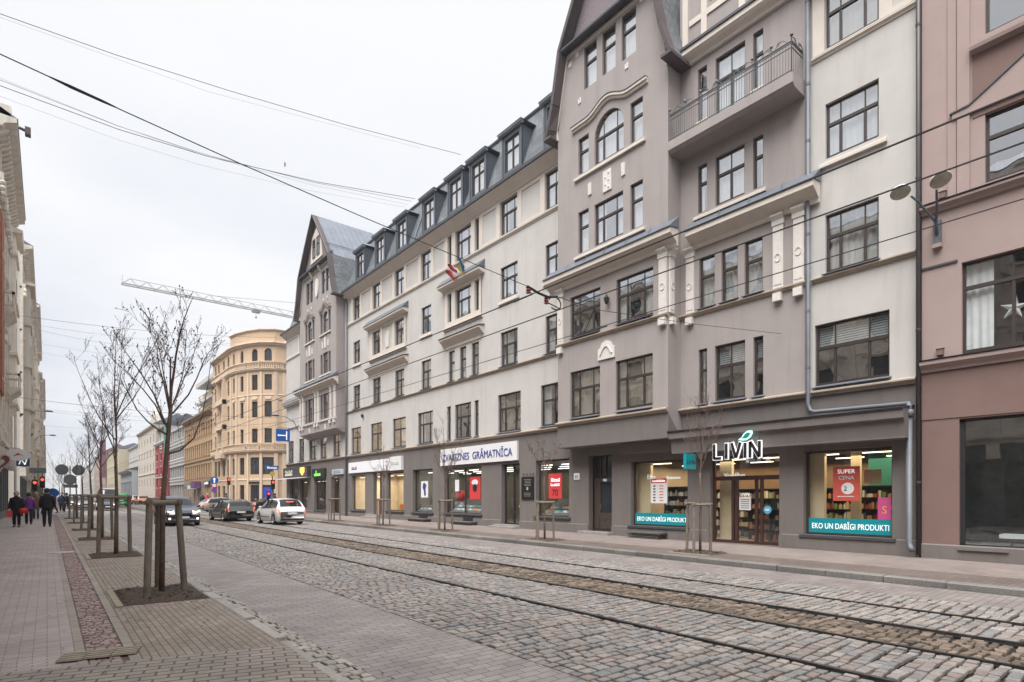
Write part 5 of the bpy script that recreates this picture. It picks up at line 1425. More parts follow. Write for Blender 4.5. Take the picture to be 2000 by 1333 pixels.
# ---- yellow corner house with the rounded corner
M['yel'] = mat('ochre yellow stucco', (.55,.40,.27), .85, var=.05, scale=1, streak=.15, dirt=(.42,.28,.16))
M['yelt'] = mat('pale yellow trim', (.63,.50,.38), .8, var=.05, scale=2, streak=.15, dirt=(.45,.33,.2))
M['roofblue'] = mat('blue grey sheet roof', (.33,.38,.43), .5, metal=.2, var=.1)
YH = thing('corner_house', (19, 73, gz(73)), 'ochre yellow five storey corner house with a rounded front, balustrades and arched top windows', 'building')
cx, cy, rx, ry = 21.9, 76.6, 4.15, 6.4
arc = [(17.75, 77.2), (18.0, 75.3), (18.75, 73.1), (19.75, 71.4), (21.05, 70.35), (22.1, 70.2)]
ply = [(17.75, 87.0)] + arc + [(34, 70.2)]
FLO = [(.9, 3.1), (4.35, 6.4), (8.05, 9.85), (11.2, 13.1), (14.45, 16.3), (17.75, 19.4)]
def yseg(p, q, xs, w_, big=False, kind='w'):
    fr, L_ = frameof(p, q, (-1, -1)); ho = []
    for i, (a, b_) in enumerate(FLO):
        ww = w_ if i > 1 else min(w_*1.55, L_/max(1,len(xs))-.35)
        for x in xs: ho.append((x-ww/2, x+ww/2, a, b_))
    b = MB(); wall(b, fr, 0, L_, -.5, 20.0, ho, reveal=.2)
    for x in xs: arch(b, fr, x-w_/2, x+w_/2, 18.9, 19.402, reveal=.2)
    b.build('wall', M['yel'], YH)
    fi = Fr(fr.o - fr.n*.2, fr.a, fr.n)
    for i, (a, b_) in enumerate(FLO):
        ww = w_ if i > 1 else min(w_*1.55, L_/max(1,len(xs))-.35)
        winrow(YH, fi, xs, ww, a, b_)
    return fr, L_
tb = MB(); bal_ = MB()
segs = list(zip(ply, ply[1:]))
for i, (p, q) in enumerate(segs):
    L_ = math.hypot(q[0]-p[0], q[1]-p[1])
    if i == 0: xs = [1.6, 3.4, 6.2, 8.6]; w_ = .9
    elif i == len(segs)-1: xs = [1.5, 3.7, 6.0, 8.3, 10.5]; w_ = .95
    elif i == 1: xs = [L_/2]; w_ = .55
    elif i == 2: xs = [L_*.45]; w_ = .6
    elif i == 5: xs = []; w_ = .9
    else: xs = [L_/2]; w_ = .88
    fr, L_ = yseg(p, q, xs, w_)
    for (zz, hh, oo) in ((3.6,.18,.06), (6.95,.25,.32), (13.75,.14,.08), (16.7,.22,.24), (19.75,.38,.42)): moulding(tb, fr, -.05, L_+.05, zz, hh, oo)
    # balustrades
    for zb in (7.25, 16.98):
        tb.box(fr, 0, L_, .12 if zb > 10 else .2, .30 if zb > 10 else .38, zb, zb+.1); tb.box(fr, 0, L_, .12 if zb > 10 else .2, .32 if zb > 10 else .4, zb+.72, zb+.84)
        k = 0; a = .12
        while a < L_-.1:
            n_ = .21 if zb > 10 else .29; tb.lathe(fr(a, n_, zb+.1), [(.05,0),(.07,.15),(.03,.4),(.05,.62)], 6); a += .24
    if i in (1, 5, 6) or i == 0:
        for a in (0.12, L_-.12): tb.box(fr, a-.14, a+.14, 0, .07, 8.1, 16.6); tb.box(fr, a-.16, a+.16, 0, .16, -.2, 6.9)
    if 1 < i < 6:
        tb.box(fr, -.11, .11, 0, .09, 8.1, 16.6); tb.box(fr, -.13, .13, 0, .12, -.2, 6.9)
    if 0 < i < len(segs)-1:
        tb.box(fr, L_*.25, L_*.75, 0, .05, 13.45-.0, 13.7); tb.box(fr, L_*.3, L_*.7, .05, .09, 13.3, 13.5)
tb.build('moulding', M['yelt'], YH)
b = MB()   # parapet of the rounded corner
for p, q in zip(arc, arc[1:]):
    fr, L_ = frameof(p, q, (-1,-1)); b.box(fr, 0, L_, -.3, .05, 20.2, 21.55); moulding(b, fr, 0, L_, 21.4, .25, .25)
b.build('parapet', M['yel'], YH)
b = MB()
core = [Vector((x, y, 0)) for x, y in ply]
cc_ = Vector((30, 84, 0)); pts = [p + (cc_-p).normalized()*.6 for p in core] + [Vector((34, 87, 0))]
n_ = len(pts); i0 = len(b.v)
b.v += [(p.x, p.y, -.5) for p in pts] + [(p.x, p.y, 19.9) for p in pts]
for j in range(n_): b.f.append((j, (j+1)%n_, n_+(j+1)%n_, n_+j)); b.m.append(0)
b.f.append(tuple(n_+j for j in range(n_))); b.m.append(0)
b.build('wall', M['yel'], YH)
b = MB(); b.grid([[(p.x, p.y, 20.25) for p in pts], [tuple(p + (Vector((30,80,0))-p)*.45 + Vector((0,0,22.0))) for p in pts]], 0, True)
b.face([tuple(p + (Vector((30,80,0))-p)*.45 + Vector((0,0,22.0))) for p in pts]); b.build('roof', M['roofblue'], YH)
b = MB(); b.box(WORLD, 23.4, 24.2, 77, 78, 20.5, 23.2); b.box(WORLD, 23.3, 24.3, 76.9, 78.1, 23.2, 23.4); b.build('chimney', M['conc'], YH)
b = MB(); Fy = Fr((17.75, 87.0, 0), (0,-1,0), (-1,0,0))
b.box(Fy, 4.4, 4.75, 0, .5, 7.2, 16.6); b.box(Fy, 7.3, 7.65, 0, .5, 7.2, 16.6); b.box(Fy, 4.4, 7.65, 0, .7, 6.6, 7.2); b.box(Fy, 4.4, 7.65, 0, .7, 16.6, 16.95); b.box(Fy, 4.4, 7.65, .0, .62, 10.3, 10.9); b.box(Fy, 4.4, 7.65, .0, .62, 13.5, 14.1)
b.build('bay', M['yelt'], YH)
# dark and lit shop windows on the corner's ground floor
b = MB(); fr, L_ = frameof(arc[3], arc[4], (-1,-1)); b.box(fr, .3, L_-.3, .02, .08, .95, 2.8); solid('window_poster', b, mat('ultramarine poster', (.03,.05,.45), .5), 'deep blue window poster at the yellow corner house', 'poster', None, fr(1,.05,.8))
b = MB(); fr, L_ = frameof(arc[2], arc[3], (-1,-1)); b.box(fr, .15, L_-.1, .02, .08, 3.25, 3.5); b.build('entrance_canopy', M['black'], YH)

# ---- ochre terrace
M['ochre'] = mat('weathered ochre stucco', (.42,.275,.15), .85, var=.1, scale=1, streak=.3, dirt=(.22,.15,.09))
M['ochret'] = mat('brown stone trim', (.30,.22,.14), .8, var=.1, scale=2)
t, fr, L_, xs = simple_house('terrace_house', 'weathered ochre four storey terrace with close set windows and a bracketed cornice', (17.8, 108.5), (17.8, 87.1), (-1, 0), 13.9, M['ochre'], [(4.6, 6.3), (7.7, 9.4), (10.8, 12.3)], 1.55, .72, roofmt=M['zinc'], roofh=.6, trim=M['ochret'], cornice=.6)
b = MB(); wall(b, fr, 0, L_, -.5, 4.0, [(x-.55, x+.55, .7, 3.2) for x in xs], n=.05, reveal=.2); b.build('ground_floor_wall', mat('grey shop front', (.22,.205,.19), .8, var=.1), t)
b = MB(); b.box(fr, 0, L_, -.21, -.2+.06, .6, 3.3); b.build('shop_glazing', M['farglass'], t)
for a, z, w_, h_, mt, lb, wr in ((10.5, 3.0, 3.2, 1.0, mat('purple sign', (.16,.06,.2), .5), 'purple projecting shop sign on the ochre terrace', None), (8.0, 2.9, 1.8, .55, M['wht'], 'small white shop sign beside the purple sign', None), (16.5, 3.35, 3.4, .6, M['black'], 'black fascia sign with white writing on the ochre terrace', 1)):
    b = MB(); b.box(fr, a, a+w_, .08, .25 if w_ > 3.3 else .9, z, z+h_); s_ = solid('shop_sign', b, mt, lb, 'sign', None, fr(a, .1, z))
    if wr: marks(s_, M['whitetext'], fr, a+.4, a+w_-.4, z+.12, .35, .25)

# ---- white modern block with concrete terraces standing behind the ochre terrace
WB = thing('modern_block', (24, 100, gz(100)), 'pale concrete block with open upper terraces rising behind the ochre terrace', 'building')
M['pale'] = mat('pale concrete', (.46,.45,.44), .85, var=.06, scale=1)
b = MB(); b.box(WORLD, 21.5, 38, 92, 112, 0, 15.6); b.box(WORLD, 21.3, 38, 96, 112, 15.7, 19.6); b.build('wall', M['pale'], WB)
b = MB()
for z in (15.6, 17.6, 20.6): b.box(WORLD, 20.2, 38.5, 90.3, 112.5, z, z+.4 if z < 20 else z+.7)
b.build('floor_slab', M['pale'], WB)
b = MB()
for z in (16.0, 18.0):
    for k in range(6): b.box(WORLD, 20.5, 20.6, 91+k*4, 91.1+k*4, z, z+1.0)
    for h in (.45, .95): b.box(WORLD, 20.49, 20.57, 90.5, 112, z+h, z+h+.1); b.box(WORLD, 20.5, 38, 90.42, 90.5, z+h, z+h+.1)
b.build('guard_rail', mat('yellow timber rail', (.45,.32,.12), .7), WB)
b = MB()
for k in range(4):
    for z in (12.6,): b.box(WORLD, 21.42, 21.5, 94+k*4.5, 95.6+k*4.5, z+1.2, z+2.6)
b.build('window', M['farglass'], WB)
# ---- scaffold fronted concrete frame
SB = thing('building_shell', (17.8, 116, gz(116)), 'unfinished concrete frame building with open floors and white safety rails', 'building')
b = MB()
for z in (0, 3.6, 6.9, 10.2, 13.4): b.box(WORLD, 17.8, 28, 108.8, 123.5, z+.2, z+.55)
for k in range(7): b.box(WORLD, 17.9, 18.4, 109+k*2.35, 109.45+k*2.35, 0, 13.5)
b.build('frame', M['pale'], SB)
b = MB(); b.box(WORLD, 20, 28, 109, 123.4, 0, 13.4); b.build('inner_wall', M['darkstone'], SB)
b = MB()
for z in (3.6, 6.9, 10.2):
    for h in (.6, 1.1): b.box(WORLD, 17.72, 17.8, 108.8, 123.5, z+h+.3, z+h+.42)
b.build('guard_rail', M['wht'], SB)

# ---- red brick house with clock gable, cream tower house, etc.
M['redb'] = brickmat('crimson painted brick', (.40,.045,.045), (.33,.04,.04), (.25,.10,.09), .5, .16, .01, var=.15)
M['plainred'] = mat('crimson paint', (.30,.05,.05), .8, var=.08)
t, fr, L_, xs = simple_house('red_house', 'narrow crimson house with white framed windows and white crest', (17.6, 140), (17.6, 124), (-1,0), 12.6, M['plainred'], [(3.6, 5.4), (6.2, 7.6), (9.0, 10.4)], 5.2, 1.3, trim=M['wht'], roofh=1.2)
b = MB(); b.slab(fr, [(6.5,11.2),(9.5,11.2),(9.5,12.4),(6.5,12.4)], .02, .1); marks(t, M['plainred'], fr, 6.8, 9.2, 11.4, .8, .1); b.build('crest', M['wht'], t)
b = MB(); b.box(WORLD, 17.0, 17.35, 123.9, 124.3, 5, 16.0); solid('fascia_strip', b, mat('teal green strip', (.12,.3,.25), .6), 'tall teal and crimson advertising strip between the red house and the concrete frame', 'strip', None, (17.2,124,5))
t, fr, L_, xs = simple_house('turret_house', 'cream turret house with a dark conical roof and red eaves rising above the red house', (18.5, 142), (18.5, 129), (-1,0), 15.8, M['pale'], [(13.0, 14.6)], 4, 1.0, roofmt=M['dormer'], roofh=2.6, roofback=3, trim=M['pinkd'], z0=12)
M['creamw'] = mat('pale cream stucco', (.55,.50,.43), .85, var=.06, scale=1, streak=.15)
M['creamg'] = mat('grey cream stucco', (.50,.48,.45), .85, var=.06, scale=1, streak=.15)
t, fr, L_, xs = simple_house('tenement', 'tall cream tenement with small windows and a stepped gable', (17.8, 171), (17.8, 141), (-1,0), 17.2, M['creamw'], [(4.2,5.8), (7.4,9.0), (10.6,12.2), (13.6,15.0)], 5.0, 1.2, roofh=2.6, trim=M['creamw'], surround=False)
b = MB(); b.slab(fr, [(20, 17.4), (29, 17.4), (28.3, 19.5), (26, 20.2), (25, 21.6), (23.5, 20.2), (21, 19.5)], -.8, -.2); b.build('gable', M['creamw'], t)
t, fr, L_, xs = simple_house('pavilion', 'low pale blue grey pavilion with a dark canopy roof beyond the tenement', (16.6, 200), (16.6, 172), (-1,0), 8.6, mat('pale blue stucco', (.40,.43,.46), .85, var=.06), [(1.5, 5.6)], 3.4, 2.2, roofmt=M['dormer'], roofh=2.5, roofback=6, cornice=1.2)
t, fr, L_, xs = simple_house('tenement', 'plain grey cream fire wall and house behind the low pavilion', (20, 216), (20, 178), (-1,0), 16.5, M['creamg'], [(10, 11.4), (13, 14.4)], 9, 1.0, roofh=1.0, surround=False)
t, fr, L_, xs = simple_house('tenement', 'far pale yellow tenement right of the purple banner', (17.4, 262), (17.4, 217), (-1,0), 17.0, mat('pale yellow stucco', (.52,.46,.33), .85, var=.06), [(3.5,5.2),(6.6,8.4),(10,11.8),(13.4,15)], 4.5, 1.5, roofh=2)
t, fr, L_, xs = simple_house('tenement', 'far pinkish tenement with dark maroon roof beside the street trees', (17.2, 320), (17.2, 263), (-1,0), 19.0, mat('far pink stucco', (.42,.30,.28), .85, var=.06), [(3.5,5.5),(7,9),(11,13),(15,17)], 5.2, 1.8, roofmt=M['pinkd'], roofh=3)
b = MB(); b.box(WORLD, 15.2, 17.1, 262, 262.6, 9, 23); solid('banner', b, mat('maroon banner', (.17,.05,.07), .7), 'tall maroon banner hung across the far pavement', 'banner', None, (16,262,9))
t, fr, L_, xs = simple_house('tenement', 'last pale houses closing the right side of the street', (16.6, 460), (16.6, 321), (-1,0), 18.0, M['creamg'], [(4,6),(8,10),(12,14)], 8, 3, roofh=2)

# ---- left hand side
M['lc'] = mat('grey cream stone', (.76,.70,.61), .85, var=.1, scale=1.6, streak=.35, dirt=(.25,.22,.18), bump=.3, bscale=30)
M['lcd'] = mat('grey stone trim', (.68,.62,.54), .85, var=.16, scale=2.5, streak=.45, dirt=(.2,.18,.15), bump=.5, bscale=18)
M['lshop'] = mat('grey green shop front', (.10,.115,.115), .6, var=.12)
M['brickred'] = mat('red brick panel', (.34,.12,.07), .9, var=.2, scale=6)
def ornate(label, y0, y1, xw, H_, nfl, bay, mt, td, cor=.9, proj=(), pitch=2.7, shopm=None, seed=1, roofm=None):
    rr = random.Random(seed); zb = gz(y0); fr = Fr((xw, 0, 0), (0,1,0), (1,0,0))
    t = thing('ornate_house', (xw, (y0+y1)/2, zb), label, 'building')
    L_ = y1-y0; n = max(1, int(round(L_/pitch))); st = L_/n; fh = (H_-5.2)/nfl; ho = []; ww = st*.42
    for i in range(nfl):
        for k in range(n): c = y0+st*(k+.5); ho.append((c-ww/2, c+ww/2, 5.2+i*fh+.75, 5.2+i*fh+.75+fh*.55))
    b = MB(); wall(b, fr, y0, y1, 4.6, H_, ho, reveal=.25)
    gh = [(y0+st*(k+.5)-st*.38, y0+st*(k+.5)+st*.38, zb+.5, zb+3.6) for k in range(n)]
    b.box(fr, y0, y1, -9, -.5, zb-.5, H_-.01)
    for e_ in (y0, y1): b.face([fr(e_,0,zb-.5), fr(e_,-.5,zb-.5), fr(e_,-.5,H_), fr(e_,0,H_)])
    b.build('wall', mt, t)
    b = MB(); wall(b, fr, y0, y1, zb-.3, 4.6, gh, n=.0, reveal=.3); b.build('ground_floor_wall', shopm or M['lshop'], t)
    fi = Fr(fr.o - fr.n*.25, fr.a, fr.n)
    for i in range(nfl): winrow(t, fi, [y0+st*(k+.5) for k in range(n)], ww, 5.2+i*fh+.75, 5.2+i*fh+.75+fh*.55)
    for h in gh:
        q = MB(); q.box(fi, h[0], h[1], -.05, .0, h[2], h[3]); q.build('shop_window', M['farglass'], t)
    m_ = MB()
    moulding(m_, fr, y0, y1, 4.45, .5, .35); moulding(m_, fr, y0, y1, 5.2+fh-.1, .3, .25); 
    for i in range(2, nfl): moulding(m_, fr, y0, y1, 5.2+i*fh-.1, .22, .15)
    moulding(m_, fr, y0-.1, y1+.1, H_-.55, .6, cor)
    for k in range(int(L_/.62)):   # modillions
        a = y0+.3+k*.62; m_.prism(fr, [(0, H_-.95), (.12, H_-.95), (.55, H_-.62), (.6, H_-.5), (0, H_-.5)], a, a+.26)
    for k in range(n+1):
        a = y0+st*k; aa0, aa1 = max(y0, a-.24), min(y1, a+.24)
        m_.box(fr, aa0, aa1, 0, .24, 5.0, 5.2+fh*(nfl-1)); m_.box(fr, aa0-.0, aa1+.0, .0, .40, 5.2+fh*(nfl-1), 5.2+fh*(nfl-1)+.4); m_.box(fr, aa0, aa1, 0, .2, 5.2+fh*(nfl-1)+.4, H_-.9)
        m_.box(fr, aa0, aa1, 0, .42, 3.6, 4.4)
        for j in range(5): m_.ball(fr((aa0+aa1)/2+rr.uniform(-.15,.15), .36, 5.2+fh*(nfl-1)-.15-j*.14), .16, 0, 6, 4)
    for i in range(nfl):
        for k in range(n):
            c = y0+st*(k+.5); zt = 5.2+i*fh+.75+fh*.55
            if (i+k) % 2: m_.slab(fr, [(c-ww*.75, zt+.12), (c+ww*.75, zt+.12), (c, zt+.62)], 0, .28)
            else: m_.prism(fr, [(0, zt+.1), (.1, zt+.1), (.38, zt+.32), (.38, zt+.42), (0, zt+.5)], c-ww*.8, c+ww*.8)
            m_.box(fr, c-ww*.7, c+ww*.7, 0, .22, 5.2+i*fh+.55, 5.2+i*fh+.73)
            m_.ball(fr(c, .18, zt+.35), .17, 0, 6, 4)
    m_.build('moulding', td, t)
    for (pa, pb, pz0, pz1, po) in proj:       # balconies, oriels and raised gables
        q = MB()
        if pz1-pz0 < 2:
            q.prism(fr, [(0, pz0-.6), (.2, pz0-.55), (po*.8, pz0-.15), (po, pz0), (po, pz0+.18), (0, pz0+.18)], pa, pb)
            q.box(fr, pa, pb, po-.14, po-.0, pz0+.95, pz0+1.08); a = pa+.1
            q.box(fr, pa, pa+.14, 0, po, pz0+.95, pz0+1.08); q.box(fr, pb-.14, pb, 0, po, pz0+.95, pz0+1.08)
            while a < pb: q.lathe(fr(a, po-.07, pz0+.18), [(.04,0),(.07,.2),(.03,.5),(.05,.77)], 6); a += .22
            q.build('balcony', td, t)
        else:
            q.hexa([fr(pa,0,pz0-.9), fr(pb,0,pz0-.9), fr(pb,.05,pz0-.9), fr(pa,.05,pz0-.9), fr(pa,0,pz0), fr(pb,0,pz0), fr(pb-.3,po,pz0), fr(pa+.3,po,pz0)])
            q.hexa([fr(pa,0,pz0), fr(pb,0,pz0), fr(pb-.3,po,pz0), fr(pa+.3,po,pz0), fr(pa,0,pz1), fr(pb,0,pz1), fr(pb-.3,po,pz1), fr(pa+.3,po,pz1)])
            z = pz0
            while z < pz1: q.box(fr, pa-.05, pb+.05, 0, po+.12, z, z+.2); z += fh
            q.prism(fr, [(0,pz1),(po+.35,pz1),(po+.4,pz1+.2),(0,pz1+.5)], pa-.2, pb+.2)
            o_ = q.build('oriel', mt, t)
            q = MB(); z = pz0+.6
            while z < pz1-1.2: q.box(fr, (pa+pb)/2-.4, (pa+pb)/2+.4, po, po+.02, z, z+1.6); z += fh
            q.build('window', M['farglass'], t)
    r = MB(); r.prism(fr, [(cor, H_+.06), (cor+.05, H_+.1), (-3, H_+2.2), (-9, H_)], y0, y1); r.build('roof', roofm or M['zinc'], t)
    return t, fr
o1, f1_ = ornate('tall grey cream stone house with heavy cornice and capitals at the left edge', 42.0, 57.0, -2.25, 22.6, 5, None, M['lc'], M['lcd'], .95, proj=((49.0, 51.5, 8.6, 9.6, .9), (44, 47, 12.5, 13.4, .8), (52.5, 56, 8.0, 20.0, .55)), seed=3)
b = MB(); b.box(f1_, 42.05, 44.5, .0, .32, 7.5, 17.5); b.build('brick_panel', M['brickred'], o1)
b = MB(); b.box(f1_, 42.0, 45.0, -3, .7, 22.7, 23.3); b.build('attic', M['lcd'], o1)
b = MB(); b.tube([f1_(56.6,.42,.3), f1_(56.6,.42,12)], .09, 8); b.build('downpipe', M['wht'], o1)
o0, f0_ = ornate('plain stone tenement on the left nearer than the ornate house', -24, 41.9, -3.1, 18.5, 5, None, M['lc'], M['lcd'], .7, seed=8, pitch=3.4)
o2, f2_ = ornate('cream house with a rounded oriel and fluted pilasters after the left crossing', 69.5, 92, -1.95, 25.0, 5, None, M['creamw'], M['lcd'], .9, proj=((70.2, 74.5, 5.9, 21.5, .7), (78, 84, 9.5, 10.5, .9)), seed=4, pitch=2.8)
o3, f3_ = ornate('long grey stone house with dentilled eaves on the far left', 92.1, 128, -1.55, 25.5, 5, None, M['lc'], M['lcd'], .85, proj=((100, 104, 8, 21, .6), (116, 120, 8, 21, .6)), seed=5, pitch=3.6)
o4, f4_ = ornate('tan stone house with stepped balconies on the far left', 128.1, 190, -1.1, 22.0, 4, None, M['ochret'], M['lcd'], .8, proj=((135, 141, 9, 10, .9), (150, 156, 9, 10, .9), (170, 176, 13, 14, .9)), seed=6, pitch=5.5)
t, fr, L_, xs = simple_house('tenement', 'hazy pale yellow houses ending the left side of the street', (-.9, 190.5), (-.9, 450), (1,0), 20, mat('hazy yellow stucco', (.50,.46,.34), .85, var=.06), [(4,6),(8,10),(12,14),(16,18)], 12, 4, roofh=2)
# small parapet ornament on the roof edge
b = MB(); b.tube([(-1.2, 41.5, 22.0), (-.75, 41.5, 21.9)], .08, 6); b.box(WORLD, -.95, -.7, 41.3, 41.7, 21.7, 22.1)
solid('eaves_box', b, M['eave'], 'small dark box fixed to the left cornice edge', 'box', None, (-1.2,41.5,22))
# signs on the left houses
def disc(b, c, r, nrm, th=.04, m=0, sc=1.0): b.lathe(c, [(0,-th/2),(r,-th/2),(r,th/2),(0,th/2)], 24, m, nrm)
t = thing('shop_sign', (-1.8, 46, 3.1), 'white oval hanging sign with a red motif on the left house', 'sign')
b = MB(); rows = []
b.slab(Fr((-1.38, 46, 4.2), (1,0,0), (0,-1,0)), [(.62*math.cos(a), .36*math.sin(a)) for a in (2*math.pi*k/24 for k in range(24))], -.05, .05); b.build('sign_board', M['wht'], t)
b = MB(); b.slab(Fr((-1.38, 46, 4.2), (1,0,0), (0,-1,0)), [(-.25,-.1),(.0,.12),(.3,-.08),(.1,.0)], .05, .06); b.build('motif', M['postred'], t)
b = MB(); b.tube([(-2.3,46,4.6),(-1.3,46,4.6)], .02, 5); b.build('bracket', M['black'], t)
t = thing('shop_sign', (-1.7, 51, 3.3), 'square dark blue hanging sign with a white letter on the left house', 'sign')
b = MB(); b.box(WORLD, -1.62, -.92, 50.95, 51.05, 3.72, 4.32); b.build('sign_board', mat('dark blue board', (.02,.06,.2), .5), t)
b = MB(); b.band(Fr((-1.27, 50.95, 4.02), (1,0,0), (0,-1,0)), [(-.2,-.18),(-.1,.18),(.1,-.18),(.2,.18)], .07, 0, .01); b.build('sign_lettering', M['whitetext'], t)
b = MB(); b.tube([(-2.25,51,4.36),(-.92,51,4.36)], .02, 5); b.build('bracket', M['black'], t)
t = thing('heart_ornament', (-1.85, 41.5, 2.6), 'pink and brown decorated heart hanging at the far left edge', 'decoration')
b = MB(); hp_ = [(.42*(16*math.sin(a)**3)/16, .42*(13*math.cos(a)-5*math.cos(2*a)-2*math.cos(3*a)-math.cos(4*a))/14) for a in (2*math.pi*k/30 for k in range(30))]
b.slab(Fr((-1.98, 41.5, 3.55), (1,0,0), (0,-1,0)), hp_, -.05, .05); b.build('heart_board', mat('brown heart', (.18,.08,.07), .7), t)
b = MB()
for k in range(0, 30, 1): b.ball((-1.98+hp_[k][0], 41.43, 3.55+hp_[k][1]), .055, 0, 6, 4)
b.build('baubles', mat('pink bauble', (.65,.42,.45), .5), t)
b = MB(); b.slab(Fr((-1.98, 41.44, 3.51), (1,0,0), (0,-1,0)), [(x*.45, y*.45) for x, y in hp_], 0, .02); b.build('inner_heart', M['cream'], t)
# ------------------------------------------------------------ trees
CR = Vector((.7743, -.6328, 0)); CD = Vector((.6328, .7743, 0))   # tree guide planes roughly face the street corner
def shoots(b, bb, path, rad, rr, lvl, n, ln, leafy):
    if len(path) < 2: return
    for _ in range(n):
        k = rr.uniform(.15, .98)*(len(path)-1); i = int(k); f = k-i
        p = path[i].lerp(path[min(i+1, len(path)-1)], f)
        d = (path[min(i+1, len(path)-1)]-path[i]); d = d.normalized() if d.length > 1e-6 else Vector((0,0,1))
        side = Vector((rr.uniform(-1,1), rr.uniform(-1,1), rr.uniform(-.25,.5)))
        dd = (d*rr.uniform(.5,1.0) + side.normalized()*rr.uniform(.6,1.0) + Vector((0,0,.35))).normalized()
        l = ln*rr.uniform(.5, 1.25); pts = [p]; m = 4 if lvl < 2 else 3
        for j in range(m):
            dd = (dd + Vector((rr.uniform(-.22,.22), rr.uniform(-.22,.22), rr.uniform(-.05,.22)))).normalized(); pts.append(pts[-1]+dd*l/m)
        r0 = rad*(.55 if lvl < 2 else .6)
        b.tube(pts, [max(.0028, r0*(1-.72*j/m)) for j in range(m+1)], 4 if lvl < 2 else 3, cap=False)
        if rr.random() < leafy:
            q = pts[-1]; s = rr.uniform(.006, .013) if leafy < .8 else rr.uniform(.014, .03)
            bb.ball(q, s, 0, 4, 3, (1, .7, 1.3))
        if lvl < 3: shoots(b, bb, pts, r0, rr, lvl+1, max(2, int(n*.5)) if lvl < 2 else 2, ln*.5, leafy)
def tree(label, x, y, h, seed, guide=None, fork=2.3, spread=.9, leafy=.35, dens=9, tr=.042, group='young bare trees along the left kerb', fine=True, z0=None):
    rr = random.Random(seed); base = Vector((x, y, gz(y) if z0 is None else z0)); t = thing('bare_tree', base, label, 'tree', group)
    b = MB(); lean = rr.uniform(-.06, .06)
    top = base + Vector((lean, lean*.5, fork+.25))
    trunk = [base+Vector((0,0,-.05)), base+Vector((lean*.2, 0, fork*.3)), base+Vector((lean*.5+.02, 0, fork*.65)), base+Vector((lean, lean*.4, fork)), top]
    if guide: trunk = [base + CR*a + Vector((0,0,z-base.z)) for a, z in guide[0]]; trunk[0].z = base.z-.05; top = trunk[-1]
    b.tube(trunk, [tr*1.15, tr, tr*.92, tr*.85, tr*.7][:len(trunk)] + [tr*.62]*max(0, len(trunk)-5), 8)
    b.build('trunk', M['bark'], t, True)
    c = MB(); bb = MB(); paths = []
    if guide:
        for i, g_ in enumerate(guide[1:]):
            sgn = rr.choice((-1, 1))*rr.uniform(.15, .45)
            P_ = [base + CR*a + CD*(sgn*(j/max(1,len(g_)-1))**1.2*.9) + Vector((0,0,z-base.z)) for j, (a, z) in enumerate(g_)]
            paths.append((P_, .017 if i else .023))
        for i in range(3):   # limbs towards and away from the camera
            a = rr.choice((-1, 1)); dd = (CD*a*.7 + CR*rr.uniform(-.3,.3) + Vector((0,0,1))).normalized(); p = trunk[-2].lerp(trunk[-1], rr.random()); P_ = [p]
            for j in range(5): dd = (dd+Vector((rr.uniform(-.12,.12), rr.uniform(-.12,.12), .12))).normalized(); P_.append(P_[-1]+dd*.33)
            paths.append((P_, .013))
    else:
        n = 7 if fine else 5
        P_ = [top]; dd = Vector((0,0,1))
        for j in range(6): dd = (dd+Vector((rr.uniform(-.1,.1), rr.uniform(-.1,.1), .3))).normalized(); P_.append(P_[-1]+dd*(h-fork-.2)/6)
        paths.append((P_, tr*.62))
        for i in range(n):
            a = 2*math.pi*(i/n)+rr.uniform(-.4,.4); el = rr.uniform(.55, 1.0)
            dd = Vector((math.cos(a)*el, math.sin(a)*el, 1.0)).normalized(); st_ = trunk[-2].lerp(paths[0][0][2], rr.uniform(0, 1)); P_ = [st_]
            l = (h-fork)*rr.uniform(.6, .98)*spread
            for j in range(6): dd = (dd+Vector((rr.uniform(-.13,.13), rr.uniform(-.13,.13), .10))).normalized(); P_.append(P_[-1]+dd*l/6)
            paths.append((P_, tr*.38))
    for P_, r in paths:
        c.tube(P_, [max(.004, r*(1-.85*j/(len(P_)-1))) for j in range(len(P_))], 6 if fine else 4, cap=False)
        shoots(c, bb, P_, r*.42, rr, 1 if fine else 2, dens+1, .44*(h/5), leafy)
    cr_ = c.build('crown', M['twig'], t)
    if bb.v: bb.build('dry_leaves', M['bud'], cr_)
    return t
GUIDE = [
 [(0,0),(.02,1.5),(.07,2.2),(.12,2.79),(.15,3.05)],
 [(.12,2.79),(.17,3.37),(.23,3.62),(.28,3.87),(.35,4.13),(.44,4.39),(.54,4.59),(.64,4.75)],
 [(.12,2.79),(.02,2.79),(-.15,3.1),(-.38,3.36),(-.71,3.69),(-.91,3.83),(-1.08,3.98)],
 [(.10,2.7),(.05,2.87),(-.06,3.24),(-.25,3.6),(-.43,3.89),(-.57,4.2)],
 [(.12,2.85),(.11,2.99),(-.01,3.47),(-.10,3.7),(-.17,3.92),(-.2,4.1)],
 [(.14,3.0),(.16,3.47),(.19,3.83),(.12,3.95),(.05,4.12)],
 [(.14,2.95),(.16,2.96),(.39,3.27),(.50,3.55),(.58,3.83),(.64,4.0),(.88,4.21)],
 [(.09,2.3),(.28,2.36),(.47,2.56),(.58,2.93),(.65,3.47),(.66,3.85)],
 [(.10,2.6),(-.05,2.7),(-.18,2.81),(-.34,3.01),(-.45,3.3),(-.52,3.6)],
]
tree('nearest bare young tree with a wide crown, tied to three stakes by the left kerb', 1.43, 10.67, 4.8, 3, GUIDE, leafy=.6, dens=5, tr=.037)
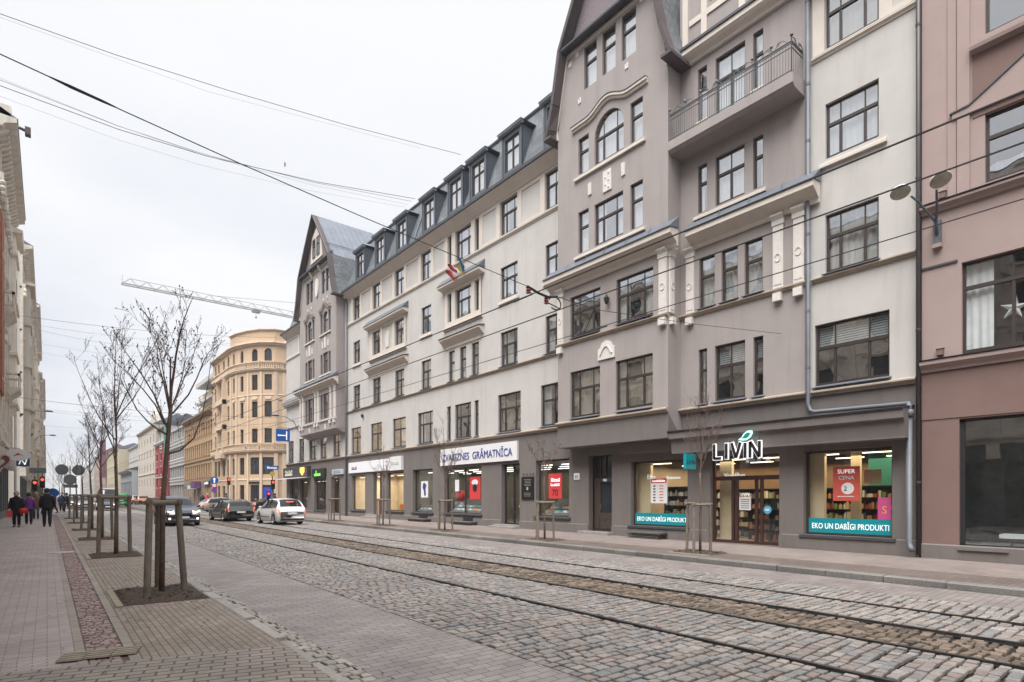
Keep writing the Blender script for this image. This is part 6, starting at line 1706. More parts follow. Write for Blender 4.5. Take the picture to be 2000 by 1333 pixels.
LT = [(1.40, 18.14, 5.9, 12, 'second bare tree from the camera in the left row, taller and upright'), (1.52, 25.1, 4.9, 21, 'third bare tree from the camera in the left row'),
      (1.56, 31.9, 4.8, 31, 'fourth bare tree from the camera in the left row'), (1.52, 39.6, 4.6, 41, 'fifth bare tree from the camera in the left row'), (1.5, 47.2, 5.0, 51, 'last bare tree of the left row before the crossing')]
for i, (x, y, h, sd, lb) in enumerate(LT): tree(lb, x, y, h, sd, dens=8 if i < 2 else 6, leafy=.4, fine=i < 3)
for i, (x, y, h, lb) in enumerate(((1.4, 76, 6, 'first bare tree beyond the left crossing'), (1.4, 88, 6.5, 'second bare tree beyond the left crossing'), (1.3, 104, 7, 'third bare tree beyond the left crossing'), (1.0, 150, 9, 'far rounded bare tree closing the left pavement'))):
    tree(lb, x, y, h, 60+i, fork=2.2, fine=False, dens=6, leafy=.2, tr=.07)
RTt = [(14.26, 9.06, 4.5, 71, 'bare young tree with fanned twigs in front of the grocery entrance', .1, 7), (13.9, 15.14, 3.5, 72, 'small tree with clinging brown leaves in front of the right bookshop window', .95, 6), (13.9, 21.8, 5.0, 73, 'bare tree in front of the bookshop sign', .15, 7),
       (13.65, 27.4, 4.0, 74, 'slim bare tree in front of the fashion shop', .15, 5), (13.65, 33.97, 3.1, 75, 'short bare tree beside the far doorway', .1, 4)]
for x, y, h, sd, lb, lf, dn in RTt: tree(lb, x, y, h, sd, fork=2.0 if h > 3.3 else 1.7, leafy=lf, dens=dn, tr=.035, spread=.7, group='young bare trees along the right kerb', fine=h > 3.6)

def guard(label, pts, h, r=.05, group='wooden tree guards of the left row', lean=.06, rails=True):
    c = Vector((sum(p[0] for p in pts)/len(pts), sum(p[1] for p in pts)/len(pts), 0)); zb = gz(c.y); c.z = zb
    t = thing('tree_guard', c, label, 'tree guard', group); tops = []
    for i, (x, y) in enumerate(pts):
        p0 = Vector((x, y, gz(y)-.05)); d = (Vector((c.x, c.y, 0))-Vector((x, y, 0))); d = d.normalized()*lean if d.length > 0 else d
        p1 = p0 + d + Vector((0,0,h+.05)); tops.append(p1)
        b = MB(); b.tube([p0, p0.lerp(p1,.5), p1], [r, r*.98, r*.95], 10); b.build('post', M['wood'], t, False)
    for i in range(len(tops)):
        p, q = tops[i], tops[(i+1) % len(tops)]; e = (q-p).normalized()*.07
        b = MB(); b.tube([p-e+Vector((0,0,-.03+.02*i)), q+e+Vector((0,0,-.03+.02*i))], r*.78, 8); b.build('rail', M['wood'], t)
    # ties
    b = MB(); b.tube([tops[0]+Vector((0,0,-.06)), c+Vector((0,0,h-.05)), tops[1]+Vector((0,0,-.06))], .012, 4); b.build('tie', M['black'], t)
guard('nearest wooden tree guard of three round posts around the tree in the mulch bed', [(1.17,10.19), (1.76,10.68), (1.46,11.32)], 1.5, .052, lean=.1)
for i, (x, y, h, sd, lb) in enumerate(LT):
    guard(('second', 'third', 'fourth', 'fifth', 'last')[i]+' wooden tree guard of the left row counted from the camera', [(x-.38, y-.05), (x+.30, y-.1), (x+.05, y+.5)], 1.55, .05, lean=.03)
for i, (x, y, h, sd, lb, lf, dn) in enumerate(RTt):
    guard('wooden tree guard '+('in front of the grocery entrance', 'in front of the right bookshop window', 'in front of the bookshop sign', 'in front of the fashion shop', 'beside the far doorway')[i], [(x-.35, y-.02), (x+.33, y-.12), (x-.02, y+.42)], 1.38, .04, 'wooden tree guards of the right row', lean=.02)
# mulch beds
def bed(label_i, x0, x1, y0, y1):
    rr = random.Random(label_i); b = MB(); n = 14; rows = []
    for i in range(n+1):
        y = y0+(y1-y0)*i/n; rows.append([(x0+(x1-x0)*j/10, y, gz(y)+.006+(.0 if i in (0,n) or j in (0,10) else rr.uniform(.0,.028)+.02)) for j in range(11)])
    b.grid(rows)
    for _ in range(160 if y0 < 14 else 30):
        x, y = rr.uniform(x0,x1), rr.uniform(y0,y1); a = rr.uniform(0,3.14); l = rr.uniform(.015,.04); z = gz(y)+.04; dx, dy = math.cos(a)*l, math.sin(a)*l
        b.face([(x-dx,y-dy,z), (x-dy*.4,y+dx*.4,z+.012), (x+dx,y+dy,z+.004), (x+dy*.4,y-dx*.4,z-.004)])
    tag(b.build('mulch_bed', M['soil']), kind='stuff')
    b = MB(); b.box(WORLD, x0-.09, x0-.002, y0-.05, y1+.05, gz(y0)-.02, gz(y1)+.016); tag(b.build('bed_edging', M['tact']), kind='structure')
bed(1, .84, 1.95, 9.75, 11.5)
setts('pavement_setts', .84, 1.84, 9.56, 9.74, .09, .085, .006, PK, jit=.009, gap=.012, bulge=.01)
for i, (x, y, *_r) in enumerate(LT): bed(i+2, .84, 1.95, y-.75, y+.75)
for i, (x, y, *_r) in enumerate(RTt): bed(i+12, x-.55, x+.5, y-.6, y+.6)
b = MB(); b.lathe((.30, 19.9, gz(19.9)+.006), [(0,.008),(.30,.008),(.31,.0)], 24); b.lathe((.30, 19.9, gz(19.9)+.006), [(.18,.010),(.22,.010)], 24)
solid('manhole_cover', b, mat('bright worn steel', (.42,.41,.40), .5, metal=.3), 'pale round manhole cover in the left pavement', 'manhole', None, (.3,19.9,gz(19.9)))
b = MB(); b.lathe((9.0, 12.2, gz(12.2)-.104), [(0,.008),(.30,.008),(.31,.0)], 20); 

rl = random.Random(77); b = MB()
for _ in range(420):
    q = rl.random()
    if q < .35: x, y = rl.uniform(.7, 1.95), rl.uniform(7, 20)
    elif q < .7: x, y = rl.uniform(2.14, 2.5), rl.uniform(4, 30)
    elif q < .85: x, y = rl.uniform(12.6, 13.0), rl.uniform(2, 30)
    else: x, y = rl.uniform(-2.4, 1.9), rl.uniform(4.5, 14)
    z = gz(y) + (.012 if x < 2 else -.09); a = rl.uniform(0, 6.3); l = rl.uniform(.012, .03); dx, dy = math.cos(a)*l, math.sin(a)*l
    if x < 2 and y < 7.6: z += .01
    b.face([(x-dx,y-dy,z), (x-dy*.5,y+dx*.5,z+.008), (x+dx,y+dy,z+.003), (x+dy*.5,y-dx*.5,z+.001)], rl.randrange(2))
tag(b.build('fallen_leaves', [M['bud'], mat('pale dry leaf', (.30,.22,.13), .9)]), kind='stuff')
# ------------------------------------------------------------ cars
def interp(tab, u):
    if u <= tab[0][0]: return tab[0][1:]
    for a, b_ in zip(tab, tab[1:]):
        if a[0] <= u <= b_[0]:
            f = (u-a[0])/(b_[0]-a[0]); return tuple(x+(y-x)*f for x, y in zip(a[1:], b_[1:]))
    return tab[-1][1:]
PROF = {  # u/L : belt, roof (fractions of height), width factor
 'hatch': [(-.5,.50,.50,.82),(-.485,.62,.62,.93),(-.46,.66,.68,.97),(-.41,.67,.84,1),(-.345,.67,.955,1),(-.15,.655,1,1),(.03,.64,.985,1),(.11,.635,.92,1),(.25,.63,.655,1),(.38,.585,.60,.98),(.46,.50,.51,.92),(.5,.38,.38,.78)],
 'wagon': [(-.5,.48,.48,.84),(-.49,.60,.61,.93),(-.47,.64,.66,.97),(-.43,.655,.86,1),(-.385,.655,.95,1),(-.15,.645,1,1),(.03,.635,.98,1),(.09,.63,.91,1),(.22,.62,.645,1),(.37,.575,.59,.98),(.46,.50,.51,.92),(.5,.38,.38,.78)],
 'sedan': [(-.5,.50,.50,.84),(-.49,.64,.65,.93),(-.40,.68,.70,.98),(-.33,.67,.72,1),(-.22,.66,.93,1),(-.08,.655,1,1),(.05,.645,.97,1),(.11,.64,.89,1),(.22,.63,.655,1),(.37,.58,.60,.98),(.46,.50,.51,.92),(.5,.38,.38,.78)],
 'van':   [(-.5,.50,.52,.90),(-.49,.60,.94,.97),(-.46,.60,.99,1),(0,.58,1,1),(.22,.56,.99,1),(.30,.56,.93,1),(.41,.53,.60,.99),(.47,.42,.46,.95),(.5,.32,.34,.85)],
}
def car(label, x, y, sgn, L_, Wd, H_, style, paint, lights=False, braking=False, cat='car', yaw=0., group='cars in the street', plate=True):
    zr = gz(y)-.115; t = thing('parked_car' if cat == 'x' else ('van' if cat == 'van' else 'car'), (x, y, zr), label, cat, group)
    fwd = Vector((math.sin(yaw), sgn*math.cos(yaw), 0)); lf = Vector((-fwd.y, fwd.x, 0)); o = Vector((x, y, zr))
    P = lambda u, v, z: o + fwd*u + lf*v + Vector((0,0,z))
    F_ = Fr(o, lf, fwd)      # a = to the left, n = forward
    tab = PROF[style]; wr = .315 if style != 'van' else .34; hw = Wd/2; axles = (-.30*L_, .315*L_)
    us = sorted(set([round(q[0]*L_, 3) for q in tab] + [round(c+d_, 3) for c in axles for d_ in (-wr-.05, -wr+.02, -.15, .15, wr-.02, wr+.05)] + [round(L_*k/24, 3) for k in range(-11, 12)]))
    def low(u):
        for c in axles:
            d_ = abs(u-c)
            if d_ < wr+.05: return .19 + max(0, math.sqrt(max(0, (wr+.05)**2-d_*d_)))*1.28
        e = (abs(u)/(L_/2)); return .19 + (.12 if e > .985 else .04 if e > .95 else 0)
    b = MB(); rings = []
    for u in us:
        be, ro, wf = interp(tab, u/L_); be *= H_; ro *= H_; w_ = hw*wf; lo = min(low(u), be-.05); cab = ro-be
        k = min(1, cab/(.28*H_)); rw_ = w_*(.93-.17*k)
        mid = lo+(be-lo)*.55
        half = [(0, lo), (w_*.9, lo), (w_*.985, lo+min(.06,(be-lo)*.2)), (w_, mid), (w_*.975, be), (rw_, be+cab*.90), (rw_*.86, ro-.01*k), (rw_*.45, ro+.012), (0, ro+.016)]
        rings.append([P(u, v, z) for v, z in half] + [P(u, -v, z) for v, z in reversed(half[1:-1])])
    n = len(rings[0]); i0 = len(b.v)
    for r in rings: b.v += [tuple(p) for p in r]
    for a in range(len(us)-1):
        um = (us[a]+us[a+1])/2/L_; be, ro, wf = interp(tab, um); be2, ro2, _ = interp(tab, us[a]/L_); be3, ro3, _ = interp(tab, us[a+1]/L_)
        slope = abs(ro3-ro2)*H_/(us[a+1]-us[a]) if us[a+1] > us[a] else 0
        for j in range(n):
            k = (j+1) % n; m_ = 0
            side = j in (4, n-5)
            top = j in (5,6,7,8,9,10) and j < n
            if side and (ro-be) > .14 : m_ = 1
            if side and style == 'van' and -.47 < um < .02: m_ = 0
            if j in (6,7,8,9) and slope > .42 and (ro-be) > .05 and not (style == 'van' and um < 0): m_ = 1
            b.f.append((i0+a*n+j, i0+a*n+k, i0+(a+1)*n+k, i0+(a+1)*n+j)); b.m.append(m_)
    b.f.append(tuple(i0+j for j in range(n))); b.m.append(0); e = i0+(len(us)-1)*n; b.f.append(tuple(e+j for j in reversed(range(n)))); b.m.append(0)
    body = b.build('body', [paint, M['carglass']], t, True)
    b = MB()
    for up in ((-.13, .01) if style != 'van' else (.02,)):        # door pillars
        for s_ in (-1, 1):
            be, ro, wf = interp(tab, up); be *= H_; ro *= H_; w_ = hw*wf
            b.tube([P(up*L_, s_*(w_*.98), be-.01), P(up*L_, s_*(w_*.775), be+(ro-be)*.93)], .028, 5)
    be, ro, wf = interp(tab, -.05)
    for s_ in (-1, 1):
        b.tube([P(-.42*L_, s_*hw*.985, .66*H_ if style != 'van' else .58*H_), P(.0, s_*hw*.99, be*H_), P(.22*L_, s_*hw*.985, .625*H_)], .012, 4)
        b.tube([P(k_*L_, s_*hw*1.0, .3*H_) for k_ in (-.16, .2)], .02, 4)
    b.build('door_trim', M['black'], body)
    b = MB(); b.box(F_, -hw+.22, hw-.22, -L_/2+.25, L_/2-.25, .17, .45); b.build('underbody', M['black'], t)
    for u in axles:
        for s_ in (-1, 1):
            c = P(u, s_*(hw-.10), wr); b = MB(); b.lathe(c, [(0,-.09),(wr*.62,-.09),(wr*.93,-.1),(wr,-.07),(wr,.07),(wr*.93,.1),(wr*.64,.095)], 20, 0, lf*s_); wh = b.build('wheel', M['tyre'], t, True)
            b = MB(); b.lathe(c, [(wr*.64,.096),(wr*.6,.07),(wr*.2,.085),(0,.09)], 14, 0, lf*s_)
            for k in range(5): a = 2*math.pi*k/5; u_ = fwd*math.cos(a)+Vector((0,0,math.sin(a))); b.tube([c+lf*s_*.09, c+lf*s_*.085+u_*wr*.6], .022, 4)
            b.build('rim', M['rim'], wh)
    r_ = interp(tab, -.49); zb = r_[0]*H_
    for s_ in (-1, 1):
        b = MB(); b.box(F_, *sorted((s_*hw*.70, s_*hw*.955)), -L_/2+.015, -L_/2+.16, H_*.46, H_*.60) if style == 'sedan' else b.hexa([P(-L_/2+.0, s_*hw*.62, H_*.46), P(-L_/2+.0, s_*hw*.90, H_*.46), P(-L_/2+.34, s_*hw*1.005, H_*.50), P(-L_/2+.1, s_*hw*.62, H_*.5), P(-L_/2+.05, s_*hw*.72, H_*.60), P(-L_/2+.06, s_*hw*.92, H_*.62), P(-L_/2+.36, s_*hw*1.0, H_*.60), P(-L_/2+.12, s_*hw*.7, H_*.62)])
        b.build('taillight', M['brake'] if braking else M['taillight'], t)
        b = MB(); b.hexa([P(L_/2-.03, s_*hw*.50, H_*.40), P(L_/2-.12, s_*hw*.86, H_*.40), P(L_/2-.42, s_*hw*.97, H_*.46), P(L_/2-.15, s_*hw*.5, H_*.44), P(L_/2-.06, s_*hw*.52, H_*.47), P(L_/2-.15, s_*hw*.86, H_*.50), P(L_/2-.46, s_*hw*.965, H_*.54), P(L_/2-.2, s_*hw*.5, H_*.52)])
        b.build('headlight', M['headlight'] if lights else mat_hl, t)
        if lights:
            b = MB(); b.lathe(P(L_/2-.02, s_*hw*.74, H_*.25), [(0,.02),(.06,.02),(.06,-.05)], 10, 0, fwd); b.build('fog_lamp', M['headlight'], t)
        b = MB(); mp_ = P(.16*L_, s_*(hw+.10), H_*.66); b.ball(mp_, .10, 0, 8, 6, (.9,.6,.7)); b.tube([mp_, P(.17*L_, s_*hw*.95, H_*.64)], .02, 4); b.build('mirror', paint, t)
    for nm_, q_ in (('rear_bumper', (-hw*.8, hw*.8, -L_/2-.01, -L_/2+.2, .26, .38)), ('grille', (-hw*.45, hw*.45, L_/2-.1, L_/2+.0, H_*.32, H_*.44)), ('front_bumper', (-hw*.75, hw*.75, L_/2-.1, L_/2-.005, .19, .30))): b = MB(); b.box(F_, *q_); b.build(nm_, M['black'], t)
    b = MB(); b.box(F_, -.26, .26, -L_/2-.012, -L_/2+.05, H_*.40, H_*.40+.11); b.build('number_plate', M['wht'], t); b = MB(); b.box(F_, -.26, .26, L_/2+.0, L_/2+.02, H_*.26, H_*.26+.11); b.build('number_plate', M['wht'], t)
    if braking:
        b = MB(); b.box(F_, -.2, .2, -L_*.41, -L_*.40+.02, H_*.86, H_*.89); b.build('high_brake_light', M['brake'], t)
    b = MB()
    for z in (.41, .45): b.box(F_, -hw*.42, hw*.42, L_/2-.005, L_/2+.012, H_*z-.03, H_*z-.018)
    b.box(F_, -hw*.8, hw*.8, L_/2-.05, L_/2+.01, H_*.205, H_*.22)
    b.build('grille_bar', M['steel'], t)
    return t
mat_hl = mat('unlit headlight', (.5,.52,.55), .1, spec=.9)
def paint(n, c): return mat(n, c, .25, spec=.6, coat=.6, var=.06, scale=.8)
car('small white hatchback seen from behind on the right lane', 10.62, 34.6, 1, 3.75, 1.64, 1.50, 'hatch', paint('white car paint', (.72,.72,.72)), braking=True, yaw=-.06)
car('dark grey estate car seen from behind left of the white hatchback', 9.45, 41.2, 1, 4.6, 1.70, 1.36, 'wagon', paint('anthracite car paint', (.055,.06,.06)), yaw=-.05)
car('dark saloon half hidden behind the grey estate car', 11.0, 46.5, 1, 4.5, 1.7, 1.36, 'sedan', paint('black green car paint', (.03,.038,.038)), braking=True)
car('dark blue oncoming people carrier with lit headlights behind the nearest tree', 5.7, 37.2, -1, 4.7, 1.76, 1.62, 'wagon', paint('dark navy car paint', (.045,.05,.085)), lights=True)
car('white and grey minibus approaching far down the left lane', 5.9, 88, -1, 5.6, 2.1, 2.5, 'van', paint('silver van paint', (.45,.47,.5)), cat='van')
car('dark blue saloon in front of the far minibus', 4.9, 74, -1, 4.4, 1.75, 1.42, 'sedan', paint('dark blue paint', (.03,.04,.09)), lights=True)
car('silver car farther back on the left lane', 3.2, 80, -1, 4.4, 1.75, 1.45, 'sedan', paint('silver paint', (.4,.41,.43)), lights=True)
car('orange taxi waiting in the far right lane', 12.2, 112, 1, 4.5, 1.8, 1.5, 'wagon', paint('orange taxi paint', (.55,.22,.08)))
car('pale gold car left of the orange taxi', 10.3, 116, 1, 4.4, 1.8, 1.5, 'sedan', paint('pale gold paint', (.5,.4,.22)), braking=True)
car('dark red car at the left of the far queue', 8.8, 124, 1, 4.4, 1.8, 1.5, 'hatch', paint('dark red paint', (.25,.03,.04)), braking=True)
car('silver car parked ahead of the orange taxi', 12.3, 121, 1, 4.4, 1.8, 1.5, 'wagon', paint('light grey paint', (.5,.5,.52)))
car('dark parked car at the left kerb beyond the crossing', 3.1, 96, -1, 4.3, 1.75, 1.45, 'hatch', paint('charcoal paint', (.05,.05,.055)), lights=True)
car('small green van in the middle of the far street', 8.3, 101, 1, 4.6, 1.8, 1.9, 'van', paint('green van paint', (.06,.35,.12)), cat='van')
car('pale car crossing by the yellow corner house', 13.9, 63.0, 1, 4.3, 1.75, 1.42, 'hatch', paint('pale beige paint', (.42,.38,.34)), yaw=1.45)
car('dark car behind the white hatchback at the crossing mouth', 18.2, 61.5, 1, 4.4, 1.75, 1.45, 'sedan', paint('black paint', (.02,.02,.022)), yaw=1.5, braking=True)

# ------------------------------------------------------------ people
def skinmesh(vs, es, rs, name, mt, parent, sub=1, root=0):
    me = bpy.data.meshes.new(name); off = WL.get(parent, Vector((0,0,0)))
    me.from_pydata([tuple(Vector(v)-off) for v in vs], es, []); o = bpy.data.objects.new(name, me); COL.objects.link(o)
    md = o.modifiers.new('skin', 'SKIN'); 
    sv = me.skin_vertices[0].data if me.skin_vertices else None
    if sv is None:
        bpy.context.view_layer.objects.active = o
        bpy.context.view_layer.update(); sv = me.skin_vertices[0].data
    for i, r in enumerate(rs): sv[i].radius = (r, r) if not isinstance(r, tuple) else r
    sv[root].use_root = True
    s2 = o.modifiers.new('sub', 'SUBSURF'); s2.levels = sub; s2.render_levels = sub
    dg = bpy.context.evaluated_depsgraph_get(); m2 = bpy.data.meshes.new_from_object(o.evaluated_get(dg)); bpy.data.objects.remove(o)
    m2.materials.clear(); m2.materials.append(mt); m2.polygons.foreach_set('use_smooth', [True]*len(m2.polygons))
    ob = bpy.data.objects.new(name, m2); COL.objects.link(ob); ob.parent = parent; WL[ob] = off.copy(); return ob
def person(label, x, y, h, face, coat, trousers, hair, coatlen=.50, stride=.22, hat=None, group=None, armbend=.0, shoe=None, bulk=1.0, z=None, skirt=False):
    zb = gz(y) if z is None else z; t = thing('person', (x, y, zb), label, 'person', group); s = h/1.75
    f = Vector((math.sin(face), math.cos(face), 0)); l = Vector((-f.y, f.x, 0)); o = Vector((x, y, zb))
    P = lambda a, b_, c: o + l*(a*s) + f*(b_*s) + Vector((0,0,c*s))
    V = [P(0,0,.95), P(0,0,1.15), P(0,0,1.36), P(0,.01,1.47), P(0,.02,1.56), P(0,.025,1.66),
         P(.09,0,.92), P(.10,stride*.45,.50), P(.10,stride*.9-.06,.09), P(.11,stride*.9+.10,.03),
         P(-.09,0,.92), P(-.10,-stride*.35,.50), P(-.10,-stride*1.1,.12), P(-.11,-stride*1.1+.14,.03),
         P(.17,0,1.42), P(.23,-.04,1.15), P(.25,.05+armbend,.92), P(.25,.08+armbend,.82),
         P(-.17,0,1.42), P(-.23,.03,1.15), P(-.25,.10,.92), P(-.25,.13,.82)]
    E = [(0,1),(1,2),(2,3),(3,4),(4,5),(0,6),(6,7),(7,8),(8,9),(0,10),(10,11),(11,12),(12,13),(2,14),(14,15),(15,16),(16,17),(2,18),(18,19),(19,20),(20,21)]
    Rr = [.13,.125,.14,.055,.085,.085,.085,.058,.038,.04,.085,.058,.038,.04,.055,.042,.034,.036,.055,.042,.034,.036]
    skinmesh(V, E, [r*s for r in Rr], 'body', M['skin'], t)
    b = MB()      # coat: stacked ovals, flaring to the hem, plus sleeves
    hem = .95-coatlen*.55
    prof = [(hem, .235 if coatlen > .3 else .19, .17), (.95, .195, .155), (1.12, .175, .14), (1.3, .215, .155), (1.42, .20, .13), (1.49, .09, .085), (1.53, .075, .075)]
    b.grid([[o + l*(math.cos(a)*w_*s*bulk) + f*(math.sin(a)*d_*s*bulk) + Vector((0,0,c*s)) for a in (2*math.pi*k/14 for k in range(14))] for c, w_, d_ in prof], 0, True)
    for i in ((14,15,16),(18,19,20)): b.tube([V[k] for k in i], [.075*s*bulk, .062*s*bulk, .055*s*bulk], 8)
    b.build('coat', coat, t, True)
    b = MB()
    for i in ((6,7,8),(10,11,12)): b.tube([V[i[0]]+Vector((0,0,.02)), V[i[1]], V[i[2]]], [.105*s, .078*s, .06*s], 8)
    b.build('trousers', trousers, t, True)
    for i in ((8,9),(12,13)):
        b = MB(); b.tube([V[i[0]]+Vector((0,0,-.04*s))-f*.04*s, V[i[1]]+f*.04*s], [.05*s, .042*s], 8); b.build('shoe', shoe or M['black'], t, True)
    b = MB(); c = P(0,.01,1.665); b.ball(c, .115*s, 0, 12, 8, (1,1,1.12)); b.build('hat' if hat else 'hair', hat or hair, t, True)
    b = MB(); b.ball(P(0,.06,1.625), .088*s, 0, 10, 8, (.9,.9,1.15)); b.tube([P(0,.14,1.63), P(0,.165,1.60)], .014*s, 5); b.build('face', M['skin'], t, True)
    return t, P, V, s
blk = mat('black cloth', (.012,.012,.014), .85, var=.2); dk = mat('dark trousers', (.02,.02,.024), .9); brn = mat('brown coat', (.17,.09,.045), .85, var=.15)
person('person in a black jacket and trousers walking away in the middle of the left pavement', .0, 36.2, 1.86, 0, blk, dk, mat('black hair', (.02,.016,.014), .7), coatlen=.18, bulk=1.12, stride=.16, shoe=M['black'])
t, P, V, s = person('person in a black coat and pale hat walking towards the camera with red bags', -1.15, 36.6, 1.72, math.pi+.1, blk, dk, M['wht'], coatlen=.75, hat=mat('grey beige knit hat', (.42,.38,.33), .9), stride=.12, bulk=1.1)
b = MB(); b.ball(V[17]+Vector((.02,-.16,-.02)), .15, 0, 12, 8, (1.2,.6,.95)); b.tube([V[17]+Vector((0,0,0)), V[17]+Vector((.1,-.2,.2))], .012, 4); solid('handbag', b, mat('bright red leather', (.6,.02,.02), .4), 'bright red handbag carried by the person in the pale hat', 'bag', None, V[17], True)
b = MB(); b.box(WORLD, V[21].x-.10, V[21].x+.12, V[21].y-.2, V[21].y-.1, V[21].z-.32, V[21].z-.0); b.tube([V[21]+Vector((-.05,-.15,0)), V[21]+Vector((0,-.05,.1)), V[21]+Vector((.08,-.15,0))], .01, 4); solid('shopping_bag', b, mat('pinkish red carrier bag', (.6,.08,.08), .5), 'pinkish red carrier bag in the other hand of the person in the pale hat', 'bag', None, V[21])
person('person in a purple and black jacket behind the red handbag', -.75, 39.5, 1.66, 0, mat('purple jacket', (.14,.04,.22), .8), dk, M['black'], coatlen=.2)
person('person in a brown fur coat farther along the left pavement', -.55, 47.5, 1.68, 0, brn, mat('blue jeans', (.06,.08,.13), .8), mat('fair hair', (.4,.28,.15), .8), coatlen=.3)
for i, (x, y, h, c, lb) in enumerate(((-.2, 60, 1.7, blk, 'person in dark clothes crossing at the left kerb'), (.45, 62, 1.75, blk, 'taller person in dark clothes at the left crossing'), (1.0, 63.5, 1.75, mat('navy coat', (.02,.03,.06), .8), 'person in a navy coat waiting at the crossing by the sign post'), (1.35, 64.5, 1.7, blk, 'person in black behind the navy coat at the crossing'))):
    person(lb, x, y, h, rs.uniform(0, 6), c, dk, M['black'], coatlen=.3)
person('person in a bright red coat on the far side of the crossing', 14.2, 72.5, 1.75, math.pi, mat('crimson coat', (.45,.02,.06), .8), dk, mat('fair hair', (.4,.28,.15), .8), coatlen=.8)
person('person in dark green black coat beside the red coat', 13.75, 72.8, 1.75, math.pi, mat('dark green coat', (.015,.03,.03), .85), dk, M['black'], coatlen=.5)
for x, y, lb in ((17.2, 57.6, 'person in black standing right behind the white hatchback'), (16.7, 57.9, 'person in a black hat left of another at the right crossing'), (15.7, 70.4, 'person in black by the yellow corner house beyond the estate car')):
    person(lb, x, y, 1.75, 2.0, blk, dk, M['black'], coatlen=.5)

# ------------------------------------------------------------ signs and lights
def pole(t, x, y, z1, r=.04, mt=None):
    b = MB(); b.tube([(x, y, gz(y)-.05), (x, y, z1)], r, 8); b.build('pole', mt or M['steel'], t)
M['signback'] = mat('grey sign back', (.20,.21,.22), .5, metal=.3, var=.1)
t = thing('sign_post', (1.38, 55.8, gz(56)), 'grey post carrying three round sign backs and a small plate on the left pavement', 'road sign'); pole(t, 1.38, 55.8, 4.0)
for dx, z in ((-.5, 3.74), (.52, 3.72), (0, 2.98)):
    b = MB(); disc(b, (1.38+dx, 55.74, z), .41, (0,1,0)); b.build('sign_disc', M['signback'], t)
b = MB(); b.box(WORLD, .95, 1.85, 55.68, 55.72, 2.35, 2.6); b.build('sign_plate', M['signback'], t)
b = MB(); b.box(WORLD, .6, 2.2, 55.68, 55.70, 3.7, 3.76); b.build('bracket', M['signback'], t)
def traffic_light(label, x, y, z, parts=True, nl=1, post=True):
    t = thing('traffic_light', (x, y, gz(y)), label, 'traffic light', 'traffic lights at the crossing')
    if post: pole(t, x, y, z+.5, .05, M['signback'])
    b = MB(); b.box(WORLD, x-.16, x+.16, y-.22, y-.06, z-.62, z+.22)
    for k in range(3): b.prism(Fr((x, y-.22, z-.27*k+.12), (1,0,0), (0,-1,0)), [(0,0),(.16,-.03),(.16,-.01),(0,.03)], -.11, .11)
    b.build('housing', M['black'], t)
    for k in range(3):
        b = MB(); b.lathe((x, y-.23, z-.27*k), [(0,.01),(.095,.01),(.1,0)], 14, 0, (0,-1,0)); b.build('lamp', mat('red signal', (.8,.05,.02), .4, emit=(1,.06,.03), es=2.2) if k == 0 else M['black'], t)
    return t
traffic_light('left hand red traffic light of the pair on the left pavement', -.72, 56.3, 2.72)
traffic_light('right hand red traffic light of the pair on the left pavement', -.28, 56.0, 2.95)
b = MB(); b.box(WORLD, -1.05, -.05, 56.4, 56.44, 3.45, 3.85); solid('direction_sign', b, M['signback'], 'grey back of a wide sign above the left traffic lights', 'road sign', None, (-.3,56.4,3.3))
b = MB(); disc(b, (.35, 58, 1.95), .38, (0,1,0)); bsn = solid('round_sign', b, M['blue'], 'blue round sign low beside the left traffic lights', 'road sign', None, (.35,58,1.95))
traffic_light('red traffic light on the right kerb under the blue street name plate', 15.5, 52.6, 2.95)
t = thing('street_name_sign', (15.5, 52.5, 4.0), 'blue street name plate with white lettering above the right traffic light', 'street sign')
b = MB(); b.box(WORLD, 14.85, 15.95, 52.42, 52.46, 4.05, 4.42); b.build('plate', M['blue'], t); marks(t, M['whitetext'], Fr((14.95, 52.42, 4.15), (1,0,0), (0,-1,0)), 0.05, .9, 0, .16, 0)
b = MB(); b.tube([(15.5,52.6,3.3),(15.5,52.6,4.5)], .04, 6); b.build('pole', M['signback'], t)
b = MB(); disc(b, (15.45, 52.44, 3.68), .22, (0,1,0)); solid('yellow_plate', b, mat('yellow plate', (.55,.42,.08), .5), 'small round yellow plate under the blue street name plate', 'road sign', None, (15.45,52.44,3.68))
t = traffic_light('low pedestrian signal showing red beside the right kerb', 16.1, 56.0, 1.95)
traffic_light('red traffic light in front of the yellow corner house entrance', 15.9, 70.2, 3.62)
t = thing('sign_post', (14.6, 71, gz(71)), 'post with a blue arrow disc over a red ringed disc beyond the crossing', 'road sign'); pole(t, 14.6, 71, 4.0, .05)
b = MB(); disc(b, (14.6, 70.94, 3.53), .42, (0,1,0)); b.build('arrow_disc', M['blue'], t)
b = MB(); Fs = Fr((14.6, 70.9, 3.53), (1,0,0), (0,-1,0)); b.slab(Fs, [(-.06,-.28),(.06,-.28),(.06,.1),(.16,.1),(0,.3),(-.16,.1),(-.06,.1)], 0, .02); b.build('arrow', M['whitetext'], t)
b = MB(); disc(b, (14.6, 70.94, 2.96), .30, (0,1,0)); b.build('ring_disc', M['postred'], t)
b = MB(); disc(b, (14.6, 70.90, 2.96), .20, (0,1,0)); b.build('ring_centre', M['wht'], t)
b = MB(); disc(b, (14.6, 70.94, 2.42), .30, (0,1,0)); b.build('lower_disc', mat('violet blue disc', (.2,.06,.3), .5), t)
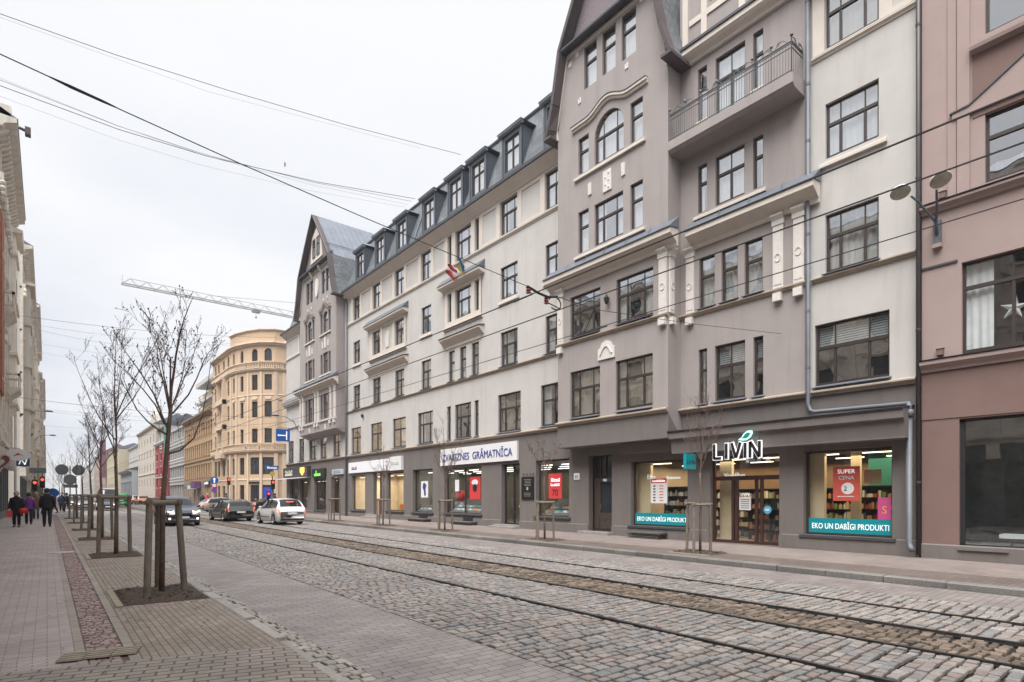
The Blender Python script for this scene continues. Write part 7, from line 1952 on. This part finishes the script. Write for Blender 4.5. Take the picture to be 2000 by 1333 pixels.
# blue direction box on the lamp bracket of the house corner
t = thing('direction_sign', (16.0, 51, 6.5), 'square blue direction sign with a white arrow hung from the far tower wall', 'road sign')
b = MB(); b.box(WORLD, 15.35, 16.5, 51.0, 51.12, 6.5, 7.55); b.build('sign_board', M['blue'], t)
b = MB(); Fs = Fr((15.9, 51.0, 7.0), (1,0,0), (0,-1,0)); b.box(Fs, .28, .36, 0, .015, -.38, .38); b.box(Fs, -.3, .28, 0, .015, -.04, .04); b.slab(Fs, [(-.32,.1),(-.45,0),(-.32,-.1)], 0, .015); b.build('arrow', M['whitetext'], t)
b = MB(); b.tube([(17.75,51.05,7.7),(15.5,51.05,7.65)], .03, 6); b.build('bracket', M['signback'], t)
def walllamp(label, x0, y, z, sg):
    t = thing('street_lamp', (x0, y, z), label, 'street lamp', 'single wall street lamps')
    b = MB(); b.tube([(x0,y,z),(x0+sg*.5,y,z+.9),(x0+sg*1.2,y,z+1.25),(x0+sg*1.8,y,z+1.3)], .035, 8); b.build('arm', M['signback'], t, True)
    b = MB(); b.ball((x0+sg*2.1,y,z+1.3), .32, 0, 12, 6, (1.2,.6,.3)); b.build('lamp_head', M['lampgrey'], t, True)
walllamp('curved arm street lamp above the blue direction sign on the far tower', 17.8, 52.5, 7.6, -1)
walllamp('pale street lamp on the left house above the traffic lights', -2.0, 60.0 if False else 70.6, 8.6, 1)
walllamp('second pale street lamp lower on the left houses', -1.5, 100, 8.8, 1)

# ------------------------------------------------------------ overhead wires
def wire(label, pts, r=.010, mt=None, group='overhead wires', sag=None, n=14):
    P_ = [Vector(p) for p in pts]
    if sag is not None:
        a, b_ = P_[0], P_[-1]; P_ = [a.lerp(b_, k/n) - Vector((0,0,sag*4*(k/n)*(1-k/n))) for k in range(n+1)]
    b = MB(); b.tube(P_, r, 4); return solid('overhead_wire', b, mt or M['wire'], label, 'wire', group, P_[0])
for x, z, lb, r in ((6.99, 5.35, 'tram contact wire over the nearer track', .011), (8.15, 5.42, 'feeder wire between the two tram contact wires', .011), (9.69, 5.42, 'tram contact wire over the farther track', .009)):
    wire(lb, [(x, y, z+gz(y)) for y in (-6, 8.1, 30, 60, 120, 240)], r)
wire('heavy span wire with insulators crossing above the tracks to the near bay', [(-3.1,8,6.6), (-.38,8,6.24), (.73,8,6.10), (1.96,8,5.96), (3.6,8,5.80), (7.0,8.1,5.57)], .0065)
wire('thin right half of the span wire ending on the taupe wall', [(8.1,8.45,5.72), (9.69,8.8,5.87), (13.5,8.7,6.25), (17.72,8.44,6.71)], .007)
t = thing('wire_insulator', (7.5, 8.3, 5.6), 'dark red insulators, clamps and a wire loop joining the span wire over the nearer track', 'insulator')
b = MB(); b.tube([(7.0,8.1,5.57),(7.4,8.25,5.58),(7.8,8.4,5.63),(8.1,8.45,5.72)], .026, 6); b.build('clamp_bar', M['wire'], t)
b = MB(); c = Vector((8.02,8.43,5.56)); b.tube([c+Vector((.17*math.cos(a), .0, .13*math.sin(a))) for a in (math.pi*.9-k*.5 for k in range(11))], .014, 5); b.build('loop', M['wire'], t)
b = MB()
for p in ((7.02,8.1,5.50), (7.72,8.36,5.52)): b.lathe(p, [(0,-.06),(.05,-.05),(.035,-.02),(.05,.0),(.035,.03),(.05,.06),(0,.07)], 8)
b.build('insulator', M['red'], t)
b = MB(); b.tube([(7.02,8.1,5.5),(6.99,7.95,5.38),(6.99,8.5,5.38)], .013, 5); b.build('hanger', M['wire'], t); b = MB(); b.tube([(9.69,8.8,5.87),(9.69,8.7,5.45)], .01, 5); b.tube([(9.6,8.8,5.87),(9.69,9.2,5.45)], .01, 5); b.tube([(9.69,8.5,5.43),(9.69,9.4,5.43)], .016, 5); b.build('hanger', M['wire'], t); b = MB(); b.tube([(7.72,8.36,5.5),(8.15,8.4,5.46)], .012, 5); b.build('hanger', M['wire'], t)
b = MB(); b.tube([(.02,8,6.19),(.2,8,6.165),(.5,8,6.13),(.62,8,6.115)], [.008,.018,.015,.008], 6); solid('wire_insulator', b, M['wire'], 'thick grey tensioner on the span wire near the upper left corner', 'insulator', None, (.02,8,6.19))
wire('long upper cable running down to the middle dormer roofs', [(-3.1,26,17.95), (-1.24,26,18.05), (2,26,18.25), (5.97,26,18.68), (11,26,19.35), (17.6,26,20.45)], .011)
for k, (dz, dy, r, lb) in enumerate(((0, 0, .014, 'lowest and darkest cable of the bundle reaching the fourth dormer'), (.45, .4, .009, 'middle cable of the bundle reaching the fourth dormer'), (.8, .9, .006, 'thin upper cable of the bundle reaching the fourth dormer'), (.25, 1.3, .005, 'faint cable of the bundle reaching the fourth dormer'))):
    wire(lb, [(-3.1,31+dy,18.4+dz), (-1.47,31+dy,18.3+dz), (2.5,31+dy,18.15+dz*.8), (6.07,31+dy,18.3+dz*.6), (11.5,31+dy,18.95+dz*.3), (17.6,31+dy,20.05)], r, M['wire'] if k < 2 else M['wirethin'])
wire('faint pale cable high above the bundle', [(-3.1,30.4,20.6), (-1.4,30.4,20.7), (6,30.4,21.1), (17.6,30.4,22.9)], .005, M['wirethin'])
for k, (y, zl, zr, sg, r) in enumerate(((60, 16.1, 17.6, .4, .014), (66, 17.0, 18.0, .5, .010), (73, 18.4, 20.0, 1.4, .012), (76, 17.6, 19.0, 1.0, .009), (84, 18.4, 20.0, 1.4, .009), (58.5, 9.4, 9.4, .35, .016), (64, 9.2, 9.0, .3, .010), (90, 12.5, 13.0, .5, .012), (100, 11.5, 12.0, .5, .012))):
    wire(('topmost dark far cable, level with the yellow house cornice', 'second highest far cable in the gap between the house rows', 'third highest far cable in the gap between the house rows', 'fourth highest far cable in the gap between the house rows', 'fifth highest far cable in the gap between the house rows', 'dark low cable at the height of the blue direction sign', 'thin low cable just under the dark low one', 'far thin cable crossing behind the low ones', 'lowest thin cable above the round sign backs')[k], [(-2.2, y, zl), (17.8, y-1, zr)], r, None if k in (0, 5) else mat('grey cable', (.12,.12,.13), .6), sag=sg)
wire('thin wire running from the far tower along the street above the crossing', [(17.8, 44, 7.9), (12, 60, 8.2), (6, 80, 8.4)], .012)

# ------------------------------------------------------------ tower crane
hz = MB(); hz.box(WORLD, -90, 140, -20, 470, -2.5, 62); hzm = bpy.data.materials.new('haze'); hzm.use_nodes = True; hzm.node_tree.nodes.clear()
ho_ = hzm.node_tree.nodes.new('ShaderNodeOutputMaterial'); hv = hzm.node_tree.nodes.new('ShaderNodeVolumePrincipled'); hv.inputs['Color'].default_value = (.93,.95,1,1); hv.inputs['Density'].default_value = .00065; hv.inputs['Anisotropy'].default_value = 0
hzm.node_tree.links.new(hv.outputs[0], ho_.inputs['Volume']); tag(hz.build('haze', hzm), kind='stuff')
t = thing('tower_crane', (60, 200, 0), 'distant tower crane with a long lattice jib reaching left above the houses', 'crane')
M['crane'] = mat('grey crane steel', (.30,.285,.275), .6, var=.1)
b = MB(); Z, Yc = 52.0, 162.0
def mem(p, q, r=.07): b.tube([p, q], r, 4)
xe = 82
mem((13.6, Yc-.7, Z), (xe, Yc-.7, Z), .16); mem((13.6, Yc+.7, Z), (xe, Yc+.7, Z), .16); mem((15.2, Yc, Z+1.55), (xe, Yc, Z+1.55), .07)
x = 13.6; k = 0
while x < 78:
    for s_ in (-.7, .7): mem((x, Yc+s_, Z), (x+1.7, Yc, Z+1.55), .05); mem((x+1.7, Yc, Z+1.55), (x+3.4, Yc+s_, Z), .05)
    mem((x, Yc-.7, Z), (x, Yc+.7, Z), .05); x += 3.4
mem((13.7, Yc, Z), (13.7, Yc, Z+2.2), .06)
b.build('jib', M['crane'], t)
b = MB(); b.box(WORLD, 42.5, 44.5, Yc-.6, Yc+.6, Z-.7, Z-.15); b.tube([(43.5,Yc,Z-.7),(43.5,Yc,Z-1.8)], .05, 4); b.ball((43.5,Yc,Z-2), .3, 0, 6, 4); b.build('trolley', M['crane'], t)
b = MB()
for dx in (-.9, .9):
    for dy in (-.9, .9): b.tube([(76+dx,Yc+dy,0),(76+dx,Yc+dy,Z+7)], .12, 4)
z = 0
while z < Z+4:
    b.tube([(75.1,Yc-.9,z),(76.9,Yc-.9,z+2)], .07, 4); b.tube([(75.1,Yc+.9,z),(75.1,Yc-.9,z+2)], .07, 4); z += 2
b.build('mast', M['crane'], t)
b = MB(); b.tube([(76,Yc,Z+7),(34,Yc,Z+1.6)], .06, 4); b.build('tie_bar', M['crane'], t)
# bird
b = MB(); c = Vector((10.5, 24, 16.9)); 
p_ = onp = None
b.ball((6.62, 21.0, 13.55), .022, 0, 8, 6, (1,1,3.2)); b.face([(6.62,21,13.6),(6.66,21.02,13.68),(6.63,21.0,13.5)]); b.face([(6.62,21,13.6),(6.58,20.98,13.69),(6.61,21.0,13.5)])
solid('bird', b, M['black'], 'tiny dark bird high in the white sky', 'bird', None, (6.62,21,13.5))
